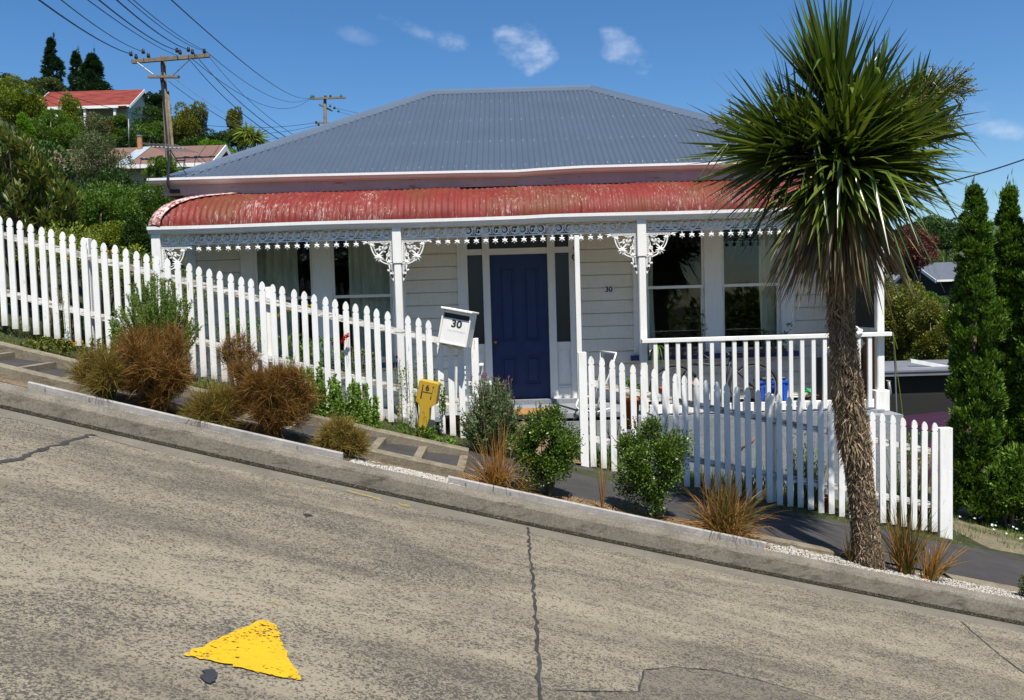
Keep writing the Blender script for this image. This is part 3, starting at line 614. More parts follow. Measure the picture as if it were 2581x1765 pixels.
# steps with concrete stringers on the left, smooth asphalt on the right
X0S = P(1181, 1140, 8.15).x; PITCHS = 0.398
SXS = [-14+0.2*i for i in range(int((X0S+14)/0.2)+1)] + [X0S]
c1 = MB().sweep_x(SXS, [(7.30, 0.0), (7.30, 0.125), (7.31, 0.135), (7.41, 0.137), (7.42, 0.125), (7.42, -0.1)], ST)
c2 = MB().sweep_x(SXS, [(8.14, -0.1), (8.14, 0.155), (8.15, 0.165), (8.26, 0.168), (8.27, 0.155), (8.27, 0.0)], ST)
tag(c1.build('steps_stringer', M['stringer'], None), kind='structure'); tag(c2.build('steps_stringer', M['stringer'], None), kind='structure')
tr_, ri_ = MB(), MB(); k = 0
while X0S - k*PITCHS > -13.5:
    xr = X0S-k*PITCHS; z = ST(xr)+0.095          # tread runs uphill (left) from this nosing
    tr_.add([(xr-0.085, 7.42, z+0.006), (xr-PITCHS+0.002, 7.42, z+0.054), (xr-PITCHS+0.002, 8.14, z+0.068), (xr-0.085, 8.14, z+0.02)], [(0, 3, 2, 1)])
    y0, y1 = 7.421, 8.139
    ri_.hull8([(xr-0.09, y0, z-0.12), (xr+0.004, y0, z-0.12), (xr+0.004, y1, z-0.106), (xr-0.09, y1, z-0.106), (xr-0.083, y0, z+0.012), (xr-0.004, y0, z+0.008), (xr-0.004, y1, z+0.022), (xr-0.083, y1, z+0.026)])
    k += 1
tag(tr_.build('step_treads', M['asphalt']), kind='structure'); tag(ri_.build('step_risers', M['stringer']), kind='structure')
rxs = [X0S+0.002+0.25*i for i in range(60)]
tag(sheet('footpath', 7.24, lambda x: 8.74 - 0.22*smooth(2.2, 3.0, x), 0.105, 0.145, M['asphalt'], xs=rxs, ny=4, wob=0.006), kind='structure')
ke = MB().sweep_x([2.05+0.15*i for i in range(7)], [(7.16, 0.02), (7.16, 0.115), (7.17, 0.128), (7.25, 0.13), (7.25, 0.02)], ST)
ke.sweep_x([3.75+0.25*i for i in range(16)], [(7.10, 0.02), (7.10, 0.09), (7.11, 0.105), (7.235, 0.112), (7.235, 0.02)], ST)
tag(ke.build('path_edging', M['stringer']), kind='structure')
wp = MB(); wa = P(1992, 1378, 7.12); wb = P(2060, 1415, 6.95)
wp.tube([wa, wb], 0.012, 6); tag(wp.build('timber_stake', M['timber']), 'short loose timber stake lying on the white stone chips', 'stake')
drv = MB(); dvs = [(P(2385, 1362, 8.62).x, 8.5), (9.0, 8.5), (9.2, 13.0), (P(2385, 1362, 8.62).x-0.1, 13.0)]
def dz_(x, y): return G(x, y)+0.03
V = []; F = []
for j in range(12):
    for i in range(12):
        x = 4.75+i*0.35; y = 8.4+j*0.45; V.append((x, y, dz_(x, y)+0.012*math.sin(3*x+2*y)-(.10 if j == 0 or i == 0 else 0)))
        if i and j: F.append((j*12+i, j*12+i-1, (j-1)*12+i-1, (j-1)*12+i))
me = bpy.data.meshes.new('driveway'); me.from_pydata(V, [], F); tag(link('driveway', me, M['drive'], None, True), kind='structure')
# ================================================================== COTTAGE
YW, YP = 11.15, 10.15                        # wall plane, veranda post plane
XL, XR, YB = -4.25, 4.54, 17.5
house = thing('cottage', 'white weatherboard cottage with blue-grey iron roof, red veranda roof and blue door', 'house', (0, YW, FLOOR))
def px2w(sx, sy, Y=YW): p = P(sx, sy, Y); return p.x, p.z
WZ0, WZ1 = FLOOR, 3.36
# openings in the front wall: (x0, x1, z0, z1)
LWx = [P(647, 740, YW).x, P(788, 740, YW).x, P(841, 740, YW).x, P(987, 740, YW).x]
RWx = [P(1631, 740, YW).x, P(1773, 740, YW).x, P(1822, 740, YW).x, P(1965, 740, YW).x]
WB = P(1700, 893, YW).z; WT = 2.72; MEET = P(1700, 724, YW).z
DX0, DX1 = P(1238, 800, YW).x, P(1383, 800, YW).x; DT = P(1300, 641, YW).z; DB = P(1320, 1013, YW).z
SL0, SL1 = P(1181, 760, YW).x, P(1219, 760, YW).x; SR0, SR1 = P(1401, 760, YW).x, P(1436, 760, YW).x
SLB = P(1200, 868, YW).z; FAN0, FAN1 = P(1300, 626, YW).z, 2.62
DF0, DF1 = P(1155, 760, YW).x, P(1449, 760, YW).x
openings = [(LWx[0]-.03, LWx[3]+.03, WB, WT), (RWx[0]-.03, RWx[3]+.03, WB, WT), (DF0+.02, DF1-.02, FLOOR, WT)]
wb = MB(); bh = 0.170; z = WZ0
zb = [WZ0 - 0.02 + bh*i for i in range(22)]
off = (P(1000, 804, YW).z - WZ0 + 0.02) % bh           # align the board joints with the photograph
zb = [q+off-bh for q in zb if q+off-bh < WZ1]
for z0 in zb:
    z1 = min(z0+bh-0.012, WZ1); za = max(z0, WZ0)
    cuts = sorted(set([za, z1] + [q for o in openings for q in (o[2], o[3]) if za < q < z1]))
    for a, b in zip(cuts[:-1], cuts[1:]):
        mid = (a+b)/2; xs = [XL]
        for o in openings:
            if o[2] < mid < o[3]: xs += [o[0], o[1]]
        xs.append(XR); xs.sort()
        for i in range(0, len(xs), 2):
            wb.hull8([(xs[i], YW, a), (xs[i+1], YW, a), (xs[i+1], YW+.03, a), (xs[i], YW+.03, a), (xs[i], YW+0.008*(b > z1-.001), b), (xs[i+1], YW+0.008*(b > z1-.001), b), (xs[i+1], YW+.03, b), (xs[i], YW+.03, b)])
# backing with openings
cuts = sorted(set([WZ0, WZ1] + [q for o in openings for q in (o[2], o[3])]))
for a, b in zip(cuts[:-1], cuts[1:]):
    xs = [XL]
    for o in openings:
        if o[2] < (a+b)/2 < o[3]: xs += [o[0], o[1]]
    xs.append(XR); xs.sort()
    for i in range(0, len(xs), 2): wb.box(xs[i]+.001, xs[i+1]-.001, YW+.031, YW+.13, a, b)
wb.build('front_wall', M['board'], house)
sw = MB(); 
for x0, x1 in ((XL, XL+.12), (XR-.12, XR)): sw.box(x0, x1, YW+.132, YB, 0.0 if x0 < 0 else -2.2, WZ1)
sw.box(XL+.121, XR-.121, YB-.12, YB, -1, WZ1); sw.build('side_wall', M['board'], house)
fl = MB().box(XL+.13, XR-.13, YW+.14, YB-.13, 0.30, 0.35); fl.build('room_floor', M['brown'], house)
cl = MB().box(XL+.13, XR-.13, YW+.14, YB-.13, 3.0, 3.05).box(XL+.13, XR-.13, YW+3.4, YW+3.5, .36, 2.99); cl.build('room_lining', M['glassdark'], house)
for x0, x1 in ((XL-.012, XL+.10), (XR-.10, XR+.012)): MB().box(x0, x1, YW-.022, YW-.002, WZ0, WZ1).build('corner_board', M['white'], house)
# --- windows
def window(x0, x1, xm0, xm1, curtains):
    f = MB(); fx0, fx1 = x0-.19, x1+.19
    f.bbox(fx0, x0-.012, YW-.03, YW+.10, WB, WT, .003); f.bbox(x1+.012, fx1, YW-.03, YW+.10, WB, WT, .003)
    f.bbox(xm0+.012, xm1-.012, YW-.028, YW+.10, WB, WT, .003)
    f.box(x0-.012, x1+.012, YW-.026, YW+.10, WT-.06, WT)
    for a, b in ((x0-.012, xm0+.012), (xm1-.012, x1+.012)):     # sashes
        f.bbox(a, a+.04, YW+.03, YW+.07, WB, MEET-.001, .003); f.bbox(b-.04, b, YW+.03, YW+.07, WB, MEET-.001, .003)
        f.bbox(a, a+.032, YW+.002, YW+.028, MEET, WT-.061, .002); f.bbox(b-.032, b, YW+.002, YW+.028, MEET, WT-.061, .002)
        f.bbox(a+.001, b-.001, YW-.004, YW+.072, MEET-.018, MEET+.020, .002)
        f.box(a+.041, b-.041, YW+.03, YW+.07, WB, WB+.07)
        for q in (a+.012, b-.03): f.prism([(q, MEET-.02), (q+.018, MEET-.02), (q+.018, MEET-.10), (q+.009, MEET-.13), (q, MEET-.10)], YW-.002, YW+.028)
    wf = f.build('window', M['white'], house)
    g = MB()
    for a, b in ((x0-.012, xm0+.012), (xm1-.012, x1+.012)):
        g.box(a+.041, b-.041, YW+.048, YW+.052, WB+.071, MEET-.019); g.box(a+.033, b-.033, YW+.013, YW+.017, MEET+.021, WT-.062)
    g.build('pane', M['glass'], wf)
    s = MB().bbox(fx0-.05, fx1+.05, YW-.085, YW+.02, WB-.068, WB-.002, .006); s.build('sill', M['bluesill'], wf)
    for a, b in curtains:
        c = MB(); n = max(6, int((b-a)/.02)); V = []
        for i in range(n+1):
            x = a+(b-a)*i/n; V.append((x, YW+.19+.022*math.sin(i*1.15)+.01*math.sin(i*.37)))
        for z in (WB-.1, WB+.6, MEET, WT+.05):
            for i, (x, y) in enumerate(V): c.v.append((x+.02*math.sin(z*2+i*.1)*(1 if z < 2 else .2), y, z))
        for j in range(3):
            for i in range(n): q = j*(n+1)+i; c.f.append((q, q+1, q+n+2, q+n+1))
        c.build('curtain', M['curtain'], wf, True)
X = lambda s, y=740: P(s, y, YW+.19).x
window(LWx[0], LWx[3], LWx[1], LWx[2], [(X(640), X(752)), (X(883), X(1000))])
window(RWx[0], RWx[3], RWx[1], RWx[2], [(X(1622), X(1650)), (X(1915), X(1975))])
# --- entrance: frame, sidelights, fanlight, door
fr = MB(); y0, y1 = YW-.03, YW+.11
fr.bbox(DF0, SL0, y0, y1, FLOOR, WT, .003); fr.bbox(SR1, DF1, y0, y1, FLOOR, WT, .003)
fr.bbox(SL1, DX0, y0-.01, y1, FLOOR, WT, .004); fr.bbox(DX1, SR0, y0-.01, y1, FLOOR, WT, .004)
for a, b in ((SL0, SL1), (SR0, SR1)):
    fr.box(a, b, y0+.005, y1-.01, FAN0-.075, FAN0); fr.box(a, b, y0+.015, y1-.01, SLB-.07, SLB)
    fr.box(a, b, y0+.045, y1-.01, FLOOR, SLB-.071)
    fr.box(a+.02, b-.02, y0+.035, y0+.0445, FLOOR+.30, SLB-.12); fr.box(a, b, y0+.02, y0+.044, FLOOR, FLOOR+.22); fr.box(a, b, y0+.01, y0+.019, FLOOR+.15, FLOOR+.19)
fr.box(DX0, DX1, y0+.003, y1-.01, DT, FAN0)
fr.build('door_frame', M['white'], house)
for a, b, c, d in ((SL0, SL1, SLB, FAN0-.075), (SR0, SR1, SLB, FAN0-.075)):
    MB().box(a, b, YW+.03, YW+.04, c, d).build('sidelight', M['obscure'], house)
MB().box(SL0, SL1, YW+.03, YW+.04, FAN0, WT).box(DX0, DX1, YW+.03, YW+.04, FAN0, WT).box(SR0, SR1, YW+.03, YW+.04, FAN0, WT).build('fanlight', M['obscure'], house)
d = MB(); dy = YW+.035; W_ = DX1-DX0; xm = (DX0+DX1)/2
d.box(DX0+.003, DX1-.003, dy+.012, dy+.045, DB, DT-.003)
rl = [(DB, DB+.22), (DB+.62, DB+.80), (DT-.16, DT-.003)]
for a, b in rl: d.box(DX0+.003, DX1-.003, dy, dy+.0115, a, b)
for a, b in ((DX0+.003, DX0+.11), (xm-.05, xm+.05), (DX1-.11, DX1-.003)):
    for (p_, q_) in ((rl[0][1], rl[1][0]), (rl[1][1], rl[2][0])): d.box(a, b, dy+.0005, dy+.0115, p_, q_)
for a, b in ((DX0+.11, xm-.05), (xm+.05, DX1-.11)):
    for (p_, q_) in ((rl[0][1], rl[1][0]), (rl[1][1], rl[2][0])):
        for e, h in ((.0, .004), (.018, .009)):
            pass
        d.bbox(a+.045, b-.045, dy+.003, dy+.0119, p_+.045, q_-.045, .006)
        t_ = .014                                        # raised moulding round each panel
        d.box(a, b, dy-.005, dy+.0118, p_, p_+t_); d.box(a, b, dy-.005, dy+.0118, q_-t_, q_)
        d.box(a, a+t_, dy-.0048, dy+.0116, p_+t_, q_-t_); d.box(b-t_, b, dy-.0048, dy+.0116, p_+t_, q_-t_)
door = d.build('door', M['door'], house)
kx, kz = px2w(1249, 862); MB().tube([(kx, dy-.002, kz), (kx, dy-.008, kz)], .026, 16).tube([(kx, dy-.008, kz), (kx, dy-.05, kz)], .010, 10).ball((kx, dy-.062, kz), .026).build('door_knob', M['brass'], door, True)
kx, kz = px2w(1315, 871); MB().tube([(kx, dy-.003, kz), (kx, dy-.016, kz)], .022, 16).build('door_boss', M['door'], door)
fx_, fz_ = px2w(1446, 634)
sc_ = MB(); sc_.tube([(fx_, YW-.035, fz_+.03), (fx_, YW-.09, fz_+.06), (fx_+.01, YW-.12, fz_), (fx_, YW-.10, fz_-.05)], .009, 8)
sc_.tube([(fx_-.02, YW-.1, fz_-.05), (fx_-.03, YW-.1, fz_-.09), (fx_, YW-.1, fz_-.13), (fx_+.02, YW-.1, fz_-.09), (fx_-.005, YW-.1, fz_-.05), (fx_+.01, YW-.1, fz_-.16)], .010, 8)
sc_.build('bell_hook', M['blackpaint'], house, True)
MB().box(DF0-.1, DF1+.1, YW-.14, YW-.031, FLOOR+.001, FLOOR+.055).build('door_step', M['stucco'], house)
# --- veranda floor, base
vb = MB(); X3 = P(1612, 1045, 10.0).x
vb.box(XL-.05, DF0-.35, 9.98, YW-.001, -.6, FLOOR-.06)
vb.box(DF0-.349, X3-.02, 9.99, YW-.001, -.6, FLOOR-.10)
vb.box(X3-.019, 4.36, 9.97, YW-.002, -2.2, .280)
vb.build('veranda_base', M['stucco'], house)
vf = MB().box(X3-.03, 4.45, 9.98, YW-.003, .2805, .305).box(XL, X3-.03, 10.0, YW-.004, FLOOR-.059, FLOOR-.002); vf.build('veranda_floor', M['stucco'], house)
pb = MB().box(P(2160, 1040, 9.9).x, P(2262, 1040, 9.9).x, 9.75, 10.35, -2.2, .272); pb.build('corner_pier', M['stucco'], house)
# --- veranda posts
BEAM0 = 2.685; 
def post(sx, sy, wd, z0, z1, name='veranda_post', y=YP, d_=.10):
    x = P(sx, sy, y).x; m = MB()
    m.bbox(x-wd/2-.006, x+wd/2+.006, y-d_/2-.006, y+d_/2+.006, z1-.46, z1, .006)
    m.bbox(x-wd/2+.004, x+wd/2-.004, y-d_/2+.004, y+d_/2-.004, z0, z1-.461, .010)
    return x, m
posts = []
for sx, sy in ((398, 640), (1005, 720), (1618, 700), (2216, 700)):
    x, m = post(sx, sy, .096, .272 if sx > 1500 else FLOOR-.06, BEAM0)
    if sx > 2000: m.bbox(x-.085, x+.085, YP-.09, YP+.09, .274, .53, .008)
    posts.append(x); m.build('veranda_post', M['white'], house)
xt = P(1456, 720, YP).x; MB().bbox(xt-.030, xt+.030, YP-.03, YP+.03, FLOOR-.06, 2.50, .004).build('trellis_post', M['white'], house)
# --- beam and soffit
MB().box(posts[0]-.06, posts[3]+.06, YP-.035, YP+.05, BEAM0+.002, 2.825).build('veranda_beam', M['fascia'] if False else M['board'], house)
# --- cast-iron frieze: scroll panels, pendants, brackets
LZ0, LZ1 = 2.520, 2.672
def circ(cx, cz, r, a0=0, a1=2*PI, n=16, k=1.0): return [(cx+r*k*math.cos(a0+(a1-a0)*i/n), cz+r*math.sin(a0+(a1-a0)*i/n)) for i in range(n+1)]
def spiral(cx, cz, r0, r1, a0, turns, n=18): return [(cx+(r0+(r1-r0)*i/n)*math.cos(a0+turns*2*PI*i/n), cz+(r0+(r1-r0)*i/n)*math.sin(a0+turns*2*PI*i/n)) for i in range(n+1)]
def bracket(xc, side, z1=LZ0):
    m = MB(); y = YP; t = .012
    def T(u, v): return (xc+side*u, z1-v)
    def rb(pts, wd): m.ribbon([T(*p) for p in pts], [q_*1.3 for q_ in wd] if isinstance(wd, list) else wd*1.3, y, t)
    rb([(0, .009), (.40, .009)], .007); rb([(0, .034), (.30, .034)], .006); rb([(.006, 0), (.006, .42)], .008); rb([(.034, .03), (.034, .40)], .006)
    for i in range(16): rb([(.018+i*.018, .009), (.018+i*.018, .034)], .0075)
    for i in range(19): rb([(.008, .045+i*.019), (.034, .045+i*.019)], .0075)
    rb([(.40, .006), (.345, .012), (.32, .03), (.30, .034)], [.006, .02, .02, .006]); m.star(*T(.345, .045), .017, 6, y, .01, .7)
    arc = [(.265*math.cos(a), .04+.265*math.sin(a)) for a in [PI/2*i/14 for i in range(15)]]; rb(arc, .010)
    arc2 = [(.236*math.cos(a), .04+.236*math.sin(a)) for a in [PI/2*i/14 for i in range(15)]]; rb(arc2, .005)
    for a in (math.radians(22), math.radians(68)):
        rb([(.04, .05), (.14*math.cos(a), .04+.14*math.sin(a))], .011); rb(circ(.16*math.cos(a), .04+.16*math.sin(a), .016, n=10), .011)
        rb([(.177*math.cos(a), .04+.177*math.sin(a)), (.24*math.cos(a), .04+.24*math.sin(a))], .010)
    rb([(.04, .05), (.17, .19)], .014)
    for s_ in (0, 1):
        q = [(.05, .06), (.10, .08), (.128, .115), (.115, .145), (.085, .150)]; q = q if s_ == 0 else [(b-.01, a+.0) for a, b in q]; rb(q, .009)
        q = [(.05, .045), (.10, .055), (.135, .05), (.14, .036)]; q = q if s_ == 0 else [(b-.005, a+.01) for a, b in q]; rb(q, .007)
    for (u, v, r, npt) in ((.172, .215, .066, 9), (.245, .070, .040, 7), (.050, .275, .046, 7), (.16, .13, .018, 6)): m.star(*T(u, v), r, npt, y-.004, .012, .42, .3)
    m.star(*T(.172, .215), .022, 8, y-.012, .010, .8)
    for (u, v, r) in ((.285, .045, .02), (.055, .20, .018)): m.star(*T(u, v), r, 5, y, .008, .4)
    rb([(.04, .31), (.034, .37), (.028, .42), (.012, .47), (.004, .50)], [.03, .020, .022, .016, .006])
    rb([(.02, .385), (.06, .375)], .014); m.ball((*T(.066, .374)[:1], y, T(.066, .374)[1]), .013, 6)
    rb([(.03, .42), (.012, .47)], .02)
    return m
def frieze(x0, x1, brL, brR, label_parts=True):
    m = MB(); y = YP
    m.box(x0, x1, y-.010, y+.010, LZ0+.0005, LZ0+.013); m.box(x0, x1, y-.008, y+.008, LZ1-.010, LZ1)
    n = max(1, round((x1-x0)/.2165)); u = (x1-x0)/n; zc = (LZ0+LZ1)/2+.001
    for i in range(n):
        a = x0+u*i; jz = 0
        for cx, r, w_ in ((a+u*.27, .052, .008), (a+u*.66, .060, .009)): m.ribbon(circ(cx, zc, r, n=18, k=.95), w_*1.45, y, .008)
        m.ribbon(spiral(a+u*.25, zc-.012, .040, .010, 2.5, 1.25), .0125, y, .010); m.ribbon(spiral(a+u*.68, zc-.006, .047, .012, -.4, -1.3), .0125, y, .010)
        m.ribbon([(a+u*.02, zc-.055), (a+u*.10, zc-.02), (a+u*.12, zc+.02), (a+u*.05, zc+.05)], .009, y, .01)
        m.ribbon([(a+u*.44, zc+.05), (a+u*.50, zc+.01), (a+u*.46, zc-.03), (a+u*.52, zc-.055)], .013, y, .01)
        m.ribbon([(a+u*.55, zc+.045), (a+u*.62, zc), (a+u*.68, zc-.02), (a+u*.78, zc+.01)], [.006, .016, .014, .005], y, .01)
        m.ribbon([(a+u*.86, zc+.04), (a+u*.93, zc+.01), (a+u*.98, zc-.03)], [.006, .014, .008], y, .01)
        m.star(a+u*.06, zc+.035, .019, 5, y-.002, .007, .5); m.star(a+u*.40, zc-.045, .018, 5, y-.002, .007, .5, 1); m.star(a+u*.80, zc-.048, .017, 5, y-.002, .007, .5); m.star(a+u*.66, zc-.004, .030, 7, y-.003, .008, .4, .5); m.star(a+u*.97, zc+.02, .021, 5, y-.002, .007, .45); m.star(a+u*.22, zc+.006, .017, 5, y-.002, .007, .45, 1)
        m.star(a+u*.93, zc-.04, .018, 5, y-.002, .007, .45, .6); m.star(a+u*.46, zc+.004, .017, 5, y-.002, .007, .5, .2)
    fo = m.build('frieze', M['lace'], house)
    if brL: bracket(x0, 1).build('bracket', M['lace'], house)
    if brR: bracket(x1, -1).build('bracket', M['lace'], house)
    a = x0+(.44 if brL else .06); b = x1-(.44 if brR else .06); k = int((b-a)/.1135)
    for i in range(k+1):
        cx = a+(b-a)*i/k; p = MB(); p.box(cx-.012, cx+.012, y-.005, y+.005, LZ0-.018, LZ0-.0005); p.box(cx-.006, cx+.006, y-.004, y+.004, LZ0-.028, LZ0-.0185)
        p.star(cx, LZ0-.054, .040, 6, y, .010, .52, 0); p.star(cx, LZ0-.054, .014, 6, y-.009, .005, .8); p.build('pendant', M['lace'], fo)
pw = .055
frieze(posts[0]+pw, posts[1]-pw, True, True); frieze(posts[1]+pw, posts[2]-pw, True, True); frieze(posts[2]+pw, posts[3]-pw, True, True)
# --- veranda gutter
def gutter_prof(y, w_=.10, h=.095): return [(y, 0), (y-.006, .006), (y-w_*.55, .012), (y-w_*.72, h*.45), (y-w_*.78, h*.52), (y-w_, h*.60), (y-w_, h), (y-w_+.008, h), (y-w_+.010, h*.66), (y-w_*.6, h*.5), (y-w_*.5, .025), (y-.008, .02), (y-.008, h*.9), (y, h*.9)]
gx = [-4.31+0.3*i for i in range(30)] + [4.55]
MB().sweep_x(gx, gutter_prof(10.113, .068), lambda x: 2.650+.004*math.sin(x*2.1)+(.006 if x > .4 else 0)).build('gutter', M['gutter'], house)
# --- bullnose veranda roof
vtop = P(1290, 466, 11.14).z; vx0, vx1 = -4.27, 4.47; yv0 = 10.078; zv0 = 2.738
def bull(t):                                   # t 0 (gutter) .. 1 (wall): (dy, z)
    a = min(t/.62, 1)*math.radians(68)
    if t < .62: yy = .45*(1-math.cos(a))/(1-math.cos(math.radians(68))); zz = .40*math.sin(a)/math.sin(math.radians(68))
    else: q = (t-.62)/.38; yy = .45+q*(1.062-.45); zz = .40+q*(vtop-zv0-.40)
    return yy, zz
vr = MB(); NT_ = 20; cp = .076; xs = []; x = vx0
while x <= vx1+1e-6: xs.append(x); x += cp/5
V = []; cols_ = []; rr = random.Random(5); sheetoff = {}
for x in xs:
    s_ = int((x-vx0)/.735); so = sheetoff.setdefault(s_, (rr.uniform(-.006, .012), rr.uniform(-.020, .016), rr.uniform(-.01, .01)))
    colv = []
    for j in range(NT_+1):
        dy_, z = bull(j/NT_); y = yv0+dy_
        lim = min(x-vx0, vx1-x)
        if dy_ > lim: 
            # hip cut: fold back to the hip line
            tt = 0; 
            for q in range(101):
                if bull(q/100)[0] <= lim: tt = q/100
            dy_, z = bull(min(tt, j/NT_)); y = yv0+dy_
        c = .0062*math.cos(2*PI*(x-vx0)/cp)
        nrm_y, nrm_z = (-.75, .6) if j < 8 else (-.25, .97)
        so_ = so[0]+(so[1]*(1-j/NT_)**3)
        colv.append((x, y+nrm_y*(c+so_)+rr.uniform(-.0008, .0008), z+zv0+nrm_z*(c+so_)+.004*math.sin(x*7+j*.5)))
    cols_.append(colv)
for cv in cols_: vr.v += cv
m_ = NT_+1
for i in range(len(xs)-1):
    for j in range(NT_): vr.f.append((i*m_+j, (i+1)*m_+j, (i+1)*m_+j+1, i*m_+j+1))
vro = vr.build('veranda_roof', M['redroof'], house, True)
for sgn, xx in ((1, vx0), (-1, vx1)):                  # curved ends and hip caps
    e = MB(); pts = []
    for j in range(NT_+1): dy_, z = bull(j/NT_); pts.append(Vector((xx+sgn*dy_*.98, yv0+dy_, zv0+z+.016)))
    for j in range(NT_+1):
        p = pts[j]; e.v += [(p.x-sgn*.05, p.y+.03, p.z-.02), (p.x-sgn*.02, p.y-.0, p.z+.008), (p.x+sgn*.045, p.y-.04, p.z+.008), (p.x+sgn*.125, p.y-.045, p.z-.004)]
    for j in range(NT_):
        for k in range(3): a = j*4+k; e.f.append((a, a+1, a+5, a+4))
    e.build('hip_cap', M['redcap'], vro, True)
    e = MB()
    for j in range(NT_+1):
        dy_, z = bull(j/NT_)
        for k in range(5): y = yv0+dy_+(YW-yv0-dy_)*k/4; e.v.append((xx+sgn*dy_, y, zv0+z))
    for j in range(NT_):
        for k in range(4): a = j*5+k; e.f.append((a, a+1, a+6, a+5))
    e.build('roof_end', M['redroof'], vro, True)
# dark soffit boards under the veranda roof, end fascias
MB().box(posts[0]-.05, posts[3]+.05, YP+.055, YW-.035, 2.79, 2.81).build('veranda_ceiling', M['board'], house)
# --- main roof
EY, EZ = 10.80, 3.405; RY, RZ = 14.12, 5.245; EX0, EX1 = -4.40, 4.62
RX0, RX1 = P(1086, 236, RY).x, P(1490, 222, RY).x
mr_ = MB(); xs = []; x = EX0+.02
while x < EX1: xs.append(x); x += cp/6
rows = 5; c2_ = 0; scr = MB()
for x in xs:
    if x < RX0: yt = EY+(RY-EY)*(x-EX0)/(RX0-EX0)
    elif x > RX1: yt = EY+(RY-EY)*(EX1-x)/(EX1-RX1)
    else: yt = RY
    c = .0095*math.cos(2*PI*(x-EX0)/cp) + .004*(((x-EX0)/.762) % 1.0)
    for j in range(rows+1):
        t = j/rows; y = EY+(yt-EY)*t; z = EZ+(RZ-EZ)*(y-EY)/(RY-EY)
        mr_.v.append((x, y-.49*c, z+.87*c))
for i in range(len(xs)-1):
    for j in range(rows): a = i*(rows+1)+j; mr_.f.append((a, a+rows+1, a+rows+2, a+1))
roof = mr_.build('roof', M['blueroof'], house, True)
BYY = 2*RY-EY
for j, fr_q in enumerate((.04, .30, .56, .82)):
    for i in range(1, 118, 2):
        x = EX0+cp*i
        y = EY+(RY-EY)*fr_q; lim = EY+(RY-EY)*min((x-EX0)/(RX0-EX0), (EX1-x)/(EX1-RX1))-.2
        if x > EX1-.1 or y > lim: continue
        z = EZ+(RZ-EZ)*(y-EY)/(RY-EY)+.009; scr.add([(x-.006, y-.005, z+.002), (x+.006, y-.005, z+.002), (x+.006, y+.005, z+.008), (x-.006, y+.005, z+.008), (x, y, z+.012)], [(0, 1, 4), (1, 2, 4), (2, 3, 4), (3, 0, 4)])
so_ = scr.build('roof_screws', M['steel'], roof); so_['kind'] = 'stuff'
rb = MB(); rb.add([(EX0, EY, EZ-.012), (RX0, RY, RZ-.012), (EX0, BYY, EZ-.012)], [(0, 1, 2)]); rb.add([(EX1, EY, EZ-.012), (EX1, BYY, EZ-.012), (RX1, RY, RZ-.012)], [(0, 1, 2)])
rb.add([(EX0, BYY, EZ-.012), (RX0, RY, RZ-.012), (RX1, RY, RZ-.012), (EX1, BYY, EZ-.012)], [(0, 1, 2, 3)])
rb.add([(EX0+.05, EY+.03, EZ-.05), (EX1-.05, EY+.03, EZ-.05), (RX1, RY, RZ-.05), (RX0, RY, RZ-.05)], [(0, 1, 2, 3)])
rb.build('roof_plane', M['blueroof'], house)
def cap(a, b, wid, mat, name, front):
    a, b = Vector(a), Vector(b); d_ = (b-a).normalized(); e = MB(); n = 60
    sides = [(front, wid), (None, wid)]
    up = Vector((0, 0, 1)); 
    for i in range(n+1):
        p = a.lerp(b, i/n); f = front*wid; s_ = .008*math.cos(i*PI) if False else 0
        e.v += [tuple(p+front*(wid+.004)+Vector((0, 0, .004))), tuple(p+front*.03+Vector((0, 0, .030))), tuple(p+Vector((0, 0, .045))), tuple(p-Vector((front.x, front.y, 0)).normalized()*.03+Vector((0, 0, .030))), tuple(p+Vector((-front.x, -front.y, front.z)).normalized()*wid*.9)]
    for i in range(n):
        for k in range(4): q = i*5+k; e.f.append((q, q+1, q+6, q+5))
    # scalloped soft edging pressed into the corrugations
    L = (b-a).length; m2 = int(L/.075/1.0); bx = len(e.v)
    return e.build(name, mat, roof, False)
slope = Vector((0, EY-RY, EZ-RZ)).normalized()
cap((RX0, RY, RZ), (RX1, RY, RZ), .13, M['bluecap'], 'ridge_cap', slope)
hl = (Vector((RX0, RY, RZ))-Vector((EX0, EY, EZ))); nrm_ = Vector((0, RZ-EZ, -(RY-EY))).normalized()
fl_ = hl.cross(nrm_).normalized(); fl_ = fl_ if fl_.x > 0 else -fl_
cap((EX0, EY, EZ), (RX0, RY, RZ), .135, M['bluecap'], 'hip_cap', fl_)
hr = (Vector((RX1, RY, RZ))-Vector((EX1, EY, EZ))); fr_ = hr.cross(nrm_).normalized(); fr_ = fr_ if fr_.x < 0 else -fr_
cap((EX1, EY, EZ), (RX1, RY, RZ), .135, M['bluecap'], 'hip_cap', fr_)
# lead scallops coloured dark to paint the shade where the capping bridges troughs
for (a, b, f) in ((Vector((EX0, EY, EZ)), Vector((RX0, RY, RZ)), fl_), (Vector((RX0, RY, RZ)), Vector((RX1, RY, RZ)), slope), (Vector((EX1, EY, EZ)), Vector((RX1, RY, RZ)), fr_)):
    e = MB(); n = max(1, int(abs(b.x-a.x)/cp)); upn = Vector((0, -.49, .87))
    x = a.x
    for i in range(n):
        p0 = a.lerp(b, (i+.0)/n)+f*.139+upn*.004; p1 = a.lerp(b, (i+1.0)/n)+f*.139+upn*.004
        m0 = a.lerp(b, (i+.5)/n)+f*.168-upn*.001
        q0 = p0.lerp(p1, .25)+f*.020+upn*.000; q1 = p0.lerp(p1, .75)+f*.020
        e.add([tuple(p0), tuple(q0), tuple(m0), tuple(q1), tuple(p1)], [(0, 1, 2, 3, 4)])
    e.build('cap_edging_shade', M['bluecap'] if False else m_plain('cap_edge_shadow_lead', (0.05, 0.055, 0.065), .7), roof)
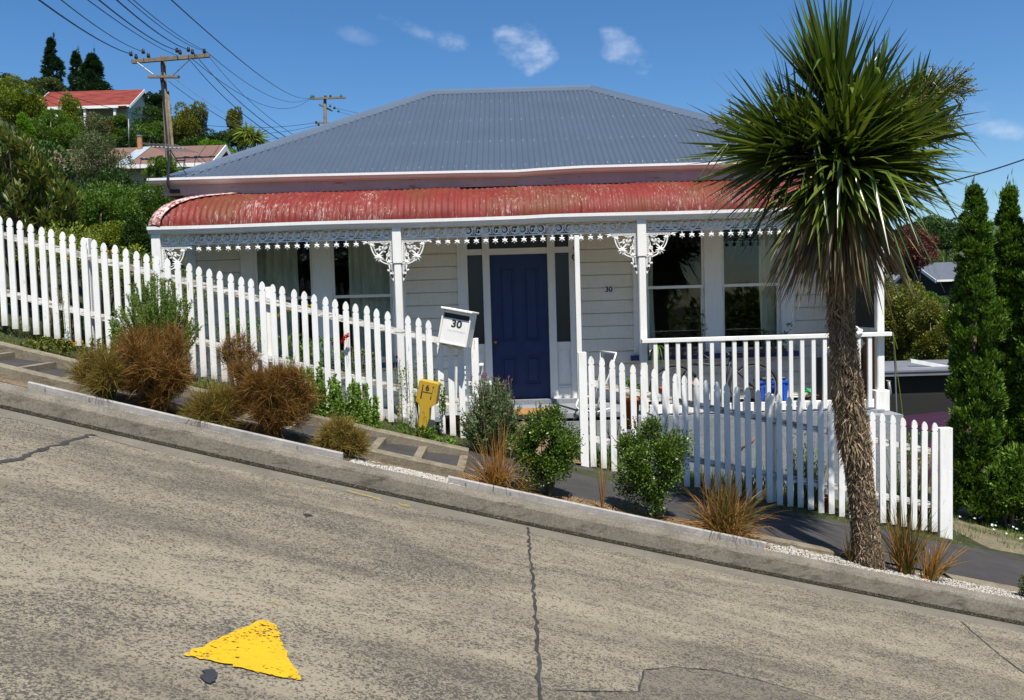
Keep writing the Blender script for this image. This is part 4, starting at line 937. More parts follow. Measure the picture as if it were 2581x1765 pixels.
# --- eaves: gutter with its sag, fascia, soffit
gp = [(-4.86, 3.345), (-4.5, 3.345), (-2.6, 3.342), (-.5, 3.328), (.15, 3.318), (.35, 3.330), (.95, 3.348), (2.5, 3.345), (4.85, 3.345)]
def gz(x):
    for (a, za), (b, zb_) in zip(gp[:-1], gp[1:]):
        if x <= b: return za+(zb_-za)*(x-a)/(b-a)
    return gp[-1][1]
MB().sweep_x([-4.55+.15*i for i in range(62)]+[4.74], gutter_prof(10.79, .11, .075), lambda x: gz(x)-.004).build('gutter', M['gutter'], house)
f = MB(); f.box(EX0+.01, EX1-.04, 10.795, 10.82, 3.205, 3.39); f.build('fascia', M['fascia'], house)
f = MB().box(EX0+.01, EX0+.03, 10.821, BYY, 3.21, 3.38).build('fascia', M['fascia'], house); f = MB().box(EX1-.06, EX1-.04, 10.821, BYY, 3.21, 3.38).build('fascia', M['fascia'], house)
MB().box(EX0+.032, EX1-.062, 10.821, YW-.002, 3.25, 3.262).build('soffit', M['fascia'], house)
# --- downpipe, wind screen pane at the right end
px_ = P(2156, 760, 10.95).x; MB().tube([(px_, 10.97, .35), (px_, 10.97, 2.65)], .035, 12).tube([(px_, 10.97, 1.6), (px_, 10.97, 1.64)], .040, 12).build('downpipe', M['white'], house, True)
sxn = posts[3]; sg = MB().box(sxn-.012, sxn+.006, YP+.06, YW-.03, 1.28, 2.66); 
wsf = MB().box(sxn-.02, sxn+.02, YP+.055, YW-.03, 1.22, 1.279).build('wind_screen', M['white'], house); sg.build('pane', m_glass('screen_glass', (0.55, 0.62, 0.58), 1.0), wsf)
MB().box(sxn-.015, sxn+.015, YP+.056, YW-.03, .31, 1.219).build('end_panel', M['brown'], house)
# --- railing
rt = MB(); ra = P(1616, 861, 10.05); rbp = P(2243, 838, 10.05)
railing = MB().bbox(ra.x-.0, rbp.x, 9.985, 10.085, 1.185, 1.235, .005).build('railing', M['white'], house)
MB().bbox(posts[2]+.05, P(2202, 1015, 10.06).x, 10.04, 10.075, .325, .43, .004).build('bottom_rail', M['white'], railing)
for i in range(21):
    x = P(1652+28.35*i, 930, 10.03).x
    if x > posts[3]-.10: break
    MB().bbox(x-.024, x+.024, 9.998, 10.039, .335 if i != 20 else .35, 1.184, .003).build('baluster', M['white'], railing)
MB().prism([(posts[2]+.056, 1.184), (posts[2]+.15, 1.184), (posts[2]+.056, 1.07)], 10.03, 10.07).build('rail_bracket', M['white'], railing)
# --- numbers
def text(name, s, size, loc, mat, parent, bold=.0, rot=None, ext=.001, sx=1.0):
    cu = bpy.data.curves.new(name, 'FONT'); cu.body = s; cu.size = size; cu.align_x = 'CENTER'; cu.align_y = 'CENTER'; cu.extrude = ext; cu.offset = bold
    o = bpy.data.objects.new(name, cu); col.objects.link(o); bpy.context.view_layer.update()
    me = bpy.data.meshes.new_from_object(o.evaluated_get(bpy.context.evaluated_depsgraph_get())); bpy.data.objects.remove(o)
    me.transform((rot if rot is not None else Matrix.Identity(4)) @ Matrix.Rotation(PI/2, 4, 'X') @ Matrix.Scale(sx, 4, (1, 0, 0))); me.transform(Matrix.Translation(loc)); me.name = name
    return link(name, me, mat, parent)
nx, nz_ = px2w(1534, 730); pl = MB().bbox(nx-.065, nx+.065, YW-.012, YW-.002, nz_-.040, nz_+.042, .002).build('number_plate', M['whiteplastic'], house)
text('house_number', '30', .095, (nx, YW-.0135, nz_), M['blackpaint'], pl, .003, None, .001, 1.05)
# --- service bracket and cable at the left roof corner
lx = P(425, 440, 10.7).x; z_ = P(440, 482, 10.75).z
MB().box(P(434, 480, 10.77).x-.03, P(452, 480, 10.77).x, 10.76, 10.794, z_-.02, z_+.025).build('service_bracket', M['black'], house)
sp = MB(); sp.tube([P(441, 480, 10.74), P(428, 476, 10.7), P(423, 462, 10.68), P(424, 440, 10.68), P(428, 395, 10.68), P(427, 376, 10.68)], .018, 8); sp.build('service_mast', M['black'], house, True)
# ================================================================== TV AERIAL
ab = P(427, 376, 10.68); ae = thing('tv_aerial', 'small grey television aerial on the mast at the left corner of the cottage roof', 'aerial', tuple(ab))
a = MB(); a.tube([P(384, 370, 10.6), P(470, 375, 10.8)], .008, 6); a.build('boom', M['steel'], ae)
for i in range(9):
    t = i/8; c = P(384, 370, 10.6).lerp(P(470, 375, 10.8), t); MB().tube([c+Vector((-.09, -.16, .025)), c+Vector((.09, .16, -.025))], .004, 5).build('element', M['steel'], ae)
# ================================================================== FENCES
YF = 8.80
def ftop(x): return 1.3358 - 0.24892*x + 0.00414*x*x
def fbase(x): return 0.1504 - 0.25085*x + 0.0049*x*x
def picket_mesh(x, z0, z1, wd=.061, lean=0.0, y=YF):
    w_ = wd/2; h = z1
    prof = [(w_, z0), (w_, z0+.16), (w_, h-.108), (w_*.99, h-.100), (w_*.66, h-.096), (w_*.66, h-.090), (w_*.98, h-.080), (w_*1.0, h-.062), (w_*.86, h-.036), (w_*.52, h-.014), (.002, h)]
    poly = [(x+a, b) for a, b in prof]+[(x-a, b) for a, b in reversed(prof)]
    poly = [(px+lean*(pz-z0), pz) for px, pz in poly]
    return MB().prism(poly, y-.009, y+.009)
def grime(o):
    me = o.data; at = me.attributes.new('grime', 'FLOAT', 'POINT'); zs = [v.co.z for v in me.vertices]; lo_ = min(zs)
    at.data.foreach_set('value', [1.0 if z < lo_+.01 else 0.0 for z in zs]); return o
def fence(name, label, x0, x1, step, posts_, skip, up, lo_, phase=0.0, plain=()):
    xm_ = (x0+x1)/2; t = thing(name, label, 'fence', (xm_, YF, fbase(xm_)), 'white picket fences along the footpath')
    r = random.Random(int(abs(x0*100)))
    n = int(round((x1-x0)/step))
    for i in range(n+1):
        x = x0+step*i
        if i in skip: continue
        zt = ftop(x)+r.uniform(-.006, .006)
        if i in plain: zt -= plain[i]
        grime(picket_mesh(x, fbase(x)+.005+r.uniform(-.012, .012), zt, lean=r.uniform(-.008, .008), y=YF+r.uniform(-.002, .002)).build('picket', M['picket'], t))
    for dz_ in (up, lo_):
        xs = [x0-.04+(x1-x0+.08)*i/40 for i in range(41)]
        MB().sweep_x(xs, [(YF+.0115, -.034), (YF+.0115, .034), (YF+.050, .034), (YF+.050, -.034)], lambda x: ftop(x)-(dz_ if not callable(dz_) else dz_(x))).build('rail', M['rail'], t)
    for (x, wd, z0, z1, yb) in posts_:
        MB().bbox(x-wd/2, x+wd/2, yb-.045, yb+.045, z0, z1, .004).build('fence_post', M['picket'], t)
    return t
pxx = lambda sx, sy: P(sx, sy, YF).x
fx0 = pxx(102.5, 569); stp = (pxx(686, 715)-fx0)/22
k0 = 16
a0 = fx0-k0*stp; a1 = pxx(1154, 1000); nL = int(round((a1-a0)/stp))
# the picket hidden by the veranda post in the photograph is missing
miss = int(round((pxx(1009, 830)-a0)/stp))
pL = [(pxx(209, 650), .075, fbase(pxx(209, 650))-.1, ftop(pxx(209, 650))-.01, YF+.097), (pxx(676, 800), .075, .35, ftop(pxx(676, 800))-.045, YF+.097),
      (pxx(1199, 960), .078, fbase(pxx(1199, 960))-.03, P(1197, 853, YF).z, YF+.03)]
plainL = {nL-2: .15, nL-1: .15, nL: .15}
fence('picket_fence', 'white picket fence running uphill from the leaning letterbox to the left edge', a0, a1, stp, pL, {miss}, .195, .80, 0, plainL)
b0 = pxx(1492, 1000); stp2 = (pxx(2355, 1150)-b0)/round((pxx(2355, 1150)-b0)/stp)
pR = [(pxx(1470, 1000), .086, fbase(pxx(1470, 1000))-.03, P(1470, 888, YF).z, YF+.02),
      (pxx(1949, 1100), .088, fbase(pxx(1949, 1100)), ftop(pxx(1949, 1100))-.03, YF+.098), (pxx(1921, 1100), .03, fbase(pxx(1921, 1100)), ftop(pxx(1921, 1100))-.2, YF+.12),
      (pxx(2384, 1200), .135, fbase(pxx(2384, 1200))-.06, P(2384, 1079, YF).z, YF+.03)]
fence('picket_fence', 'white picket fence running downhill from the gateway past the cabbage tree to its end post', b0, pxx(2355, 1150), stp2, pR, set(), lambda x: .285+.02*x/4, .885)
# ================================================================== LETTERBOX
lb = P(1150, 830, YF-.12); lbx = thing('letterbox', 'leaning white wooden letterbox numbered 30 on the left gate post', 'letterbox', tuple(lb))
RT = Matrix.Translation(lb) @ Matrix.Rotation(math.radians(13.2-1.65), 4, 'Y') @ Matrix.Rotation(math.radians(-14), 4, 'Z')
def bx(m, x0, x1, y0, y1, z0, z1, b=.003):
    t = MB().bbox(x0, x1, y0, y1, z0, z1, b); m.add([tuple(RT @ Vector(v)) for v in t.v], t.f); return m
wL, hL, dL = .318/2, .33/2, .14
m = MB(); bx(m, -wL, -wL+.018, -.07, dL-.02, -hL, hL+.02); bx(m, wL-.018, wL, -.07, dL-.02, -hL, hL+.02); bx(m, -wL+.0185, wL-.0185, -.065, dL-.03, -hL, -hL+.018)
bx(m, -wL+.0185, wL-.0185, dL-.045, dL-.03, -hL+.019, hL+.015); bx(m, -wL+.0185, wL-.0185, -.068, -.056, hL-.010, hL+.018)
m.build('letterbox_body', M['white'], lbx)
m = MB(); bx(m, -wL+.0187, wL-.0187, -.056, -.044, -hL+.0185, hL-.060); m.build('front_panel', M['white'], lbx)
m = MB(); bx(m, -wL+.0190, wL-.0190, -.030, -.026, hL-.075, hL+.014); m.build('slot_shade', M['black'], lbx)  # black sheet painting the shade inside the opening under the lid
m = MB(); bx(m, -wL-.012, wL+.012, -.105, dL+.01, hL+.0215, hL+.0425, .004); m.build('lid', M['white'], lbx)
R3 = Matrix.Rotation(math.radians(13.2-1.65), 4, 'Y') @ Matrix.Rotation(math.radians(-14), 4, 'Z')
text('letterbox_number', '30', .105, tuple(RT @ Vector((.012, -.0572, .052))), M['blackpaint'], lbx, .0035, R3, .001, 1.1)
M['faded'] = m_plain('faded_lettering', (0.50, 0.48, 0.45), .7)
text('faded_lettering', 'No Circulars', .030, tuple(RT @ Vector((.020, -.0568, -.020))), M['faded'], lbx, 0, R3, .0003, 1.2)
# ================================================================== HYDRANT MARKER POST
mp_ = P(1078, 1090, 8.50); mk = thing('hydrant_marker', 'squat yellow hydrant marker post with black 6 in front of the picket fence', 'marker post', tuple(mp_))
yk = 8.50; pts = [(1051, 1100), (1070, 1102), (1081, 1058), (1083, 1029), (1094, 1022), (1099, 1020), (1107, 970), (1104, 966), (1060, 957), (1056, 960), (1047, 1011), (1056, 1020), (1057, 1034)]
poly = [(P(a, b, yk).x, P(a, b, yk).z) for a, b in pts]
cx_ = sum(p[0] for p in poly)/len(poly); cz_ = sum(p[1] for p in poly)/len(poly)
m = MB(); n = len(poly)
inn = [(cx_+(a-cx_)*.93, cz_+(b-cz_)*.965) for a, b in poly]
m.v = [(a, yk, b) for a, b in inn]+[(a, yk+.012, b) for a, b in poly]+[(a+.012, yk+.085, b+.002) for a, b in poly]
m.f = [tuple(range(n-1, -1, -1)), tuple(range(2*n, 3*n))]+[(i, (i+1) % n, (i+1) % n+n, i+n) for i in range(n)]+[(i+n, (i+1) % n+n, (i+1) % n+2*n, i+2*n) for i in range(n)]
m.build('marker_body', M['marker'], mk)
m = MB()
def qd(m, q, y=yk-.0015):
    w0 = [P(a, b, y) for a, b in q]; m.add([tuple(v) for v in w0]+[(v.x, v.y+.001, v.z) for v in w0], [(0, 1, 2, 3), (7, 6, 5, 4), (0, 4, 5, 1), (1, 5, 6, 2), (2, 6, 7, 3), (3, 7, 4, 0)])
qd(m, [(1065.5, 969.5), (1068, 970), (1062, 1005.5), (1058.5, 1004)]); qd(m, [(1066, 986.5), (1088, 991), (1087.6, 993), (1065.6, 988.8)]); qd(m, [(1090.5, 975), (1094.5, 975.5), (1094, 978.5), (1090, 978)])
qd(m, [(1091, 979), (1092, 979), (1086, 1008), (1085, 1007.8)]); qd(m, [(1084.5, 1000), (1087, 1000.4), (1085.8, 1008.4), (1083.6, 1008)])
m.build('marker_symbol', M['blackpaint'], mk)
text('marker_number', '6', .080, tuple(P(1077.5, 978, yk-.004)), M['blackpaint'], mk, .0003, Matrix.Rotation(math.radians(8.5), 4, 'Y'), .0008, 1.1)
# ================================================================== THINGS ON THE VERANDA
def tubes(m, segs, r, n=8):
    for s_ in segs: m.tube(s_, r, n)
    return m
# bicycle
yb = 10.72; Q = lambda a, b, y=yb: P(a, b, y)
bk = thing('bicycle', 'dark bicycle leaning against the veranda wall behind the railing', 'bicycle', tuple(Q(1800, 1030)))
rear, front = Q(1899, 978), Q(1701, 983); bbk = Q(1821, 996); head = Q(1737, 918); headb = Q(1731, 934); seatc = Q(1842, 920); sad = Q(1845, 893)
RWH = .315
for c, nm in ((front, 'wheel'), (rear, 'wheel')):
    m = MB(); m.tube([(c.x+RWH*math.cos(2*PI*i/40), yb, c.z+RWH*math.sin(2*PI*i/40)) for i in range(41)], .019, 8, False); wo = m.build('wheel', M['tyre'], bk, True)
    m = MB(); m.tube([(c.x+(RWH-.03)*math.cos(2*PI*i/40), yb, c.z+(RWH-.03)*math.sin(2*PI*i/40)) for i in range(41)], .009, 6, False)
    for i in range(24): a = 2*PI*i/24; m.tube([(c.x, yb+(.02 if i % 2 else -.02), c.z), (c.x+(RWH-.03)*math.cos(a+.2*(-1)**i), yb, c.z+(RWH-.03)*math.sin(a+.2*(-1)**i))], .0015, 3, False)
    m.build('rim', M['steel'], wo, True)
m = MB(); tubes(m, [[headb, bbk], [head, headb], [head, seatc], [bbk, sad+Vector((-.01, 0, -.03))]], .016)
for s_ in (-.05, .05): o = Vector((0, s_, 0)); tubes(m, [[bbk+o, rear+o], [seatc+o*.4, rear+o]], .009)
m.build('frame', M['black'], bk, True)
m = MB()
for s_ in (-.045, .045): o = Vector((0, s_, 0)); tubes(m, [[headb+o, headb.lerp(front, .5)+o, front+o]], .010)
m.build('fork', M['black'], bk, True)
m = MB(); tubes(m, [[head, Q(1741, 893)], [Q(1741, 893), Q(1757, 886, yb-.05), Q(1778, 898, yb-.25), Q(1797, 910, yb-.30)], [Q(1741, 893), Q(1757, 889, yb+.05), Q(1790, 888, yb+.25)]], .012); m.tube([Q(1776, 908, yb-.28), Q(1800, 908, yb-.28), Q(1796, 914, yb-.28), Q(1778, 914, yb-.28)], .008, 6)
m.build('handlebar', M['black'], bk, True)
m = MB(); m.bbox(sad.x-.06, sad.x+.20, yb-.06, yb+.06, sad.z-.02, sad.z+.035, .018); m.build('saddle', M['black'], bk, True)
m = MB(); m.tube([bbk+Vector((0, -.05, 0)), bbk+Vector((0, -.06, 0))], .09, 20); m.tube([bbk+Vector((0, -.06, 0)), bbk+Vector((.10, -.08, -.13))], .010, 6); m.bbox(bbk.x+.06, bbk.x+.15, yb-.17, yb-.08, bbk.z-.155, bbk.z-.135, .004); m.build('crank', M['steel'], bk, True)
# blue tub
def tub(name, label, cat, sx0, sx1, sy0, sy1, y, mat, rim, contents=None):
    a, b = P(sx0, sy0, y), P(sx1, sy1, y); x0, x1, z1, z0 = a.x, b.x, a.z, .306; t = thing(name, label, cat, ((x0+x1)/2, y+.14, z0)); k = .02
    m = MB(); d_ = .28
    m.hull8([(x0+k, y+k, z0), (x1-k, y+k, z0), (x1-k, y+d_-k, z0), (x0+k, y+d_-k, z0), (x0, y, z1), (x1, y, z1), (x1, y+d_, z1), (x0, y+d_, z1)])
    for i in range(1, 6): q = x0+(x1-x0)*i/6; m.box(q-.008, q+.008, y-.006, y+.01, z0+.03, z1-.04)
    m.build('tub_body', mat, t)
    MB().box(x0-.012, x1+.012, y-.014, y+d_+.012, z1-.022, z1+.008).build('rim', mat if not rim else rim, t)
    MB().bbox(x0+.02, x1-.02, y+.02, y+d_-.02, z1+.009, z1+.05, .015).build('contents', M['black'], t)
tub('tub', 'blue plastic tub with black contents behind the bicycle wheel on the veranda', 'tub', 1917, 1988, 962, 1012, 10.80, M['bluetub'], None)
ob = P(1745, 985, 10.45); m = MB().lathe([(.001, -.115), (.07, -.11), (.098, -.05), (.100, .02), (.085, .09), (.06, .115), (.001, .12)], tuple(ob), 20)
tag(m.build('clay_urn', M['orange'], None, True), 'rounded orange urn standing behind the veranda railing below the bicycle frame', 'urn')
ob = P(1674, 990, 10.5); tag(MB().lathe([(.001, -.06), (.05, -.06), (.07, .05), (.075, .05), (.075, .07), (.001, .065)], tuple(ob), 16).build('flower_pot', M['terracotta'], None, True), 'small terracotta pot behind the railing near the front bicycle wheel', 'pot')
# planter troughs on the sill, with plants
def leaves_at(name, mat, centres, radii, n, L, W, parent, up=0.4, jit=0.5, label=None, cat=None, group=None, kind=None):
    gs = []
    centres = np.array(centres, float); radii = np.array(radii, float)
    if radii.ndim == 1: radii = np.stack([radii]*3, 1)
    wt = radii.prod(1)**(2/3); cnt = np.maximum(1, (n*wt/wt.sum()).astype(int))
    for c, r, k in zip(centres, radii, cnt):
        d_ = rdir(k); rad = rs.uniform(0.5, 1.05, (k, 1))**0.5
        pos = c + d_*r*rad; dd = norm(d_ + rdir(k)*jit + np.array([0, 0, up]))
        gs.append(leaf_geo(pos, dd, L*rs.uniform(.6, 1.25, k), W*rs.uniform(.7, 1.2, k)))
    V, F = join_geo(gs); o = link(name, np_mesh(name, V, F), mat, parent)
    return tag(o, label, cat, group, kind) if (label or kind) else o
def trough(sx0, sx1, sy0, sy1, label):
    y = YW-.30; a, b = P(sx0, sy0, y), P(sx1, sy1, y); x0, x1, z1, z0 = a.x, b.x, a.z, WB-.0
    t = thing('planter_box', label, 'planter', ((x0+x1)/2, y+.09, z0)); 
    MB().hull8([(x0+.01, y+.02, z0-.001), (x1-.01, y+.02, z0-.001), (x1-.01, y+.18, z0-.001), (x0+.01, y+.18, z0-.001), (x0, y, z1), (x1, y, z1), (x1, y+.2, z1), (x0, y+.2, z1)]).build('trough', M['planter'], t)
    MB().box(x0-.008, x1+.008, y-.008, y+.208, z1-.02, z1+.005).build('rim', M['planter'], t)
    return t, x0, x1, z1, y
t, x0, x1, z1, y = trough(1636, 1760, 878, 900, 'dark grey planter trough under the left half of the right-hand window')
leaves_at('trough_plant', LF['mid'], [(x0+.08+(x1-x0-.16)*i/4, y+.1, z1+.03) for i in range(5)], [.06]*5, 260, .05, .02, t)
V, F = blade_geo(np.array([(P(1657, 868, y).x, y, z1+.03)]*14), rdir(14)*np.array([.8, .5, .3])+np.array([0, -.4, .5]), .22, .014, 1.6, 5); link('trailing_leaves', np_mesh('trailing_leaves', V, F), LF['bright'], t)
t, x0, x1, z1, y = trough(1885, 1984, 877, 900, 'dark grey planter trough with leafy plants under the right half of the right-hand window')
leaves_at('trough_plant', LF['mid'], [(x0+.05+(x1-x0-.1)*i/4, y+.1, z1+.05) for i in range(5)]+[(P(1930, 845, y).x, y+.1, P(1930, 845, y).z), (P(1985, 845, y).x, y+.1, P(1985, 850, y).z), (P(1998, 825, y).x, y+.1, P(1998, 825, y).z)], [.06]*5+[.05, .045, .03], 480, .05, .02, t)
t2 = thing('plant_stem', 'tall thin leafy plant at the window behind the railing', 'plant', tuple(P(1770, 880, YW-.2)))
m = MB(); m.tube([P(1772, 893, YW-.2), P(1769, 830, YW-.2), P(1772, 780, YW-.2)], .004, 5); m.build('stem', M['twig'], t2); leaves_at('leaves', LF['mid'], [P(1766, 850, YW-.2), P(1772, 825, YW-.2), P(1770, 800, YW-.2)], [.04, .04, .03], 70, .04, .02, t2)
# garden chairs
def chair_right():
    y = 9.95; t = thing('folding_chair', 'white tubular folding garden chair right of the front door', 'chair', tuple(P(1530, 1035, y))); Q = lambda a, b, dy_=0: P(a, b, y+dy_)
    tubes(MB(), [[Q(1553, 890), Q(1540, 935), Q(1513, 1000), Q(1500, 1050)], [Q(1515, 886, .4), Q(1512, 940, .4), Q(1490, 1050, .4)], [Q(1553, 890), Q(1515, 886, .4)], [Q(1455, 1015), Q(1451, 1025), Q(1458, 1031), Q(1500, 1040)], [Q(1455, 1015), Q(1460, 1000, .4), Q(1500, 1000, .4)], [Q(1500, 1040), Q(1545, 1028, .1)]], .011).build('chair_frame', M['whiteplastic'], t, True)
    MB().hull8([Q(1465, 1018), Q(1525, 1018), Q(1530, 1008, .4), Q(1470, 1008, .4), Q(1465, 1014), Q(1525, 1014), Q(1530, 1004, .4), Q(1470, 1004, .4)]).build('seat', M['black'], t)
    MB().hull8([Q(1518, 960, .38), Q(1545, 960), Q(1553, 895), Q(1520, 890, .38), Q(1519, 960, .385), Q(1546, 960, .005), Q(1554, 895, .005), Q(1521, 890, .385)]).build('backrest', m_glass('mesh_fabric', (.8, .8, .8), .2), t)
chair_right()
def chair_left():
    y = 10.05; t = thing('slatted_chair', 'white slatted garden chair behind the pickets left of the front door', 'chair', tuple(P(1180, 1050, y))); Q = lambda a, b, dy_=0: P(a, b, y+dy_)
    for (a, b, c, d_) in ((1214, 915, 1207, 1058), (1150, 925, 1148, 1058)): MB().tube([Q(a, b), Q(c, d_)], .017, 6).build('leg', M['whiteplastic'], t)
    MB().bbox(Q(1202, 916).x, Q(1220, 916).x, y-.2, y-.08, Q(1210, 920).z, Q(1210, 915).z, .003).build('armrest', M['whiteplastic'], t)
    MB().tube([Q(1214, 921, -.15), Q(1207, 965, -.12)], .014, 6).build('arm_support', M['whiteplastic'], t)
    for i, (a, b) in enumerate(((962, 972), (974, 980), (1000, 1005), (1018, 1022))): MB().bbox(Q(1150, 0).x, Q(1210, 0).x, y-.01+.02*i, y+.02+.02*i, Q(1180, b).z, Q(1180, a).z, .003).build('slat', M['whiteplastic'], t)
    for i in range(5): MB().bbox(Q(1128, 0).x, Q(1142, 0).x, y+.2, y+.215, Q(1130, 935+i*13).z, Q(1130, 928+i*13).z, .002).build('slat', M['whiteplastic'], t)
chair_left()
# clutter at the right end
def cabinet(name, label, sx0, sx1, sy0, y, mat, z0=.306, d_=.3, cat='cabinet'):
    a, b = P(sx0, sy0, y), P(sx1, sy0, y); t = thing(name, label, cat, ((a.x+b.x)/2, y, z0)); MB().bbox(a.x, b.x, y, y+d_, z0, a.z, .006).build('carcass', mat, t)
    MB().box(a.x+.015, b.x-.015, y-.008, y-.001, z0+.04, a.z-.03).build('door', mat, t); MB().box(b.x-.05, b.x-.035, y-.02, y-.009, (z0+a.z)/2-.03, (z0+a.z)/2+.03).build('handle', M['steel'], t)
cabinet('cabinet', 'dark cabinet against the veranda wall left of the cabbage tree trunk', 2080, 2118, 905, 10.75, M['darkcab'])
cabinet('cabinet', 'dark brown cabinet at the right end of the veranda', 2160, 2190, 890, 10.6, M['darkcab'])
tag(MB().bbox(P(2169, 960, 10.5).x, P(2180, 960, 10.5).x, 10.5, 10.53, .306, P(2170, 955, 10.5).z, .004).build('plank', M['brown']), 'short brown plank standing against the dark cabinet', 'plank')
def crumple(name, label, c, r, mat, cat, sz=1.0, seed=0, k=.25):
    rr_ = random.Random(seed); m = MB().ball(c, r, 12, sz); C = Vector(c); ph = [rr_.uniform(0, 6) for _ in range(6)]
    m.v = [tuple(C+(Vector(v)-C)*(1+k*math.sin(9*(v[0]-c[0])/r*.5+ph[0])*math.cos(7*(v[2]-c[2])/r*.5+ph[1])+k*.5*math.sin(23*(v[2]-c[2])/r*.3+ph[2]+v[0]*40))) for v in m.v]
    return tag(m.build(name, mat, None, True), label, cat)
crumple('cloth', 'crumpled white cloth hanging over the veranda rail right of the trunk', tuple(P(2161, 838, 10.03)), .062, M['whiteplastic'], 'cloth', 1.0, 2)
crumple('plastic_bag', 'white plastic bag hanging inside the railing right of the trunk', tuple(P(2166, 865, 10.12)), .05, M['whiteplastic'], 'bag', 1.6, 3)
crumple('plastic_bag', 'white plastic bag on top of the dark cabinet left of the trunk', tuple(P(2096, 886, 10.8)), .07, M['whiteplastic'], 'bag', .8, 4)
crumple('cloth', 'green cloth on the veranda floor behind the railing', tuple(P(2038, 985, 10.6)), .05, m_plain('green_plastic', (.02, .30, .10), .5), 'cloth', .6, 5)
crumple('shoes', 'brown shoes heaped on the veranda floor behind the railing', tuple(P(2050, 1003, 10.5)), .07, M['brown'], 'shoes', .5, 6)
# doormat
a, b = P(1292, 1027, 10.02), P(1402, 1024, 10.02)
tag(MB().bbox(a.x, b.x, 9.955, 10.45, FLOOR-.001, FLOOR+.02, .004).build('doormat', M['coir']), 'brown coir doormat at the edge of the step before the blue door', 'doormat')
# sandstone rocks at the path
def rock(c, r, seed, label):
    rr_ = random.Random(seed); m = MB().ball(c, r, 8, .7); C = Vector(c); m.v = [tuple(C+(Vector(v)-C)*(rr_.uniform(.85, 1.15))) for v in m.v]; tag(m.build('rock', M['stone']), label, 'rock', 'sandstone rocks at the gateway')
for i, (sx, sy, r, lab) in enumerate(((1312, 1085, .13, 'large sandstone rock below the doormat step'), (1345, 1105, .10, 'middle sandstone rock half hidden by the left round shrub'), (1300, 1120, .11, 'sandstone rock behind the lavender and orange sedge'))): rock(tuple(P(sx, sy, 9.3)), r, i, lab)
MB_p = MB()
for i in range(7): x = -.25+i*.0; 
V = []; F = []
for j in range(8):
    for i in range(9): x = -.42+i*.14; y = 8.72+j*.18; V.append((x, y, ST(x)+.155+.008*((i*7+j*3) % 3)+.012*j))
for j in range(7):
    for i in range(8): a = j*9+i; F.append((a, a+1, a+10, a+9))
me = bpy.data.meshes.new('garden_path'); me.from_pydata(V, [], F); tag(link('garden_path', me, M['stone']), kind='structure')
# hose, bamboo and post right of the veranda
m = MB(); m.tube([P(a, b, 9.3) for a, b in ((1866, 1180), (1864, 1140), (1872, 1128), (1884, 1124), (1895, 1115), (1900, 1105))], .015, 8); tag(m.build('pipe', M['brown'], None, True), 'bent rusty brown pipe behind the pickets left of the cabbage tree', 'pipe')
t = thing('clothes_prop', 'grey metal rod with yellow straps standing right of the veranda corner', 'rod', tuple(P(2262, 1070, 10.2)))
tubes(MB(), [[P(2251, 838, 10.2), P(2256, 930, 10.2), P(2261, 1066, 10.2)]], .009).build('rod', M['steel'], t); tubes(MB(), [[P(2252, 850, 10.18), P(2260, 930, 10.18), P(2268, 985, 10.18), P(2276, 1053, 10.18)], [P(2254, 850, 10.18), P(2262, 880, 10.18)]], .005, 5).build('strap', LF['yelgreen'], t)
m = MB(); m.tube([P(2240, 962, 10.9), P(2244, 990, 10.9), P(2236, 1010, 10.9)], .02, 8); m.tube([P(2233, 960, 10.9), P(2245, 962, 10.9)], .012, 6)
tag(m.build('bracket_arm', M['steel'], None, True), 'grey metal frame poking out behind the corner veranda post', 'frame')
# terracotta pots behind the right fence
def pot(c, r, h, label, mat=None, plant=None):
    t = thing('flower_pot', label, 'pot', c); MB().lathe([(r*.7, 0), (r*.95, h*.85), (r*1.08, h*.85), (r*1.08, h), (r*.9, h), (r*.85, h*.9)], c, 20).build('pot_body', mat or M['terracotta'], t, True)
    if plant: leaves_at('pot_plant', LF[plant], [(c[0], c[1], c[2]+h+.06)], [.12], 240, .05, .025, t)
c = P(1590, 1080, 9.35); pot((c.x, c.y, c.z), .11, .36, 'tall terracotta pot of greenery behind the pickets right of the gateway', None, 'mid')
c = P(2075, 1282, 9.15); pot((c.x, c.y, c.z-.02), .10, .16, 'low terracotta pot behind the pickets beside the cabbage tree trunk')
c = P(1140, 1090, 9.3); pot((c.x, c.y, c.z-.02), .10, .20, 'terracotta pot behind the pickets below the letterbox', m_plain('dull_red_pot', (.25, .05, .03), .7))
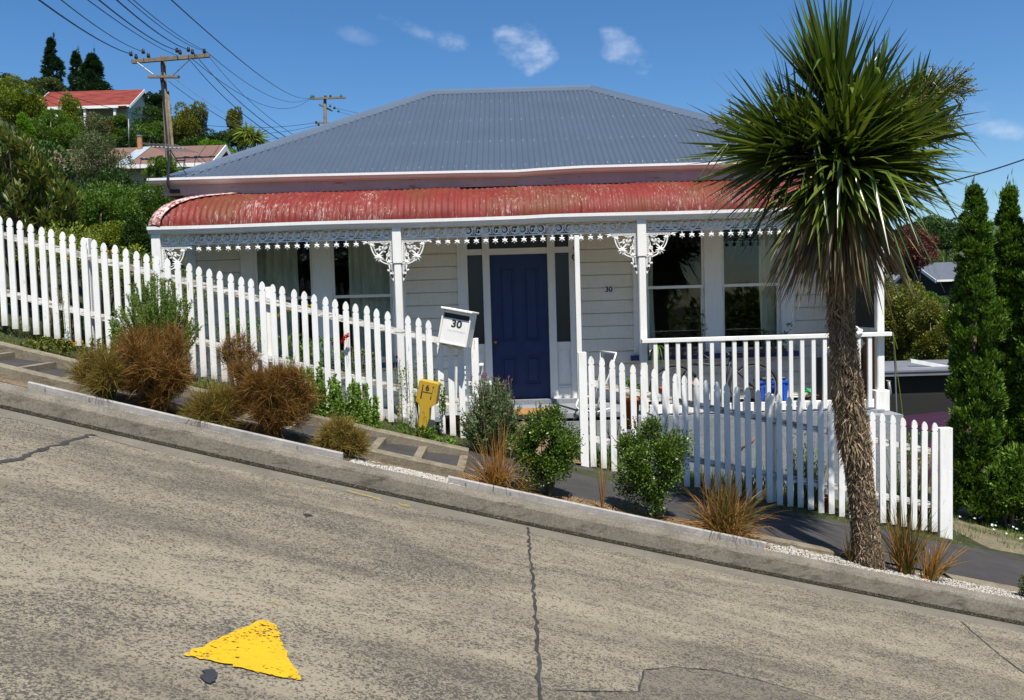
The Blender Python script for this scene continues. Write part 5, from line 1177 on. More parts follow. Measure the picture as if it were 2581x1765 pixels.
# ================================================================== PLANTS
def ell_blobs(c, rx_, ry, rz_, k, br, seed, lo_=0.35, top=None):
    r = np.random.RandomState(seed); out = []; rad = []
    for i in range(k):
        d_ = norm(r.normal(size=3)); q = r.uniform(lo_, .85)
        p = np.array(c)+d_*np.array([rx_, ry, rz_])*q; out.append(p); b = br*r.uniform(.65, 1.3)
        rad.append([b*rx_, b*ry, b*rz_])
    return out, rad
def crown(name, mat, parent, c, rx_, ry, rz_, n, L, W, k=14, br=.42, seed=1, up=.35, core=None, jit=.7, lo_=.35):
    cs, rd = ell_blobs(c, rx_, ry, rz_, k, br, seed, lo_)
    o = leaves_at(name, mat, cs, rd, n, L, W, parent, up, jit)
    return o
def bush(name, label, cat, sx, sy, Y, pw, ph, mat, n, L=.05, W=.03, k=14, br=.42, seed=1, group=None, base=None, tr=None, up=.35, jit=.7, depth=.8, part='foliage', stems=5):
    """crown centred on the measured point at depth Y, pw x ph photo pixels across, standing on the ground"""
    c = P(sx, sy, Y); s_ = Y/FPX; rx_, rz_ = pw/2*s_, ph/2*s_; ry = rx_*depth
    gz_ = G(c.x, c.y) if base is None else base
    t = thing(name, label, cat, (c.x, c.y, gz_), group)
    crown(part, mat, t, tuple(c), rx_, ry, rz_, n, L, W, k, br, seed, up, None, jit)
    m = MB(); r = random.Random(seed); tw = tr or max(.012, rx_*.06)
    for i in range(stems):
        a = 2*PI*i/stems+r.random(); q = r.uniform(.25, .6)
        top = Vector((c.x+math.cos(a)*rx_*q, c.y+math.sin(a)*ry*q, c.z+rz_*r.uniform(.0, .5)))
        b0_ = Vector((c.x+math.cos(a)*tw*.7, c.y+math.sin(a)*tw*.7, gz_-.05)); mid = b0_.lerp(top, .4)+Vector((0, 0, rz_*.05))
        m.tube([b0_, mid, top], [tw, tw*.6, tw*.2], 6)
    m.build('trunk' if cat == 'tree' else 'stems', M['bark'], t, True)
    return t
# --- front strip: wiry bushes
def wiry(name, label, sx, sy, Y, pw, ph, mat, n, seed, group='wiry bushes in the planting strip', L=.17):
    c = P(sx, sy, Y); s_ = Y/FPX; rx_, rz_ = pw/2*s_, ph/2*s_; ry = rx_*.75; gz_ = ST(c.x)+.11
    t = thing(name, label, 'bush', (c.x, c.y, gz_), group); k = 26
    r = np.random.RandomState(seed); cs, rd = ell_blobs(tuple(c), rx_*.9, ry*.9, rz_*.9, k, .34, seed, .2)
    for i in range(9):
        a = r.uniform(0, 2*PI); q = np.array([math.cos(a)*rx_*r.uniform(.4, .78), math.sin(a)*ry*.6, rz_*r.uniform(-.5, 1.0)*(1-.3*abs(math.cos(a)))]); cs.append(np.array(tuple(c))+q); rd.append([rx_*.17, ry*.17, rz_*.2])
    gs = []; m_ = n//k
    for q, b in zip(cs, rd):
        d_ = norm(r.normal(size=(m_, 3))); p = q+d_*np.array(b)*r.uniform(.2, .9, (m_, 1)); p[:, 2] = np.maximum(p[:, 2], gz_+.01)
        dd = norm(p-np.array([c.x, c.y, gz_-.15*rz_]))*.7+norm(r.normal(size=(m_, 3)))*.75
        gs.append(blade_geo(p, dd, L*r.uniform(.4, 1.1, m_), .0045*r.uniform(.7, 1.5, m_), r.uniform(-.4, .5, m_), 3, None, 1.0, False, norm(r.normal(size=(m_, 3)))*.45))
        gs.append(leaf_geo(p+dd*L*.3, norm(dd+norm(r.normal(size=(m_, 3)))), .016*r.uniform(.6, 1.4, m_), .006, 1, 0))
    V, F = join_geo(gs); link('twigs', np_mesh('twigs', V, F), mat, t)
    m = MB()
    for i in range(9):
        a = 2*PI*i/9; m.tube([(c.x, c.y, gz_-.03), (c.x+math.cos(a)*rx_*.3, c.y+math.sin(a)*ry*.3, gz_+rz_*.6), (c.x+math.cos(a)*rx_*.6, c.y+math.sin(a)*ry*.6, c.z+rz_*.3)], [.012, .007, .003], 5)
    m.build('stems', M['twig'], t, True)
wiry('wiry_bush', 'large wiry rust-brown bush left of the steps, in front of the heath plant', 392, 928, 7.05, 212, 240, LF['wiry'], 13000, 1)
wiry('wiry_bush', 'low golden wiry bush spilling left from the large rust-brown one', 272, 955, 7.0, 175, 132, LF['wirygold'], 7000, 2)
wiry('wiry_bush', 'large wiry rust-brown bush in the middle of the planting strip', 690, 1010, 7.05, 205, 225, LF['wiry'], 13000, 3)
wiry('wiry_bush', 'low golden wiry bush left of the middle rust-brown one', 532, 1045, 7.0, 150, 112, LF['wirygold'], 6500, 4)
wiry('wiry_bush', 'small golden wiry tuft beside the end of the left timber edging', 858, 1120, 7.0, 135, 110, LF['wirygold'], 5500, 5, L=.13)
wiry('wiry_bush', 'sparse upright brown twigs against the pickets behind the middle bush', 600, 905, 8.25, 110, 130, LF['wiry'], 1300, 6, L=.14)
# heath bush in front of the fence
def spikes(name, label, cat, sx, sy, Y, pw, ph, mat, nst, seed, base, nl=55, sl=.20, nw=.0035, nlen=.022, group=None, spread=1.0):
    c = P(sx, sy, Y); s_ = Y/FPX; rx_, rz_ = pw/2*s_, ph/2*s_; r = np.random.RandomState(seed)
    t = thing(name, label, cat, (c.x, c.y, base), group); gs = []; m = MB()
    for i in range(nst):
        a = r.uniform(0, 2*PI); q = r.uniform(0, 1)**.6; top = np.array([c.x+math.cos(a)*rx_*q, c.y+math.sin(a)*rx_*.7*q, c.z-rz_+2*rz_*(r.uniform(.45, 1)*(1-.45*q*q))])
        b = np.array([c.x+math.cos(a)*rx_*.25*q, c.y+math.sin(a)*rx_*.2*q, base]); L_ = np.linalg.norm(top-b)
        d_ = (top-b)/L_; bend = np.array([math.cos(a), math.sin(a)*.6, 0])*.03*spread
        tt = r.uniform(max(0, 1-sl/L_*2.2), 1, nl)
        p = b+np.outer(tt, top-b)+np.outer(tt*tt, bend)
        dd = norm(norm(r.normal(size=(nl, 3)))+d_*1.1); gs.append(leaf_geo(p, dd, nlen*r.uniform(.7, 1.3, nl), nw*r.uniform(.8, 1.4, nl), 1, 0))
        m.tube([tuple(b), tuple((b+top)/2+bend*.25), tuple(top+bend)], [.005, .004, .0015], 4, False)
    V, F = join_geo(gs); link('foliage', np_mesh('foliage', V, F), mat, t); m.build('stems', M['twig'], t); return t
spikes('heath_shrub', 'upright bright green heath shrub against the pickets behind the rust-brown bush', 'shrub', 395, 810, 8.35, 205, 250, LF['heath'], 230, 7, ST(-3.5)+.15, 230, .30, .0075, .036)
# lavender by the gateway
lv = spikes('lavender', 'lavender bush with purple-red flower heads beside the left gate post', 'shrub', 1240, 1050, 8.35, 150, 210, LF['lav'], 260, 8, ST(-.2)+.12, 130, .34, .0085, .036)
def heads_on(t, pts, mat, L=.03, name='flower_heads'):
    gs = []; m = MB()
    for (sx, sy, Y, blen) in pts:
        p = np.array(P(sx, sy, Y)); q = rs.uniform(-1, 1, (12, 3))*np.array([.007, .007, .018])+p; gs.append(leaf_geo(q, norm(rdir(12)*.6+np.array([0, 0, 1])), .016, .009, 1, 0))
        m.tube([tuple(p+np.array([rnd.uniform(-.02, .02), 0, -blen])), tuple(p)], .0018, 4, False)
    V, F = join_geo(gs); link(name, np_mesh(name, V, F), mat, t); m.build('flower_stalks', LF['lav'], t)
heads_on(lv, [(1185+rnd.uniform(-5, 105), 965+rnd.uniform(-22, 25), 8.3+rnd.uniform(-.1, .15), .16) for _ in range(34)]+[(1290, 990, 8.3, .15), (1296, 1005, 8.3, .15), (1275, 975, 8.3, .15), (1282, 970, 8.3, .15)]+[(1190+rnd.uniform(0, 95), 1000+rnd.uniform(0, 90), 8.2, .1) for _ in range(12)], LF['lavfl'])
# round green shrubs on short trunks
def round_shrub(label, sx, sy, Y, pw, ph, bx_, by_, seed, n=15000):
    c = P(sx, sy, Y); s_ = Y/FPX; rx_, rz_ = pw/2*s_, ph/2*s_; b = on_street(bx_, by_, .115); b = Vector((P(bx_, by_, Y).x, Y, ST(P(bx_, by_, Y).x)+.10))
    t = thing('round_shrub', label, 'shrub', tuple(b), 'round green shrubs in the planting strip'); r = np.random.RandomState(seed)
    cs, rd = ell_blobs((c.x, c.y, c.z), rx_*.95, rx_*.8, rz_*.95, 40, .31, seed, .4)
    gs = []; k_ = int(n*1.5/40)
    for q, bb in zip(cs, rd):
        d_ = norm(r.normal(size=(k_, 3))); p = q+d_*np.array(bb)*r.uniform(.25, 1.0, (k_, 1)); dd = norm(d_+norm(r.normal(size=(k_, 3)))*.8+np.array([0, 0, .5])); gs.append(leaf_geo(p, dd, .024*r.uniform(.6, 1.3, k_), .015, .8, .3))
    st_ = MB()
    for i in range(46):                                   # leafy shoots poking out of the crown
        d_ = norm(r.normal(size=3)*np.array([1, .6, .7])+np.array([0, 0, .9])); a0_ = np.array(c)+d_*np.array([rx_, rx_*.8, rz_])*.75; L_ = r.uniform(.06, .15); e_ = a0_+norm(d_+np.array([0, 0, .8]))*L_
        tt = r.uniform(0, 1, 16); p = a0_+np.outer(tt, e_-a0_); gs.append(leaf_geo(p, norm(norm(r.normal(size=(16, 3)))+norm(e_-a0_)*.8), .018, .010, 1, 0)); st_.tube([tuple(a0_), tuple(e_)], .0018, 4, False)
    V, F = join_geo(gs); link('foliage', np_mesh('foliage', V, F), LF['privet'], t)
    for i in range(10):
        a = 2*PI*i/10; st_.tube([tuple(b+Vector((0, 0, .16))), (c.x+math.cos(a)*rx_*.3, c.y+math.sin(a)*rx_*.3, c.z-rz_*.4), (c.x+math.cos(a)*rx_*.5, c.y+math.sin(a)*rx_*.35+.05, c.z+rz_*.25*math.sin(i*2.3))], [.012, .006, .002], 6)
    st_.tube([tuple(b+Vector((0, 0, -.04))), tuple(b+Vector((.008, 0, .10))), tuple(b+Vector((0, 0, .2)))], [.034, .026, .022], 8)
    st_.tube([tuple(b+Vector((.03, 0, -.04))), tuple(b+Vector((.05, 0, .2)))], [.016, .012], 6)
    st_.build('trunk', M['twig'], t, True)
round_shrub('round glossy green shrub in front of the doormat, left of the right-hand fence', 1378, 1130, 7.1, 190, 222, 1382, 1232, 11)
round_shrub('round glossy green shrub right of the gateway, in front of the pickets', 1640, 1165, 7.1, 215, 245, 1655, 1285, 12, 17000)
# sedges: arching strap leaves
def sedge(label, sx, sy, Y, wpx, hpx, n, mat, seed, lean=0.0, wd=.007, group='sedge clumps in the planting strip', z0=None, droop=(.5, 1.5), spread=1.0):
    c = P(sx, sy, Y); s_ = Y/FPX; r = np.random.RandomState(seed); z0 = ST(c.x)+.11 if z0 is None else z0
    t = thing('sedge', label, 'sedge', (c.x, c.y, z0), group)
    base = np.stack([c.x+r.normal(0, wpx*s_*.055, n), c.y+r.normal(0, wpx*s_*.05, n), np.full(n, z0-.01)], 1)
    a = r.uniform(0, 2*PI, n); q = r.uniform(.05, 1, n)**.8*spread; L = hpx*s_*r.uniform(.55, 1.25, n); hx = wpx/2*s_/(hpx*s_)
    d_ = np.stack([np.cos(a)*q*hx*1.1+lean, np.sin(a)*q*hx*.9, 1-.35*q], 1)
    V, F = blade_geo(base, d_, L, wd*r.uniform(.6, 1.4, n), r.uniform(*droop, n)*q*.6, 6, lambda u: (1-u)**.6, .3, False)
    link('blades', np_mesh('blades', V, F), mat, t); return t
sedge('spiky orange sedge clump between the steps and the left round shrub', 1248, 1222, 6.98, 200, 165, 330, LF['sedge'], 21)
sedge('dark bronze sedge blades leaning right of the left orange clump', 1300, 1222, 7.0, 150, 90, 90, LF['sedgedark'], 22, .55)
sedge('thin upright orange sedge tuft between the two round shrubs', 1517, 1292, 6.98, 38, 140, 26, LF['sedge'], 23, .06, .008, droop=(0, .4))
sedge('broad orange and bronze sedge clump right of the second round shrub', 1822, 1352, 7.0, 300, 190, 560, LF['sedgedark'], 24, .04, .0085)
sedge('bright orange sedge blades drooping right out of the broad clump', 1840, 1352, 6.95, 230, 120, 130, LF['sedge'], 25, .35, .008)
sedge('small bronze sedge tuft against the left of the cabbage tree trunk', 2140, 1408, 7.0, 60, 95, 36, LF['sedgedark'], 26, -.05, .009)
sedge('tall olive and rust sedge clump right of the cabbage tree trunk', 2282, 1445, 6.95, 140, 185, 210, LF['sedgedark'], 27, .0, .010, droop=(.1, .8))
sedge('small bright orange sedge clump at the right end of the white gravel', 2340, 1478, 6.85, 115, 135, 100, LF['sedge'], 28, .25, .010, droop=(.1, .8))
# dry flax leaves lying on the mulch
b_ = np.array([P(1620+i*14, 1322+i*2.5, 6.92) for i in range(9)]); V, F = blade_geo(b_, np.array([[1, .05*((-1)**i), -.22] for i in range(9)]), .34, .016, .02, 6, None, .2)
tag(link('flax_leaves', np_mesh('flax_leaves', V, F), LF['dead']), 'dry tan flax leaves lying on the mulch by the timber edging', 'fallen leaves', None, 'stuff')
# weeds in front of the left fence
def weed(label, sx, sy, Y, pw, ph, mat, n, seed, name='weed', cat='weed', L=.03, W=.018, nst=24, group='weeds along the left fence'):
    c = P(sx, sy, Y); s_ = Y/FPX; rx_, rz_ = pw/2*s_, ph/2*s_; z0 = c.z-rz_; r = np.random.RandomState(seed); t = thing(name, label, cat, (c.x, c.y, z0), group); gs = []; m = MB()
    for i in range(nst):
        bx_ = c.x+r.uniform(-.85, .85)*rx_; by_ = c.y+r.uniform(-.12, .12); h = 2*rz_*r.uniform(.55, 1.0)*(1-.35*abs(bx_-c.x)/rx_); tp = np.array([bx_+r.uniform(-.1, .1)*rx_, by_+r.uniform(-.05, .03), z0+h]); b = np.array([bx_, by_, z0-.03])
        k_ = int(n/nst); tt = r.uniform(.08, 1, k_); p = b+np.outer(tt, tp-b)+norm(r.normal(size=(k_, 3)))*.022*(1.2-tt[:, None]); gs.append(leaf_geo(p, norm(norm(r.normal(size=(k_, 3)))+np.array([0, 0, .6])), L*r.uniform(.6, 1.3, k_), W, 1, 0)); m.tube([tuple(b), tuple(tp)], [.004, .0015], 4, False)
    V, F = join_geo(gs); link('foliage', np_mesh('foliage', V, F), mat, t); m.build('stems', LF['grass'], t); return t
weed('tall fresh green weed clump right of the middle rust-brown bush', 800, 985, 8.35, 135, 165, LF['weed'], 6500, 31, L=.036, W=.02, nst=40)
weed('fresh green weed clump between the tall one and the yellow marker', 895, 1020, 8.40, 150, 140, LF['weed'], 6000, 32, L=.036, W=.02, nst=40)
weed('light green weed against the pickets behind the middle rust-brown bush', 715, 950, 8.45, 90, 130, LF['weed'], 2600, 33, L=.026, W=.012, nst=30)
weed('low dark green weed at the foot of the yellow marker', 1040, 1085, 8.42, 130, 45, LF['mid'], 900, 34)
weed('broad-leaved green weed right of the yellow marker', 1110, 1112, 8.40, 90, 40, LF['weed'], 500, 35, L=.045, W=.028, nst=10)
weed('trailing green creeper beside the head of the yellow marker', 1112, 990, 8.62, 30, 100, LF['mid'], 220, 36, nst=6)
weed('brownish creeping weed below the pickets left of the heath shrub', 255, 880, 8.42, 150, 70, LF['olive'], 1500, 37)
weed('brownish dry weed at the far left below the pickets', 110, 865, 8.42, 190, 35, LF['olive'], 1200, 38)
weed('leafy twining weed on the pickets left of the heath shrub', 285, 830, 8.55, 60, 130, LF['mid'], 500, 39, nst=8)
weed('tall dry flower stalks against the second fence post', 165, 760, 8.60, 30, 150, LF['dry'], 160, 40, L=.02, W=.006, nst=5)
weed('dark green weed between middle pickets and veranda post', 1020, 960, 8.62, 70, 230, LF['mid'], 420, 41, L=.03, W=.006, nst=8)
weed('low green tuft below the pickets right of the heath shrub', 525, 968, 8.45, 75, 40, LF['grass'], 500, 42, L=.06, W=.006)
# flowers
def flowers(name, label, pts, mat, r_, cat='flowers', stalk=.12, group=None):
    p0 = P(*pts[0]); t = thing(name, label, cat, tuple(p0), group); gs = []; m = MB()
    for q in pts:
        p = np.array(P(*q)); k_ = 9; a = np.arange(k_)*2*PI/k_; d_ = np.stack([np.cos(a), np.full(k_, -.35), np.sin(a)], 1); gs.append(leaf_geo(np.repeat(p[None], k_, 0), d_, r_, r_*.8, .3, 0)); gs.append(leaf_geo(np.repeat(p[None]-[0, .004, 0], 6, 0), norm(rdir(6)+np.array([0, -.8, 0])), r_*.6, r_*.5, .3, 0)); m.tube([tuple(p+np.array([rnd.uniform(-.02, .02), .01, -stalk])), tuple(p)], .0018, 4, False)
    V, F = join_geo(gs); link('petals', np_mesh('petals', V, F), mat, t); m.build('stalks', LF['grass'], t); return t
flowers('yellow_flowers', 'small yellow daisies around the foot of the yellow marker', [(1000, 1026, 8.4), (1004, 1044, 8.4), (1008, 1055, 8.4), (1019, 1064, 8.4), (1024, 1032, 8.4), (1068, 1037, 8.35), (1073, 1048, 8.35), (1067, 1052, 8.35), (968, 1053, 8.4), (1035, 1046, 8.4), (1053, 1003, 8.4)], LF['yflower'], .014)
flowers('red_poppy', 'single red poppy drooping over the top rail of the left pickets', [(868, 853, 8.72), (873, 848, 8.71), (877, 845, 8.72), (865, 860, 8.72)], LF['rflower'], .030, 'flower', .18)
flowers('yellow_flowers', 'yellow flower heads seen over the rail below the left window', [(725+rnd.uniform(0, 60), 766+rnd.uniform(0, 14)+(i/18*6), 9.3) for i in range(16)]+[(701, 795, 9.3), (706, 792, 9.3)], LF['yflower'], .02)
flowers('yellow_flowers', 'yellow daisies at the foot of the far left pickets', [(180, 861, 8.45), (192, 864, 8.45), (207, 861, 8.45), (186, 866, 8.45)], LF['yflower'], .018)
flowers('yellow_flowers', 'yellow flowers in the rough grass behind the upper left pickets', [(113, 597, 9.2), (145, 607, 9.2), (220, 598, 9.5), (170, 640, 9.1), (172, 652, 9.1), (272, 634, 9.1), (282, 633, 9.2), (312, 640, 9.3), (345, 618, 9.8), (383, 663, 9.0), (225, 733, 9.0), (262, 641, 9.1), (338, 622, 9.8)], LF['yflower'], .022)
flowers('red_flowers', 'red geranium flowers behind the pickets right of the poppy', [(838, 866, 8.95), (921, 903, 9.0), (943, 883, 9.0), (952, 905, 9.1), (973, 910, 9.1), (945, 895, 9.05), (853, 905, 9.0), (870, 925, 9.0), (905, 915, 9.0), (885, 880, 9.0), (990, 925, 9.0), (930, 935, 8.95), (1000, 900, 9.0)], LF['rflower'], .022)
flowers('agapanthus', 'purple agapanthus head behind the pickets right of the gateway', [(1618, 966, 9.4), (1616, 974, 9.4), (1622, 972, 9.4), (1619, 980, 9.4)], LF['pflower'], .035, 'flower', .35)
# plants behind the fences
def grass_clump(name, label, cat, sx, sy, Y, wpx, hpx, n, mat, seed, wd=.012, droop=(.3, 1.2), z0=None, group=None):
    c = P(sx, sy, Y); s_ = Y/FPX; r = np.random.RandomState(seed); z0 = G(c.x, c.y) if z0 is None else z0; t = thing(name, label, cat, (c.x, c.y, z0), group)
    base = np.stack([c.x+r.uniform(-.5, .5, n)*wpx*s_*.7, c.y+r.normal(0, .05, n), np.full(n, z0-.02)], 1); a = r.uniform(0, 2*PI, n); q = r.uniform(0, .5, n)
    V, F = blade_geo(base, np.stack([np.cos(a)*q, np.sin(a)*q, np.ones(n)], 1), hpx*s_*r.uniform(.5, 1.1, n), wd*r.uniform(.6, 1.3, n), r.uniform(*droop, n)*q, 5, lambda u: (1-u)**.6, .3, False); link('blades', np_mesh('blades', V, F), mat, t); return t
grass_clump('strap_leaf_plant', 'dark green strap-leaved plant behind the first pickets right of the gateway', 'plant', 1530, 1090, 9.1, 120, 170, 46, LF['mid'], 51, .022)
grass_clump('rough_grass', 'rough yellow-green grass between pickets and the grey veranda base', 'grass', 1830, 1190, 9.1, 330, 90, 260, LF['grass'], 52)
grass_clump('garden_weeds', 'green weeds behind the pickets beside the cabbage tree trunk', 'weeds', 2030, 1230, 9.15, 160, 200, 150, LF['grass'], 53)
grass_clump('garden_weeds', 'tall weeds behind the pickets near the thick end post', 'weeds', 2290, 1290, 9.15, 130, 230, 170, LF['grass'], 54)
bush('leafy_weed', 'yellow-green leafy weed behind the pickets left of the trunk', 'weed', 2015, 1150, 9.15, 110, 190, LF['weed'], 700, .045, .022, 10, .4, 55, stems=4)
bush('leafy_weed', 'yellow-green leafy weed in the corner beyond the last pickets', 'weed', 2300, 1160, 9.3, 100, 200, LF['yelgreen'], 500, .04, .02, 9, .4, 56, stems=4)
for i, (sx, sy, w_, h_, mt, nn, lab) in enumerate(((470, 760, 150, 190, 'olive', 1500, 'olive garden shrub behind the pickets under the left veranda bracket'), (620, 850, 170, 150, 'mid', 1700, 'green garden shrub behind the pickets below the left window'),
        (780, 900, 160, 150, 'mid', 1700, 'green garden shrub behind the pickets left of the poppy'), (900, 940, 150, 150, 'grey', 1400, 'grey-green garden shrub behind the pickets right of the poppy'), (1060, 960, 100, 140, 'mid', 900, 'leafy garden shrub behind the pickets above the yellow marker'),
        (330, 680, 150, 130, 'yelgreen', 1800, 'yellow-green garden shrub behind the pickets left of the corner post'), (150, 640, 260, 150, 'yelgreen', 3200, 'broad yellow-green shrub behind the upper left pickets'))):
    bush('garden_shrub', lab, 'shrub', sx, sy, 9.35, w_, h_, LF[mt], nn, .04, .02, 14, .4, 60+i, 'shrubs behind the left fence')
grass_clump('rough_grass', 'tall rough grass behind the upper left pickets', 'grass', 230, 780, 9.05, 430, 150, 620, LF['grass'], 71)
grass_clump('seeding_grass', 'dry seeding grass stalks rising over the pickets before the left veranda wall', 'grass', 520, 760, 9.1, 130, 230, 26, LF['dry'], 72, .004, (.4, 1.4), G(-3.2, 9.1)+.2)
# verge grass / ground cover (uncountable)
def verge(name, label, n, xr, yr, h, mat, zf=None, wd=.005):
    x = rs.uniform(*xr, n); y = rs.uniform(*yr, n); dens = np.sin(x*3.1)+np.sin(x*7.7+1)+np.sin(y*11+x*2); k = dens > -1.0+rs.uniform(-.8, .8, n); x, y = x[k], y[k]; n = len(x)
    z = np.array([(zf or G)(a, b) for a, b in zip(x, y)]); a = rs.uniform(0, 2*PI, n); q = rs.uniform(0, .8, n)
    V, F = blade_geo(np.stack([x, y, z-.005], 1), np.stack([np.cos(a)*q, np.sin(a)*q, np.ones(n)], 1), h*rs.uniform(.4, 1.2, n), wd, rs.uniform(.2, 1.0, n)*q, 3); o = link(name, np_mesh(name, V, F), mat); tag(o, label, 'grass', None, 'stuff')
verge('verge_grass', 'short weedy grass on the verge below the left pickets', 9000, (-5.4, -.35), (8.28, 8.85), .07, LF['grass'])
verge('verge_grass', 'thin dry grass along the foot of the right-hand pickets', 2600, (.8, 4.75), (8.55, 8.9), .05, LF['grass'])
verge('garden_grass', 'rough grass on the garden ground behind the fences', 9000, (-7, 5.4), (8.95, 9.95), .10, LF['grass'], None, .007)
# ================================================================== CABBAGE TREE
ct_base = on_street(2200, 1415, .13); CY = 6.98
ct = thing('cabbage_tree', 'tall cabbage tree with shaggy leaning trunk and spiky crown in front of the right fence', 'tree', tuple(P(2195, 1412, CY)))
tp = [(2190, 1440, 84), (2188, 1405, 84), (2183, 1370, 76), (2178, 1300, 70), (2170, 1230, 70), (2160, 1160, 74), (2150, 1090, 78), (2140, 1020, 76), (2133, 950, 70), (2127, 880, 64), (2120, 800, 60), (2113, 730, 52), (2108, 660, 50), (2106, 560, 46), (2110, 480, 44)]
m = MB(); m.tube([P(a, b, CY) for a, b, c in tp], [c*.44*CY/FPX*(1+.05*math.sin(i*2.2)) for i, (a, b, c) in enumerate(tp)], 22); trunk = m.build('trunk', M['cordbark'], ct, True)
tex = trunk.data
# shaggy fibre on the upper two thirds of the trunk
gs = []
for i in range(0, 13):
    a, b = P(tp[i][0], tp[i][1], CY), P(tp[i+1][0], tp[i+1][1], CY); r0, r1 = tp[i][2]*.44*CY/FPX, tp[i+1][2]*.44*CY/FPX; k_ = 620 if i < 5 else 800
    tt = rs.uniform(0, 1, k_); an = rs.uniform(0, 2*PI, k_); rr_ = (r0+(r1-r0)*tt)*1.0
    c = np.outer(1-tt, np.array(a))+np.outer(tt, np.array(b)); rad = np.stack([np.cos(an), np.sin(an), np.zeros(k_)], 1); tang = np.stack([-np.sin(an), np.cos(an), np.zeros(k_)], 1)
    L = rs.uniform(.035, .11, k_)*(.42 if i < 5 else .85); dd = rad*rs.uniform(.12, .60, (k_, 1))+tang*rs.normal(0, .55, (k_, 1))+np.array([0, 0, 1])*np.where(rs.uniform(size=k_) < .55, 1, -.8)[:, None]
    gs.append(blade_geo(c+rad*(rr_*1.0)[:, None], dd, L, rs.uniform(.006, .015, k_), rs.uniform(0, .35, k_), 3, lambda u: 1-u*.8, .2, False))
V, F = join_geo(gs); link('bark_fibre', np_mesh('bark_fibre', V, F), LF['fibre'], ct)
wp_ = lambda u: (0.35+2.6*u if u < .25 else (1.0 if u < .45 else max(.03, 1-(u-.45)/.55)**.8))
def rosette(sx, sy, Y, n, Lm, axis, amin, amax, mat, wd, droop, seed, asym=None, down=0):
    c = np.array(P(sx, sy, Y)); r = np.random.RandomState(seed); ax = norm(np.array(axis, float)); u = norm(np.cross(ax, [.3, 1, .2])); v = np.cross(ax, u)
    th = np.radians(amin+(amax-amin)*r.uniform(0, 1, n)**.85); ph = r.uniform(0, 2*PI, n)
    d_ = np.cos(th)[:, None]*ax+np.sin(th)[:, None]*(np.cos(ph)[:, None]*u+np.sin(ph)[:, None]*v)
    L = Lm*r.uniform(.72, 1.12, n); st_ = c+d_*.05-ax*(np.degrees(th)/120*.22)[:, None]
    w0 = wd*r.uniform(.7, 1.15, n); side_n = norm(d_+ax*.6)
    # channelled blade: two quads across
    segs = 7; side = norm(np.cross(d_, ax+r.normal(0, .25, (n, 3)))); nrm = np.cross(side, d_); nrm *= np.sign((nrm*ax).sum(1))[:, None]; out = []
    dr = r.uniform(droop[0], droop[1], n)*np.sin(th).clip(.12, 1)
    kink = (r.uniform(size=n) < .07)
    for i in range(segs+1):
        t_ = i/segs; p = st_+d_*(L*t_)[:, None]+np.array([0, 0, -1])*(dr*L*t_**2.2)[:, None]+np.array([0, 0, -1])*(np.where(kink & (t_ > .6), (t_-.6)*L*1.3, 0))[:, None]
        h = side*(w0*.5*wp_(t_))[:, None]; f_ = nrm*(w0*.20*wp_(t_))[:, None]; out += [p+h+f_, p, p-h+f_]
    V = np.stack(out, 1).reshape(-1, 3); k_ = 3*(segs+1); f = []
    for i in range(segs): a = 3*i; f += [[a, a+1, a+4, a+3], [a+1, a+2, a+5, a+4]]
    F = (np.array(f)[None]+(np.arange(n)*k_)[:, None, None]).reshape(-1, 4); return V, F
g1 = [rosette(2128, 385, CY, 340, .88, (-.10, -.22, 1), 32, 106, None, .056, (.05, .30), 81), rosette(1975, 385, CY+.10, 150, .84, (-.95, -.15, .28), 5, 75, None, .042, (.02, .2), 90), rosette(2010, 360, CY+.12, 200, .80, (-.6, .0, .7), 20, 100, None, .048, (.05, .3), 82),
      rosette(2235, 370, CY+.15, 170, .66, (.5, .1, .75), 20, 100, None, .048, (.05, .3), 83), rosette(2118, 300, CY+.2, 150, .78, (0, .1, 1), 25, 85, None, .040, (.0, .25), 84),
      rosette(2128, 415, CY, 210, .68, (-.05, -.1, 1), 86, 112, None, .044, (.1, .35), 85)]
V, F = join_geo(g1+[rosette(2300, 290, CY+.22, 150, .52, (.45, .1, .9), 5, 95, None, .036, (.02, .2), 93)]); link('green_leaves', np_mesh('green_leaves', V, F), LF['cord'], ct, True)
g2 = [rosette(2105, 270, CY+.02, 62, .92, (-.10, -.08, 1), 2, 36, None, .050, (0, .08), 86), rosette(2140, 330, CY-.12, 46, .55, (.0, -.5, 1), 5, 50, None, .055, (0, .3), 87), rosette(2075, 255, CY+.15, 26, .80, (-.16, .1, 1), 0, 26, None, .045, (0, .05), 88), rosette(2195, 265, CY+.1, 30, .55, (.28, 0, 1), 0, 40, None, .040, (0, .1), 89)]
V, F = join_geo(g2); link('new_leaves', np_mesh('new_leaves', V, F), LF['cordnew'], ct, True)
# dead skirt
def skirt(n, seed):
    r = np.random.RandomState(seed); c = np.array(P(2110, 480, CY)); an = r.uniform(0, 2*PI, n); q = r.uniform(.0, 1.0, n)**1.25; st_ = c+np.stack([np.cos(an)*.09, np.sin(an)*.09, r.uniform(-.2, .12, n)], 1)
    d_ = np.stack([np.cos(an)*q*.78, np.sin(an)*q*.7, -.50-.55*(1-q)+.12*q], 1)
    return blade_geo(st_, d_, r.uniform(.36, .72, n), r.uniform(.022, .044, n), r.uniform(.25, .75, n)*q+.1, 7, lambda u: (.5+u*2 if u < .25 else (1-(u-.25)/.75)**.7+.03), .3, False, norm(r.normal(size=(n, 3)))*.12)
V, F = join_geo([skirt(430, 91), skirt(430, 92)]); link('dead_leaves', np_mesh('dead_leaves', V, F), LF['dead'], ct, True)
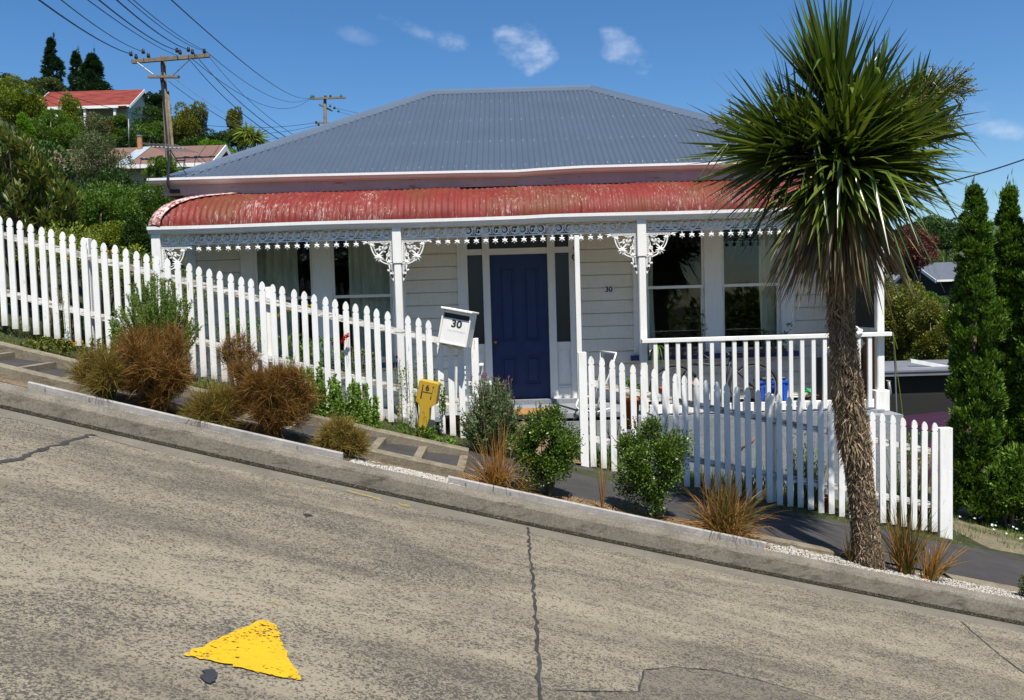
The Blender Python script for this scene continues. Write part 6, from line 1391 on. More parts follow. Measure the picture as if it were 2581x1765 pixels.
# flower panicles
def panicle(sx, sy, Y, tox, toy, n, seed, name='flower_panicle'):
    a = np.array(P(sx, sy, Y)); e = np.array(P(tox, toy, Y+.1)); r = np.random.RandomState(seed); m = MB(); gs = []; ax = norm(e-a); L = np.linalg.norm(e-a)
    m.tube([tuple(a), tuple((a+e)/2+np.array([0, 0, .05])), tuple(e)], [.012, .008, .003], 6)
    for i in range(n):
        t_ = r.uniform(.15, .95); p = a+(e-a)*t_+np.array([0, 0, .05*math.sin(PI*t_)]); d_ = norm(ax*.9+norm(r.normal(size=3))*.85+np.array([0, 0, .1])); l_ = r.uniform(.16, .34)*(1.15-t_*.4)
        q = [tuple(p+d_*l_*u+np.array([0, 0, -.10])*l_*u*u*3) for u in (0, .35, .7, 1)]; m.tube(q, [.0055, .0045, .0035, .002], 4, False)
        for j in range(7):
            u = r.uniform(.2, .9); pp = p+d_*l_*u+np.array([0, 0, -.3])*l_*u*u; dd = norm(d_+norm(r.normal(size=3))*.7); ll = r.uniform(.06, .14); ee = pp+dd*ll; m.tube([tuple(pp), tuple(ee)], [.0035, .002], 3, False)
            k_ = 16; tt = r.uniform(0, 1, k_); gs.append(leaf_geo(pp+np.outer(tt, ee-pp), norm(r.normal(size=(k_, 3))), .012, .010, 1, 0))
    V, F = join_geo(gs); o = m.build(name, LF['panicle'], ct); link('seed_heads', np_mesh('seed_heads', V, F), LF['panicle'], o)
panicle(2190, 330, CY+.1, 2405, 215, 75, 95); panicle(2200, 350, CY+.15, 2390, 315, 60, 96); panicle(1990, 350, CY+.2, 1840, 318, 16, 97)
# ================================================================== CONIFERS AND SMALL PLANTS AT THE RIGHT
def thuja(label, sx, ytip, ybase, wpx, Y, seed, n=30000, group='columnar conifers right of the driveway'):
    r = np.random.RandomState(seed); b = P(sx, ybase, Y); tp_ = P(sx, ytip, Y); H = tp_.z-b.z; s_ = Y/FPX; R0 = wpx/2*s_; t = thing('columnar_conifer', label, 'tree', tuple(b), group)
    gs = []; nb = 520; per = int(n*2.2)//nb; 
    for i in range(nb):
        u = r.uniform(0.0, 1)**.95; rad = R0*min(1.0, (1-u)*2.3+.05)**.65*(.92+.14*math.sin(u*23+seed)); a = r.uniform(0, 2*PI); q = r.uniform(.25, 1.0)**.6; c = np.array([b.x+math.cos(a)*rad*q, b.y+math.sin(a)*rad*q, b.z+u*H])
        br = R0*.30*(1-.55*u); d_ = norm(r.normal(size=(per, 3))); p = c+d_*np.array([br, br, br*1.25])*r.uniform(.3, 1, (per, 1))
        out = np.array([math.cos(a), math.sin(a), 0]); dd = norm(d_*.5+out*.45+np.array([0, 0, 1.0])+norm(r.normal(size=(per, 3)))*.55); gs.append(leaf_geo(p, dd, .060*r.uniform(.5, 1.2, per), .024*r.uniform(.6, 1.3, per), .9, .2))
    k_ = 70; gs.append(leaf_geo(np.array(tp_)+r.normal(0, 1, (k_, 3))*np.array([.05, .05, .10])-np.array([0, 0, .12]), norm(r.normal(size=(k_, 3))*.25+np.array([0, 0, 1])), .12, .018, 1, 0))
    V, F = join_geo(gs); link('foliage', np_mesh('foliage', V, F), LF['thuja'], t)
    MB().tube([(b.x, b.y, G(b.x, b.y)-.1), (b.x, b.y, b.z+H*.5), (b.x, b.y, tp_.z-.15)], [.05, .03, .008], 8).build('trunk', M['bark'], t, True)
    return t
thuja('narrow columnar conifer nearest the driveway, left of its taller neighbours', 2455, 482, 1290, 122, 10.2, 101)
thuja('second columnar conifer from the driveway, partly behind the first', 2540, 482, 1300, 116, 10.4, 102)
thuja('columnar conifer cut by the right edge of the view', 2622, 462, 1320, 130, 10.1, 103)
bush('spreading_conifer', 'broad dark conifer skirt at the foot of the columnar conifers', 'shrub', 2545, 1215, 10.0, 190, 180, LF['thuja'], 11000, .06, .022, 34, .34, 104, up=.8, stems=3)
bush('small_conifer', 'small dark conifer tip at the right edge below the footpath', 'shrub', 2592, 1500, 6.9, 70, 90, LF['grey'], 2600, .03, .008, 10, .4, 105, base=ST(4.2)+.1, stems=3)
verge('ground_cover', 'low green ground cover beneath the conifers', 12000, (5.2, 8.0), (8.7, 10.6), .08, LF['mid'], lambda x, y: G(x, y)+.03)
fl_ = []
for i in range(46):
    x = 5.25+rnd.random()*1.3; y = 8.9+rnd.random()*1.2; fl_.append((x, y, G(x, y)+.10))
gs = []
for p in fl_: a = np.arange(8)*PI/4; gs.append(leaf_geo(np.repeat(np.array(p)[None], 8, 0), np.stack([np.cos(a), np.sin(a)*.6-.3, np.sin(a)*.3+.3], 1), .020, .013, .3, 0))
V, F = join_geo(gs); tag(link('daisies', np_mesh('daisies', V, F), LF['wflower']), 'white daisies scattered in the ground cover below the conifers', 'flowers', None, 'stuff')
# ================================================================== CARS, GARAGE, HOUSES AND TREES AT THE RIGHT
def car(label, c, yaw, mat, group=None, L=3.9, W=1.62, H=1.40):
    t = thing('parked_car', label, 'car', c, group); R_ = Matrix.Translation(c) @ Matrix.Rotation(yaw, 4, 'Z')
    def B(m, name, mt, par=t, sm=False):
        m.v = [tuple(R_ @ Vector(v)) for v in m.v]; return m.build(name, mt, par, sm)
    prof = [(-L/2, .30), (-L/2-.02, .55), (-L/2+.05, .82), (-L/2+.75, .90), (-L/2+1.25, H-.03), (-L/2+1.6, H), (L/2-1.1, H), (L/2-.55, H-.10), (L/2-.12, .92), (L/2, .80), (L/2+.01, .45), (L/2-.03, .30)]
    m = MB(); n = len(prof); 
    for y, k in ((-W/2, 1), (-W/2+.10, 0), (W/2-.10, 0), (W/2, 1)):
        for x, z in prof: m.v.append((x*(.985 if k else 1), y+((.14 if y < 0 else -.14)*max(0, (z-.85)/.55) if k else (.10 if y < 0 else -.10)*max(0, (z-.85)/.55)), z-(.03 if k and z > .8 else 0)))
    for s_ in range(3):
        for i in range(n): a = s_*n+i; b = s_*n+(i+1) % n; m.f.append((a, b, b+n, a+n))
    m.f.append(tuple(range(n-1, -1, -1))); m.f.append(tuple(3*n+i for i in range(n)))
    body = B(m, 'body', mat, t, True)
    for sy_ in (-1, 1):
        w_ = MB(); y = sy_*(W/2-.085); yt_ = sy_*(W/2-.145)
        for (xa, xb, xc, xd) in ((-L/2+.95, -L/2+1.36, 0-.12, 0-.12), (0-.02, 0-.02, L/2-.68, L/2-.40)):
            w_.hull8([(xa, y+.0, .93), (xd, y, .93), (xd, y-sy_*.02, .93), (xa, y-sy_*.02, .93), (xb, yt_+.0, H-.12), (xc, yt_, H-.12), (xc, yt_-sy_*.02, H-.12), (xb, yt_-sy_*.02, H-.12)])
        for v_i, v in enumerate(w_.v): w_.v[v_i] = (v[0], v[1]+sy_*.055, v[2])
        B(w_, 'side_window', M['carglass'])
    for xa, xb in ((-L/2+.80, -L/2+1.22), (L/2-.16, L/2-.50)):
        w_ = MB().add([(xa-(.02 if xa < 0 else -.02), -W/2+.2, .93), (xa-(.02 if xa < 0 else -.02), W/2-.2, .93), (xb-(.02 if xa < 0 else -.02), W/2-.27, H-.07), (xb-(.02 if xa < 0 else -.02), -W/2+.27, H-.07)], [(0, 1, 2, 3)]); B(w_, 'windscreen', M['carglass'])
    for x in (-L/2+.68, L/2-.70):
        for s_ in (-1, 1):
            w_ = MB().tube([(x, s_*(W/2-.16), .30), (x, s_*(W/2+.01), .30)], .30, 20); wo = B(w_, 'wheel', M['tyre']); w2 = MB().tube([(x, s_*(W/2+.011), .30), (x, s_*(W/2+.02), .30)], .17, 16); B(w2, 'hubcap', M['steel'], wo)
    for s_ in (-1, 1): B(MB().bbox(-L/2-.03, -L/2+.02, s_*.6-.15, s_*.6+.15, .58, .72, .01), 'headlight', M['steel'])
    return t
cp_ = P(2395, 1240, 13.6); car('maroon hatchback parked on the driveway behind the fence end post', (P(2340, 1063, 13.6).x+.32, 13.9, P(2395, 1063, 13.6).z-1.40), math.radians(24), M['maroon'])
cp_ = P(2400, 830, 46); car('bright red car far away between the maroon tree and the conifer', (cp_.x+.5, 46, P(2400, 757, 46).z-1.42), 0.0, M['carred'])
# garage
ga, gb_ = P(2150, 930, 17.0), P(2700, 935, 17.0); gz0 = P(2240, 935, 17).z
gt = thing('garage', 'dark olive garage with low grey iron roof beyond the cottage corner', 'garage', (ga.x+2, 19, gz0-2.4))
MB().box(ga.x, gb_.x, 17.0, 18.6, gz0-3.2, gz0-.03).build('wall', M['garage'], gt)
MB().box(ga.x+.6, ga.x+2.4, 16.97, 16.998, gz0-3.1, gz0-.5).build('door', M['garage'], gt)
m = MB(); m.hull8([(ga.x-.15, 16.8, gz0-.02), (gb_.x, 16.8, gz0-.02), (gb_.x, 18.7, gz0+.02), (ga.x-.15, 18.7, gz0+.02), (ga.x-.15, 16.8, gz0+.01), (gb_.x, 16.8, gz0+.02), (gb_.x, 18.7, gz0+.06), (ga.x-.15, 18.7, gz0+.06)]); m.build('roof', M['greyroof'], gt)
MB().box(ga.x-.12, gb_.x, 16.82, 16.86, gz0-.10, gz0-.022).build('fascia', M['greyroof'], gt)
m = MB(); a, b = P(2296, 912, 17.5), P(2405, 932, 17.3); m.hull8([tuple(a+Vector((0, 0, -.02))), tuple(b+Vector((0, 0, -.02))), tuple(b+Vector((.02, .1, -.02))), tuple(a+Vector((.02, .1, -.02))), tuple(a+Vector((0, 0, .06))), tuple(b+Vector((0, 0, .06))), tuple(b+Vector((.02, .1, .06))), tuple(a+Vector((.02, .1, .06)))]); tag(m.build('board', M['whiteplastic']), 'long white board lying on the garage roof', 'board')
def gable_house(name, label, x0, x1, y0, y1, z0, ze, zr, wall, roofm, axis='x', over=.3, wins=(), yaw=0, wmat=None, gut=True):
    """gabled box; axis = ridge direction"""
    c = ((x0+x1)/2, (y0+y1)/2, z0); t = thing(name, label, 'house', c); w_ = MB()
    Rz_ = Matrix.Translation(c) @ Matrix.Rotation(yaw, 4, 'Z') @ Matrix.Translation(-Vector(c))
    def B(m, nm, mt, par=t): m.v = [tuple(Rz_ @ Vector(v)) for v in m.v]; return m.build(nm, mt, par)
    ym = (y0+y1)/2; xm_ = (x0+x1)/2
    if axis == 'x':
        w_.v = [(x, y, z) for x in (x0, x1) for (y, z) in ((y0, z0), (y0, ze), (ym, zr), (y1, ze), (y1, z0))]; w_.f = [(0, 1, 2, 3, 4), (9, 8, 7, 6, 5), (0, 5, 6, 1), (4, 3, 8, 9)]
        r_ = MB(); sl = (zr-ze)/(ym-y0); ya, yb2 = y0-over, y1+over; zo = ze-sl*over
        r_.hull8([(x0-over, ya, zo+.03), (x1+over, ya, zo+.03), (x1+over, ym, zr+.03), (x0-over, ym, zr+.03), (x0-over, ya, zo+.10), (x1+over, ya, zo+.10), (x1+over, ym, zr+.10), (x0-over, ym, zr+.10)])
        r_.hull8([(x0-over, ym+.001, zr+.03), (x1+over, ym+.001, zr+.03), (x1+over, yb2, zo+.03), (x0-over, yb2, zo+.03), (x0-over, ym+.001, zr+.10), (x1+over, ym+.001, zr+.10), (x1+over, yb2, zo+.10), (x0-over, yb2, zo+.10)])
    B(w_, 'wall', wall); ro = B(r_, 'roof', roofm)
    if gut:
        B(MB().box(x0-over, x1+over, ya-.10, ya-.005, zo-.02, zo+.10), 'gutter', M['white'], ro)
        for s_ in (0, 1):
            xx = x1+over+.003 if s_ else x0-over-.033; B(MB().hull8([(xx, ya, zo-.1), (xx+.03, ya, zo-.1), (xx+.03, ym, zr-.1), (xx, ym, zr-.1), (xx, ya, zo+.10), (xx+.03, ya, zo+.10), (xx+.03, ym, zr+.10), (xx, ym, zr+.10)]), 'bargeboard', M['white'], ro); B(MB().hull8([(xx, yb2, zo-.1), (xx+.03, yb2, zo-.1), (xx+.03, ym+.001, zr-.1), (xx, ym+.001, zr-.1), (xx, yb2, zo+.10), (xx+.03, yb2, zo+.10), (xx+.03, ym+.001, zr+.10), (xx, ym+.001, zr+.10)]), 'bargeboard', M['white'], ro)
    for (wx0, wx1, wz0, wz1) in wins:
        f_ = B(MB().box(wx0-.08, wx1+.08, y0-.05, y0-.003, wz0-.08, wz1+.08), 'window', wmat or M['white']); B(MB().box(wx0, wx1, y0-.06, y0-.051, wz0, wz1), 'pane', M['carglass'], f_)
    return t, B
z = P(2340, 735, 60).z; a, b = P(2305, 735, 60), P(2400, 735, 60)
gable_house('far_house', 'distant cottage with pale grey iron roof beyond the maroon-leaved tree', a.x-1, b.x, 60, 66, z-3, z+.2, P(2320, 690, 63).z+.6, M['farbeige'], M['greyroof'])
z = P(2400, 708, 50).z; a, b = P(2366, 708, 50), P(2480, 708, 50)
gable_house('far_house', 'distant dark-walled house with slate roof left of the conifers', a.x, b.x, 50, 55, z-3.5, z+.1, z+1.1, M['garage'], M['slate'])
def tree(label, sx, sy, Y, pw, ph, mat, n, L, W, k, br, seed, group='trees beyond the cottage on the right', name='tree', up=.3, jit=.8, depth=.7, stems=5): return bush(name, label, 'tree', sx, sy, Y, pw, ph, LF[mat], n, L, W, k, br, seed, group, None, None, up, jit, depth, 'crown', stems)
tree('large olive-green bushy tree directly right of the corner veranda post', 2252, 800, 21, 190, 260, 'olive', 30000, .075, .04, 40, .30, 111)
tree('lower olive-green tree mass in front of the large olive one', 2355, 850, 20, 150, 200, 'olive', 15000, .07, .035, 26, .32, 112)
tree('maroon-leaved tree above the olive-green trees', 2275, 640, 32, 190, 135, 'maroonl', 15000, .11, .06, 26, .32, 113)
tree('wide flat-topped dark tree on the skyline at the right', 2365, 590, 58, 190, 95, 'dark', 16000, .18, .08, 30, .28, 114, name='pine_tree')
tree('flat-topped dark tree left of the widest skyline tree', 2285, 600, 62, 110, 60, 'dark', 7000, .18, .08, 18, .28, 115, name='pine_tree')
tree('grey-green tree mass below the skyline trees', 2390, 635, 75, 150, 100, 'grey', 12000, .14, .07, 22, .32, 116)
tree('fresh green tree below the skyline beside the conifer', 2375, 668, 70, 85, 80, 'mid', 6000, .10, .05, 16, .34, 117)
tree('low green shrub line in front of the distant houses', 2350, 758, 34, 90, 42, 'mid', 5000, .09, .05, 14, .34, 118)
tree('olive shrub with red flowers left of the distant red car', 2385, 800, 30, 110, 90, 'grey', 6000, .08, .04, 18, .34, 119)
tree('grey-green bush beside the first conifer above the garage', 2400, 870, 24, 110, 110, 'mid', 8000, .07, .035, 18, .34, 120)
tree('bright grass-green bush on the bank above the garage', 2300, 905, 22, 220, 70, 'weed', 7000, .06, .03, 20, .32, 121)
tree('dark tree filling the gap behind the conifers at the right edge', 2530, 680, 45, 240, 190, 'dark', 12000, .15, .07, 26, .34, 122)
tree('dark shrub mass between conifers and garage', 2500, 950, 19, 260, 260, 'dark', 14000, .08, .04, 26, .34, 123)
V = []; F = []
for i in range(41):
    x = -60+i*16; h = 30+9*math.sin(i*.37)+5*math.sin(i*.91); V += [(x, 430+20*math.sin(i*.5), -40), (x, 500, h), (x, 640, h-6), (x, 800, -40)]
    if i:
        for k in range(3): a = (i-1)*4+k; F.append((a, a+4, a+5, a+1))
me = bpy.data.meshes.new('hills'); me.from_pydata(V, [], F); tag(link('hills', me, m_concrete('far_hill', (.06, .085, .05), (.04, .06, .035), .6, .05), None, True), kind='structure')
# ================================================================== LEFT BACKGROUND
# red-roofed house on the hill
Yr = 55.0; ra_, rb_ = P(93, 283, Yr), P(322, 283, Yr); ze = P(210, 268, Yr).z; zr_ = P(230, 234, Yr+2.2).z
th, Bh = gable_house('hill_house', 'pale green weatherboard house with faded red iron roof high on the hillside', ra_.x, rb_.x, Yr, Yr+4.2, ze-3.2, ze, zr_, M['fargreen'], M['farred'], 'x', .25, ((rb_.x-4.2, rb_.x-3.2, ze-1.9, ze-.8), (rb_.x-2.0, rb_.x-1.0, ze-1.9, ze-.8)))
ro = MB(); ro.hull8([(ra_.x, Yr-1.5, ze-.50), (rb_.x+.1, Yr-1.5, ze-.50), (rb_.x+.1, Yr-.12, ze-.12), (ra_.x, Yr-.12, ze-.12), (ra_.x, Yr-1.5, ze-.44), (rb_.x+.1, Yr-1.5, ze-.44), (rb_.x+.1, Yr-.12, ze-.06), (ra_.x, Yr-.12, ze-.06)]); Bh(ro, 'porch_roof', M['farred'])
Bh(MB().box(ra_.x, rb_.x+.1, Yr-1.6, Yr-1.505, ze-.55, ze-.42), 'gutter', M['white'])
for q in (0.03, .35, .65, .97): x = ra_.x+(rb_.x-ra_.x)*q; Bh(MB().box(x-.07, x+.07, Yr-1.49, Yr-1.35, ze-3.2, ze-.52), 'porch_post', M['white'])
# brown-roofed house
Yb = 27.0; xa, xb = P(60, 408, Yb).x, P(515, 408, Yb).x; ze = P(400, 410, Yb).z; zr_ = P(430, 377, Yb+1.2).z
wx = lambda s: P(s, 450, Yb).x; wz = lambda s: P(270, s, Yb).z
th, Bh = gable_house('neighbour_house', 'low beige weatherboard house with brown iron roof behind the cottage', xa, xb, Yb, Yb+2.4, ze-2.8, ze-.04, zr_, M['farbeige'], M['farbrown'], 'x', .3, ((wx(248), wx(282), wz(466), wz(436)), (wx(395), wx(430), wz(448), wz(424))))
sl = (zr_-ze+.04)/1.2
def onr(sx, v): x = P(sx, 392, Yb).x; y = Yb-.28+v*1.46; return x, y, ze-.04+sl*(y-Yb)+.115
q = [onr(300, 0), onr(331, 0), onr(343, 1), onr(313, 1)]; MBq = MB().add(q+[(a, b, c+.01) for a, b, c in q], [(0, 1, 2, 3), (7, 6, 5, 4), (0, 4, 5, 1), (1, 5, 6, 2), (2, 6, 7, 3), (3, 7, 4, 0)]); Bh(MBq, 'roof_sheet', M['farsheet'])
c = P(353, 378, Yb+1.0); z1 = P(353, 345, Yb+1.0).z; fo_ = MB().tube([(c.x, Yb+1.0, c.z-.3), (c.x, Yb+1.0, z1)], .085, 14); Bh(fo_, 'flue', M['flue']); Bh(MB().tube([(c.x, Yb+1.0, z1), (c.x, Yb+1.0, z1+.05)], .10, 14), 'flue_cap', M['steel'])
m = MB().tube([P(325, 378, 31), P(324, 300, 31)], .02, 8); tag(m.build('vent_pipe', M['steel'], None, True), 'thin grey pipe standing behind the brown-roofed house', 'pipe')
wl = MB().box(P(235, 480, 22).x, P(380, 480, 22).x, 22, 22.2, P(300, 560, 22).z, P(300, 476, 22).z); tag(wl.build('garden_wall', M['whiteplastic']), 'white garden wall glimpsed through shrubs left of the cottage', 'wall')
# --- trees on the left hillside: sx, sy, Y, w, h
T = [('conifer', 'tall narrow dark conifer standing highest on the left skyline', 136, 160, 78, 58, 125, 'conif', 9000, .30, .10, 30, .26),
 ('conifer', 'narrow dark conifer left of the broad skyline conifer', 197, 182, 75, 40, 100, 'conif', 6500, .28, .10, 24, .28),
 ('conifer', 'broad dark conifer on the skyline right of the narrow one', 238, 195, 72, 95, 110, 'conif', 11000, .30, .11, 34, .26),
 ('tree', 'dark tree at the upper left edge of the skyline', 22, 215, 70, 70, 50, 'conif', 5000, .26, .1, 16, .3),
 ('tree', 'grey-green tree below the tall skyline conifer', 118, 222, 66, 100, 50, 'grey', 7000, .22, .1, 20, .3),
 ('tree', 'yellow-green tree at the left edge beside the red-roofed house', 50, 262, 42, 120, 130, 'yelgreen', 15000, .11, .06, 28, .32),
 ('tree', 'yellow-green tree in front of the red roof', 180, 310, 44, 75, 150, 'yelgreen', 12000, .11, .055, 26, .3),
 ('tree', 'dark twiggy tree below the porch of the red-roofed house', 248, 330, 43, 75, 105, 'maroonl', 4500, .09, .05, 20, .32),
 ('tree', 'green tree below the pale gable of the hill house', 295, 330, 46, 90, 85, 'mid', 9000, .11, .06, 20, .32),
 ('tree', 'large dark tree right of the hill house', 392, 330, 50, 130, 130, 'dark', 15000, .13, .07, 30, .3),
 ('tree', 'tall dark tree rising behind the first power pole', 400, 262, 52, 65, 90, 'conif', 7000, .14, .07, 22, .3),
 ('tree', 'bronze-green tree right of the first power pole', 475, 320, 48, 110, 130, 'olive', 13000, .12, .06, 28, .3),
 ('tree', 'low dark hedge line right of the power pole', 540, 352, 52, 120, 45, 'dark', 6500, .12, .06, 18, .32),
 ('tree', 'sparse upright tree on the skyline left of the small cabbage tree', 588, 318, 50, 58, 110, 'olive', 5500, .12, .06, 20, .28),
 ('tree', 'dark shrubby tree beneath the sparse upright tree', 605, 352, 49, 75, 60, 'dark', 6500, .11, .06, 16, .32),
 ('shrub', 'bright lime-green round shrub above the cottage hip', 545, 390, 36, 110, 62, 'bright', 9000, .09, .055, 20, .34),
 ('tree', 'shaded green tree between hill house and brown-roofed house', 120, 330, 36, 170, 110, 'mid', 14000, .10, .05, 26, .32),
 ('shrub', 'bright yellow-green upright shrub on the slope at the left', 62, 345, 30, 55, 105, 'bright', 6500, .08, .045, 18, .32),
 ('tree', 'dark tree behind the flue of the brown-roofed house', 360, 360, 36, 110, 60, 'dark', 7000, .10, .05, 18, .32),
 ('tree', 'fine-leaved grey-green tree in front of the brown-roofed house', 235, 430, 20, 190, 190, 'grey', 15000, .055, .022, 34, .26),
 ('tree', 'airy dark tree reaching above the brown roof', 240, 350, 24, 110, 130, 'grey', 7000, .07, .03, 22, .28),
 ('shrub', 'olive shrub beside the cottage roof corner in front of the brown-roofed house', 415, 440, 19, 110, 90, 'mid', 7000, .055, .028, 20, .32),
 ('shrub', 'large green shrub mass left of the veranda roof', 350, 530, 14.5, 230, 170, 'mid', 22000, .045, .022, 36, .3),
 ('shrub', 'mid-green shrub mass behind the upper left pickets', 215, 545, 13.5, 230, 150, 'mid', 20000, .045, .022, 34, .3),
 ('shrub', 'dark shrub mass between the two green shrubs left of the veranda', 290, 490, 15.5, 190, 130, 'dark', 14000, .05, .025, 28, .3),
 ('shrub', 'dark green shrub close to the left veranda post', 350, 600, 11.8, 90, 110, 'dark', 7000, .035, .02, 18, .34),
 ('shrub', 'yellowish shrub just above the pickets left of the cottage', 255, 600, 12.0, 200, 80, 'yelgreen', 9000, .035, .018, 22, .32),
 ('tree', 'dark wood mass filling the skyline at the far left edge', 10, 300, 64, 190, 190, 'dark', 13000, .17, .09, 30, .32),
 ('tree', 'dark tree mass behind the left half of the hill house', 130, 300, 62, 150, 150, 'dark', 11000, .17, .09, 26, .32),
 ('tree', 'dark tree mass below the hill house porch', 210, 370, 38, 180, 90, 'mid', 12000, .11, .06, 26, .32),
 ('tree', 'dark tree mass right of the hill house gable', 350, 350, 47, 130, 120, 'mid', 10000, .13, .07, 24, .32),
 ('tree', 'dense dark tree mass behind the power pole', 440, 345, 54, 170, 110, 'dark', 12000, .15, .08, 26, .32),
 ('tree', 'dark green tree mass above the right end of the brown roof', 500, 372, 40, 130, 60, 'dark', 9000, .11, .06, 22, .32),
 ('tree', 'green tree mass above the left end of the brown roof', 60, 395, 33, 190, 90, 'mid', 13000, .10, .055, 26, .32),
 ('tree', 'dark tree filling the slope behind the left shrubs', 60, 460, 21, 220, 210, 'dark', 15000, .07, .04, 30, .32)]
for i, (nm, lab, sx, sy, Y, pw, ph, mt, nn, L, W, k, br) in enumerate(T):
    if nm == 'conifer':
        b = P(sx, sy+ph/2, Y); tp_ = P(sx, sy-ph/2, Y); H = tp_.z-b.z; R0 = pw/2*Y/FPX; t = thing('conifer', lab, 'tree', (b.x, b.y, G(b.x, b.y)), 'trees on the left hillside'); r = np.random.RandomState(200+i); gs = []; per = nn//110
        for j in range(110):
            u = r.uniform(0, 1); rad = R0*(1-u)**.6*(1 if i != 2 else (1.15-.3*u)); a = r.uniform(0, 2*PI); q = r.uniform(.2, 1); cc = np.array([b.x+math.cos(a)*rad*q, b.y+math.sin(a)*rad*q, b.z+u*H-.05*H*q]); br_ = R0*.30*(1.1-.7*u); d_ = norm(r.normal(size=(per, 3))); gs.append(leaf_geo(cc+d_*np.array([br_, br_, br_*.7])*r.uniform(.2, 1, (per, 1)), norm(d_*.6+np.array([math.cos(a)*.7, math.sin(a)*.7, .35])+norm(r.normal(size=(per, 3)))*.5), L*r.uniform(.6, 1.2, per), W, .8, 0))
        gs.append(leaf_geo(np.array(tp_)+r.normal(0, 1, (30, 3))*np.array([.06, .06, .5])*R0*.4, norm(r.normal(size=(30, 3))*.4+np.array([0, 0, 1])), L, W*.6, 1, 0))
        V, F = join_geo(gs); link('crown', np_mesh('crown', V, F), LF[mt], t); MB().tube([(b.x, b.y, G(b.x, b.y)-.3), (b.x, b.y, b.z+H*.3), (b.x, b.y, tp_.z-.4)], [R0*.09, R0*.06, R0*.01], 8).build('trunk', M['bark'], t, True)
    else: bush(nm if nm != 'shrub' else 'hillside_shrub', lab, nm, sx, sy, Y, pw, ph, LF[mt], nn, L, W, k, br, 200+i, 'trees on the left hillside' if nm == 'tree' else 'shrubs on the left hillside', None, None, .35, .8, .75, 'crown' if nm == 'tree' else 'foliage')
# unseen trees added behind the camera to cut sky fill and darken window reflections
for i, (hx, hw) in enumerate(((-13, 5), (-5.5, 5), (2, 4.5), (9, 5), (15, 4.5))):
    r = np.random.RandomState(400+i); t = thing('sky_blocker_tree', 'unseen tree added across the street to hold back sky light, %s' % ('furthest uphill', 'just below the furthest uphill one', 'straight across from the blue door', 'across from the cabbage tree', 'furthest downhill')[i], 'tree', (hx, -9.5, ST(hx)), 'unseen trees added across the street'); z0_ = ST(hx)+1.7
    crown('crown', LF['mid'], t, (hx, -9.5, z0_), hw, 2.2, 2.1, 5000, .34, .2, 20, .42, 400+i); MB().tube([(hx, -9.5, ST(hx)-.5), (hx, -9.5, z0_)], [.25, .15], 8).build('trunk', M['bark'], t)
# protea shrub: rosettes of upright leaves
pt = thing('protea_shrub', 'large leathery-leaved shrub with bronze tips overhanging the upper left pickets', 'shrub', tuple(P(60, 620, 10.4)))
r = np.random.RandomState(300); gs = []; stm = MB(); b0v = P(60, 700, 10.4)
for i in range(330):
    sx = r.uniform(-60, 195); ytop = 325+max(0, sx-20)**1.28*.22; sy = r.uniform(ytop, 570); Y = r.uniform(9.7, 11.0); c = np.array(P(sx, sy, Y)); ax = norm(np.array([r.normal(0, .25)+(sx-60)/400, -.22+r.normal(0, .2), 1.0])); n = 24
    th_ = np.radians(r.uniform(8, 62, n)); ph_ = r.uniform(0, 2*PI, n); u = norm(np.cross(ax, [0, 1, .1])); v = np.cross(ax, u); d_ = np.cos(th_)[:, None]*ax+np.sin(th_)[:, None]*(np.cos(ph_)[:, None]*u+np.sin(ph_)[:, None]*v)
    gs.append(leaf_geo(c-ax*r.uniform(0, .13, (n, 1)), d_, r.uniform(.09, .16, n), r.uniform(.022, .036, n), .4, 0))
    if i % 6 == 0: stm.tube([tuple(b0v+Vector((r.normal(0, .1), 0, -.3))), tuple(Vector(c)*.5+b0v*.5+Vector((0, 0, -.1))), tuple(c)], [.02, .012, .005], 5)
V, F = join_geo(gs); link('foliage', np_mesh('foliage', V, F), LF['protea'], pt); stm.build('stems', M['bark'], pt, True)
bush('shrub_inner', 'shaded dark shrub filling behind the protea shrub', 'shrub', 50, 500, 11.6, 300, 260, LF['dark'], 14000, .06, .03, 26, .34, 301)
# small cabbage tree on the skyline
sc0 = thing('small_cabbage_tree', 'small distant cabbage tree on the skyline left of the cottage roof', 'tree', tuple(P(640, 385, 44)))
c = P(636, 345, 44)
def mini(c, n, L, seed):
    r = np.random.RandomState(seed); d_ = norm(r.normal(size=(n, 3))); d_[:, 2] = np.abs(d_[:, 2])*1.0-.35; return blade_geo(np.repeat(np.array(c)[None], n, 0), d_, L*r.uniform(.7, 1.1, n), .07, r.uniform(.1, .5, n), 4, wp_, .3, False)
V, F = join_geo([mini(P(640, 350, 44), 240, 1.0, 1), mini(P(622, 335, 44), 150, .9, 2)]); link('leaves', np_mesh('leaves', V, F), LF['yelgreen'], sc0); MB().tube([(c.x, 44, G(c.x, 44)-.3), tuple(P(640, 350, 44))], [.16, .10], 8).build('trunk', M['bark'], sc0, True)
# ================================================================== POWER POLES AND WIRES
YPL = 26.0
pp = thing('power_pole', 'tall weathered wooden power pole with long crossarm left of the cottage roof', 'power pole', (P(434, 506, YPL).x, YPL, G(P(434, 506, YPL).x, YPL)))
q = lambda a, b, y=YPL: P(a, b, y)
def pbar(m, a, b, hw, hd):
    a, b = Vector(a), Vector(b); d_ = (b-a).normalized(); u = Vector((0, 1, 0)); v = d_.cross(u).normalized(); m.hull8([tuple(a-u*hd-v*hw), tuple(a-u*hd+v*hw), tuple(a+u*hd+v*hw), tuple(a+u*hd-v*hw), tuple(b-u*hd-v*hw), tuple(b-u*hd+v*hw), tuple(b+u*hd+v*hw), tuple(b+u*hd-v*hw)])
a_, b_2 = q(410, 142), q(428, 480); a2, b22 = q(418, 230), q(441, 480); low1 = b_2+(b_2-a_)*.55; low2 = b22+(b22-a2)*.75
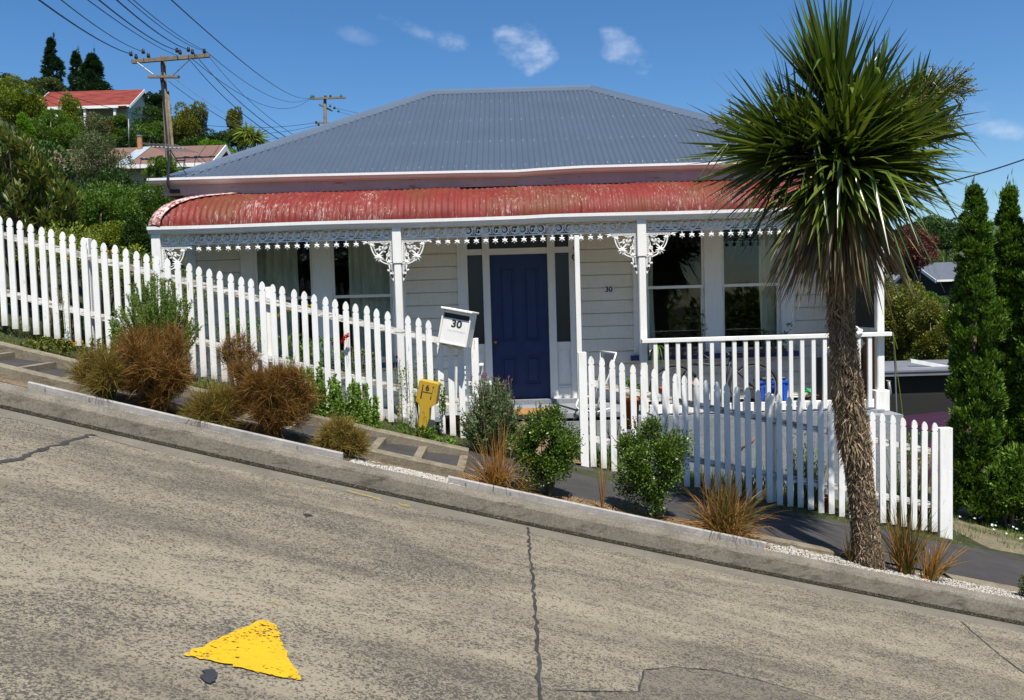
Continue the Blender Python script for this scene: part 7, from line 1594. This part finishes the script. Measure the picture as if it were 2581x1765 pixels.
m = MB(); m.tube([a_, low1], [.075, .088], 12); m.build('pole_shaft', M['pole'], pp, True); m = MB(); m.tube([a2+Vector((.04, .04, 0)), low2+Vector((.02, .04, 0))], [.04, .055], 12); m.build('pole_brace_shaft', M['pole'], pp, True)
m = MB(); m.tube([q(409, 165, YPL-.13), q(413, 260, YPL-.13), q(423, 380, YPL-.15), q(430, 470, YPL-.15)], .03, 6); m.tube([q(404, 190, YPL-.13), q(410, 240, YPL-.13), q(417, 300, YPL-.15)], .02, 6); m.build('pole_cable', M['wire'], pp)
m = MB(); pbar(m, q(333, 156, YPL-.16), q(528, 140, YPL-.16), .055, .05); m.build('crossarm', M['polew'], pp); m = MB(); pbar(m, q(373, 194, YPL-.16), q(452, 194, YPL-.16), .035, .05); m.build('crossarm', M['polew'], pp)
m = MB(); m.tube([q(346, 158, YPL-.22), q(386, 188, YPL-.2)], .018, 5); m.build('arm_brace', M['steel'], pp); m = MB(); m.tube([q(480, 148, YPL-.22), q(436, 190, YPL-.2)], .018, 5); m.build('arm_brace', M['steel'], pp)
ins = [(343, 143), (374, 140), (454, 132), (485, 131), (515, 129), (330, 136), (361, 130), (446, 127), (475, 125)]
for a, b in ins: c = q(a, b, YPL-.16); MB().lathe([(.02, -.07), (.05, -.06), (.055, 0), (.035, .02), (.045, .05), (.02, .08)], tuple(c), 10).build('insulator', M['insul'], pp, True)
YP2 = 57.0; q2 = lambda a, b, y=YP2: P(a, b, y)
p2 = thing('power_pole', 'far wooden power pole with crossarm and green insulators behind the roof hip', 'power pole', (q2(819, 300).x, YP2, G(q2(819, 300).x, YP2)))
m = MB(); m.tube([q2(819, 246), q2(820, 330), q2(821, 480)], [.10, .12, .14], 10); m.build('pole_shaft', M['pole'], p2, True)
m = MB(); pbar(m, q2(782, 249, YP2-.17), q2(871, 246, YP2-.17), .065, .06); m.build('crossarm', M['polew'], p2)
m = MB(); pbar(m, q2(804, 264, YP2-.17), q2(838, 280, YP2+.4), .05, .05); m.build('crossarm', M['polew'], p2)
m = MB(); pbar(m, q2(800, 309, YP2-.17), q2(830, 311, YP2+.3), .05, .05); m.build('crossarm', M['polew'], p2)
for a, b, g in ((785, 244, 1), (790, 243, 1), (820, 242, 1), (833, 243, 0), (860, 242, 1), (832, 267, 1), (843, 272, 0), (853, 280, 1), (797, 309, 0), (803, 314, 0)): c = q2(a, b, YP2-.17); MB().lathe([(.03, -.09), (.08, -.07), (.09, 0), (.05, .03), (.07, .06), (.03, .10)], tuple(c), 10).build('insulator', M['insulg'] if g else M['insul'], p2, True)
def wire(label, a, b, sag, r, n=28):
    a, b = Vector(a), Vector(b); m = MB(); m.tube([a.lerp(b, i/n)-Vector((0, 0, 4*sag*(i/n)*(1-i/n))) for i in range(n+1)], r, 5, False); c = m.build('overhead_wire', M['wire']); tag(c, label, 'wire', 'overhead wires')
def W3(a, ya, b, yb_, sag, r, label): wire(label, P(a[0], a[1], ya), P(b[0], b[1], yb_), sag, r)
ny = 11.0
def exitp(x0, y0, x1, y1, k=1.25): return (x0+(x1-x0)*k, y0+(y1-y0)*k)
W3((330, 136), YPL-.2, exitp(330, 136, 108, 0), ny, .12, .014, 'overhead wire from the leftmost insulator of the first pole to the upper left')
W3((361, 130), YPL-.2, exitp(361, 130, 163, 0), ny, .12, .009, 'overhead wire from the second insulator of the first pole to the upper left')
W3((449, 141), YPL-.2, exitp(449, 141, 229, 0), ny, .10, .008, 'thin overhead wire passing under the third insulator of the first pole')
W3((446, 127), YPL-.2, exitp(446, 127, 258, 0), ny, .12, .012, 'overhead wire from the third insulator of the first pole to the upper left')
W3((475, 125), YPL-.2, exitp(475, 125, 302, 0), ny, .12, .012, 'overhead wire from the fourth insulator of the first pole to the upper left')
W3((515, 128), YPL-.2, exitp(515, 128, 332, 0), ny, .14, .007, 'lower of two twinned wires from the right end of the crossarm')
W3((515, 126), YPL-.2, exitp(515, 126, 343, 0), ny, .10, .007, 'upper of two twinned wires from the right end of the crossarm')
W3((432, 0), 12.0, (790, 245), YP2-.2, .55, .010, 'overhead wire crossing the sky high above the first pole to the far pole')
W3((520, 130), YPL-.2, (782, 248), YP2-.2, .75, .010, 'overhead wire sagging between the crossarm ends of the two poles')
W3((480, 145), YPL-.2, (782, 249), YP2-.2, 1.05, .010, 'deeper sagging wire between the two poles')
W3((477, 150), YPL-.2, (740, 372), 20.0, .25, .011, 'thick cable from the first pole down behind the roof hip')
W3((489, 134), YPL-.2, (755, 366), 20.0, .25, .011, 'second thick cable from the first pole down behind the roof hip')
W3((526, 142), YPL-.2, (765, 356), 20.0, .22, .007, 'thin cable from the right end of the crossarm down to the roof hip')
W3((425, 205), YPL-.2, (690, 362), 24.0, .15, .010, 'service cable from the short crossarm down behind the cottage roof')
W3((440, 198), YPL-.2, (700, 352), 26.0, .15, .006, 'thin service cable from the short crossarm towards the sky line')
W3((0, 182), 40.0, (798, 309), YP2-.2, 1.2, .014, 'long wire from the left edge across the hill house roof to the far pole')
W3((0, 192), 40.0, (803, 315), YP2-.2, 1.5, .012, 'lower long wire from the left edge across the hill house roof')
W3((0, 200), 40.0, (812, 318), YP2-.2, 1.9, .010, 'lowest long wire from the left edge across the hillside')
W3((845, 272), YP2, (1000, 292), 75.0, .2, .010, 'thin wire leaving the far pole to the right behind the roof ridge')
W3((853, 282), YP2, (990, 300), 75.0, .2, .010, 'lowest thin wire leaving the far pole to the right')
W3((427, 376), 10.68, (470, 440), 10.9, .0, .006, 'short black cable from the service mast to the roof')
W3((2150, 505), 9.5, (2700, 355), 12.0, .10, .010, 'black service wire running from behind the cabbage tree to the right edge')
W3((2300, 492), 60, (2700, 560), 60, .3, .012, 'faint distant wire above the skyline trees at the right')
W3((2300, 505), 60, (2700, 580), 60, .3, .012, 'lower faint distant wire above the skyline trees at the right')
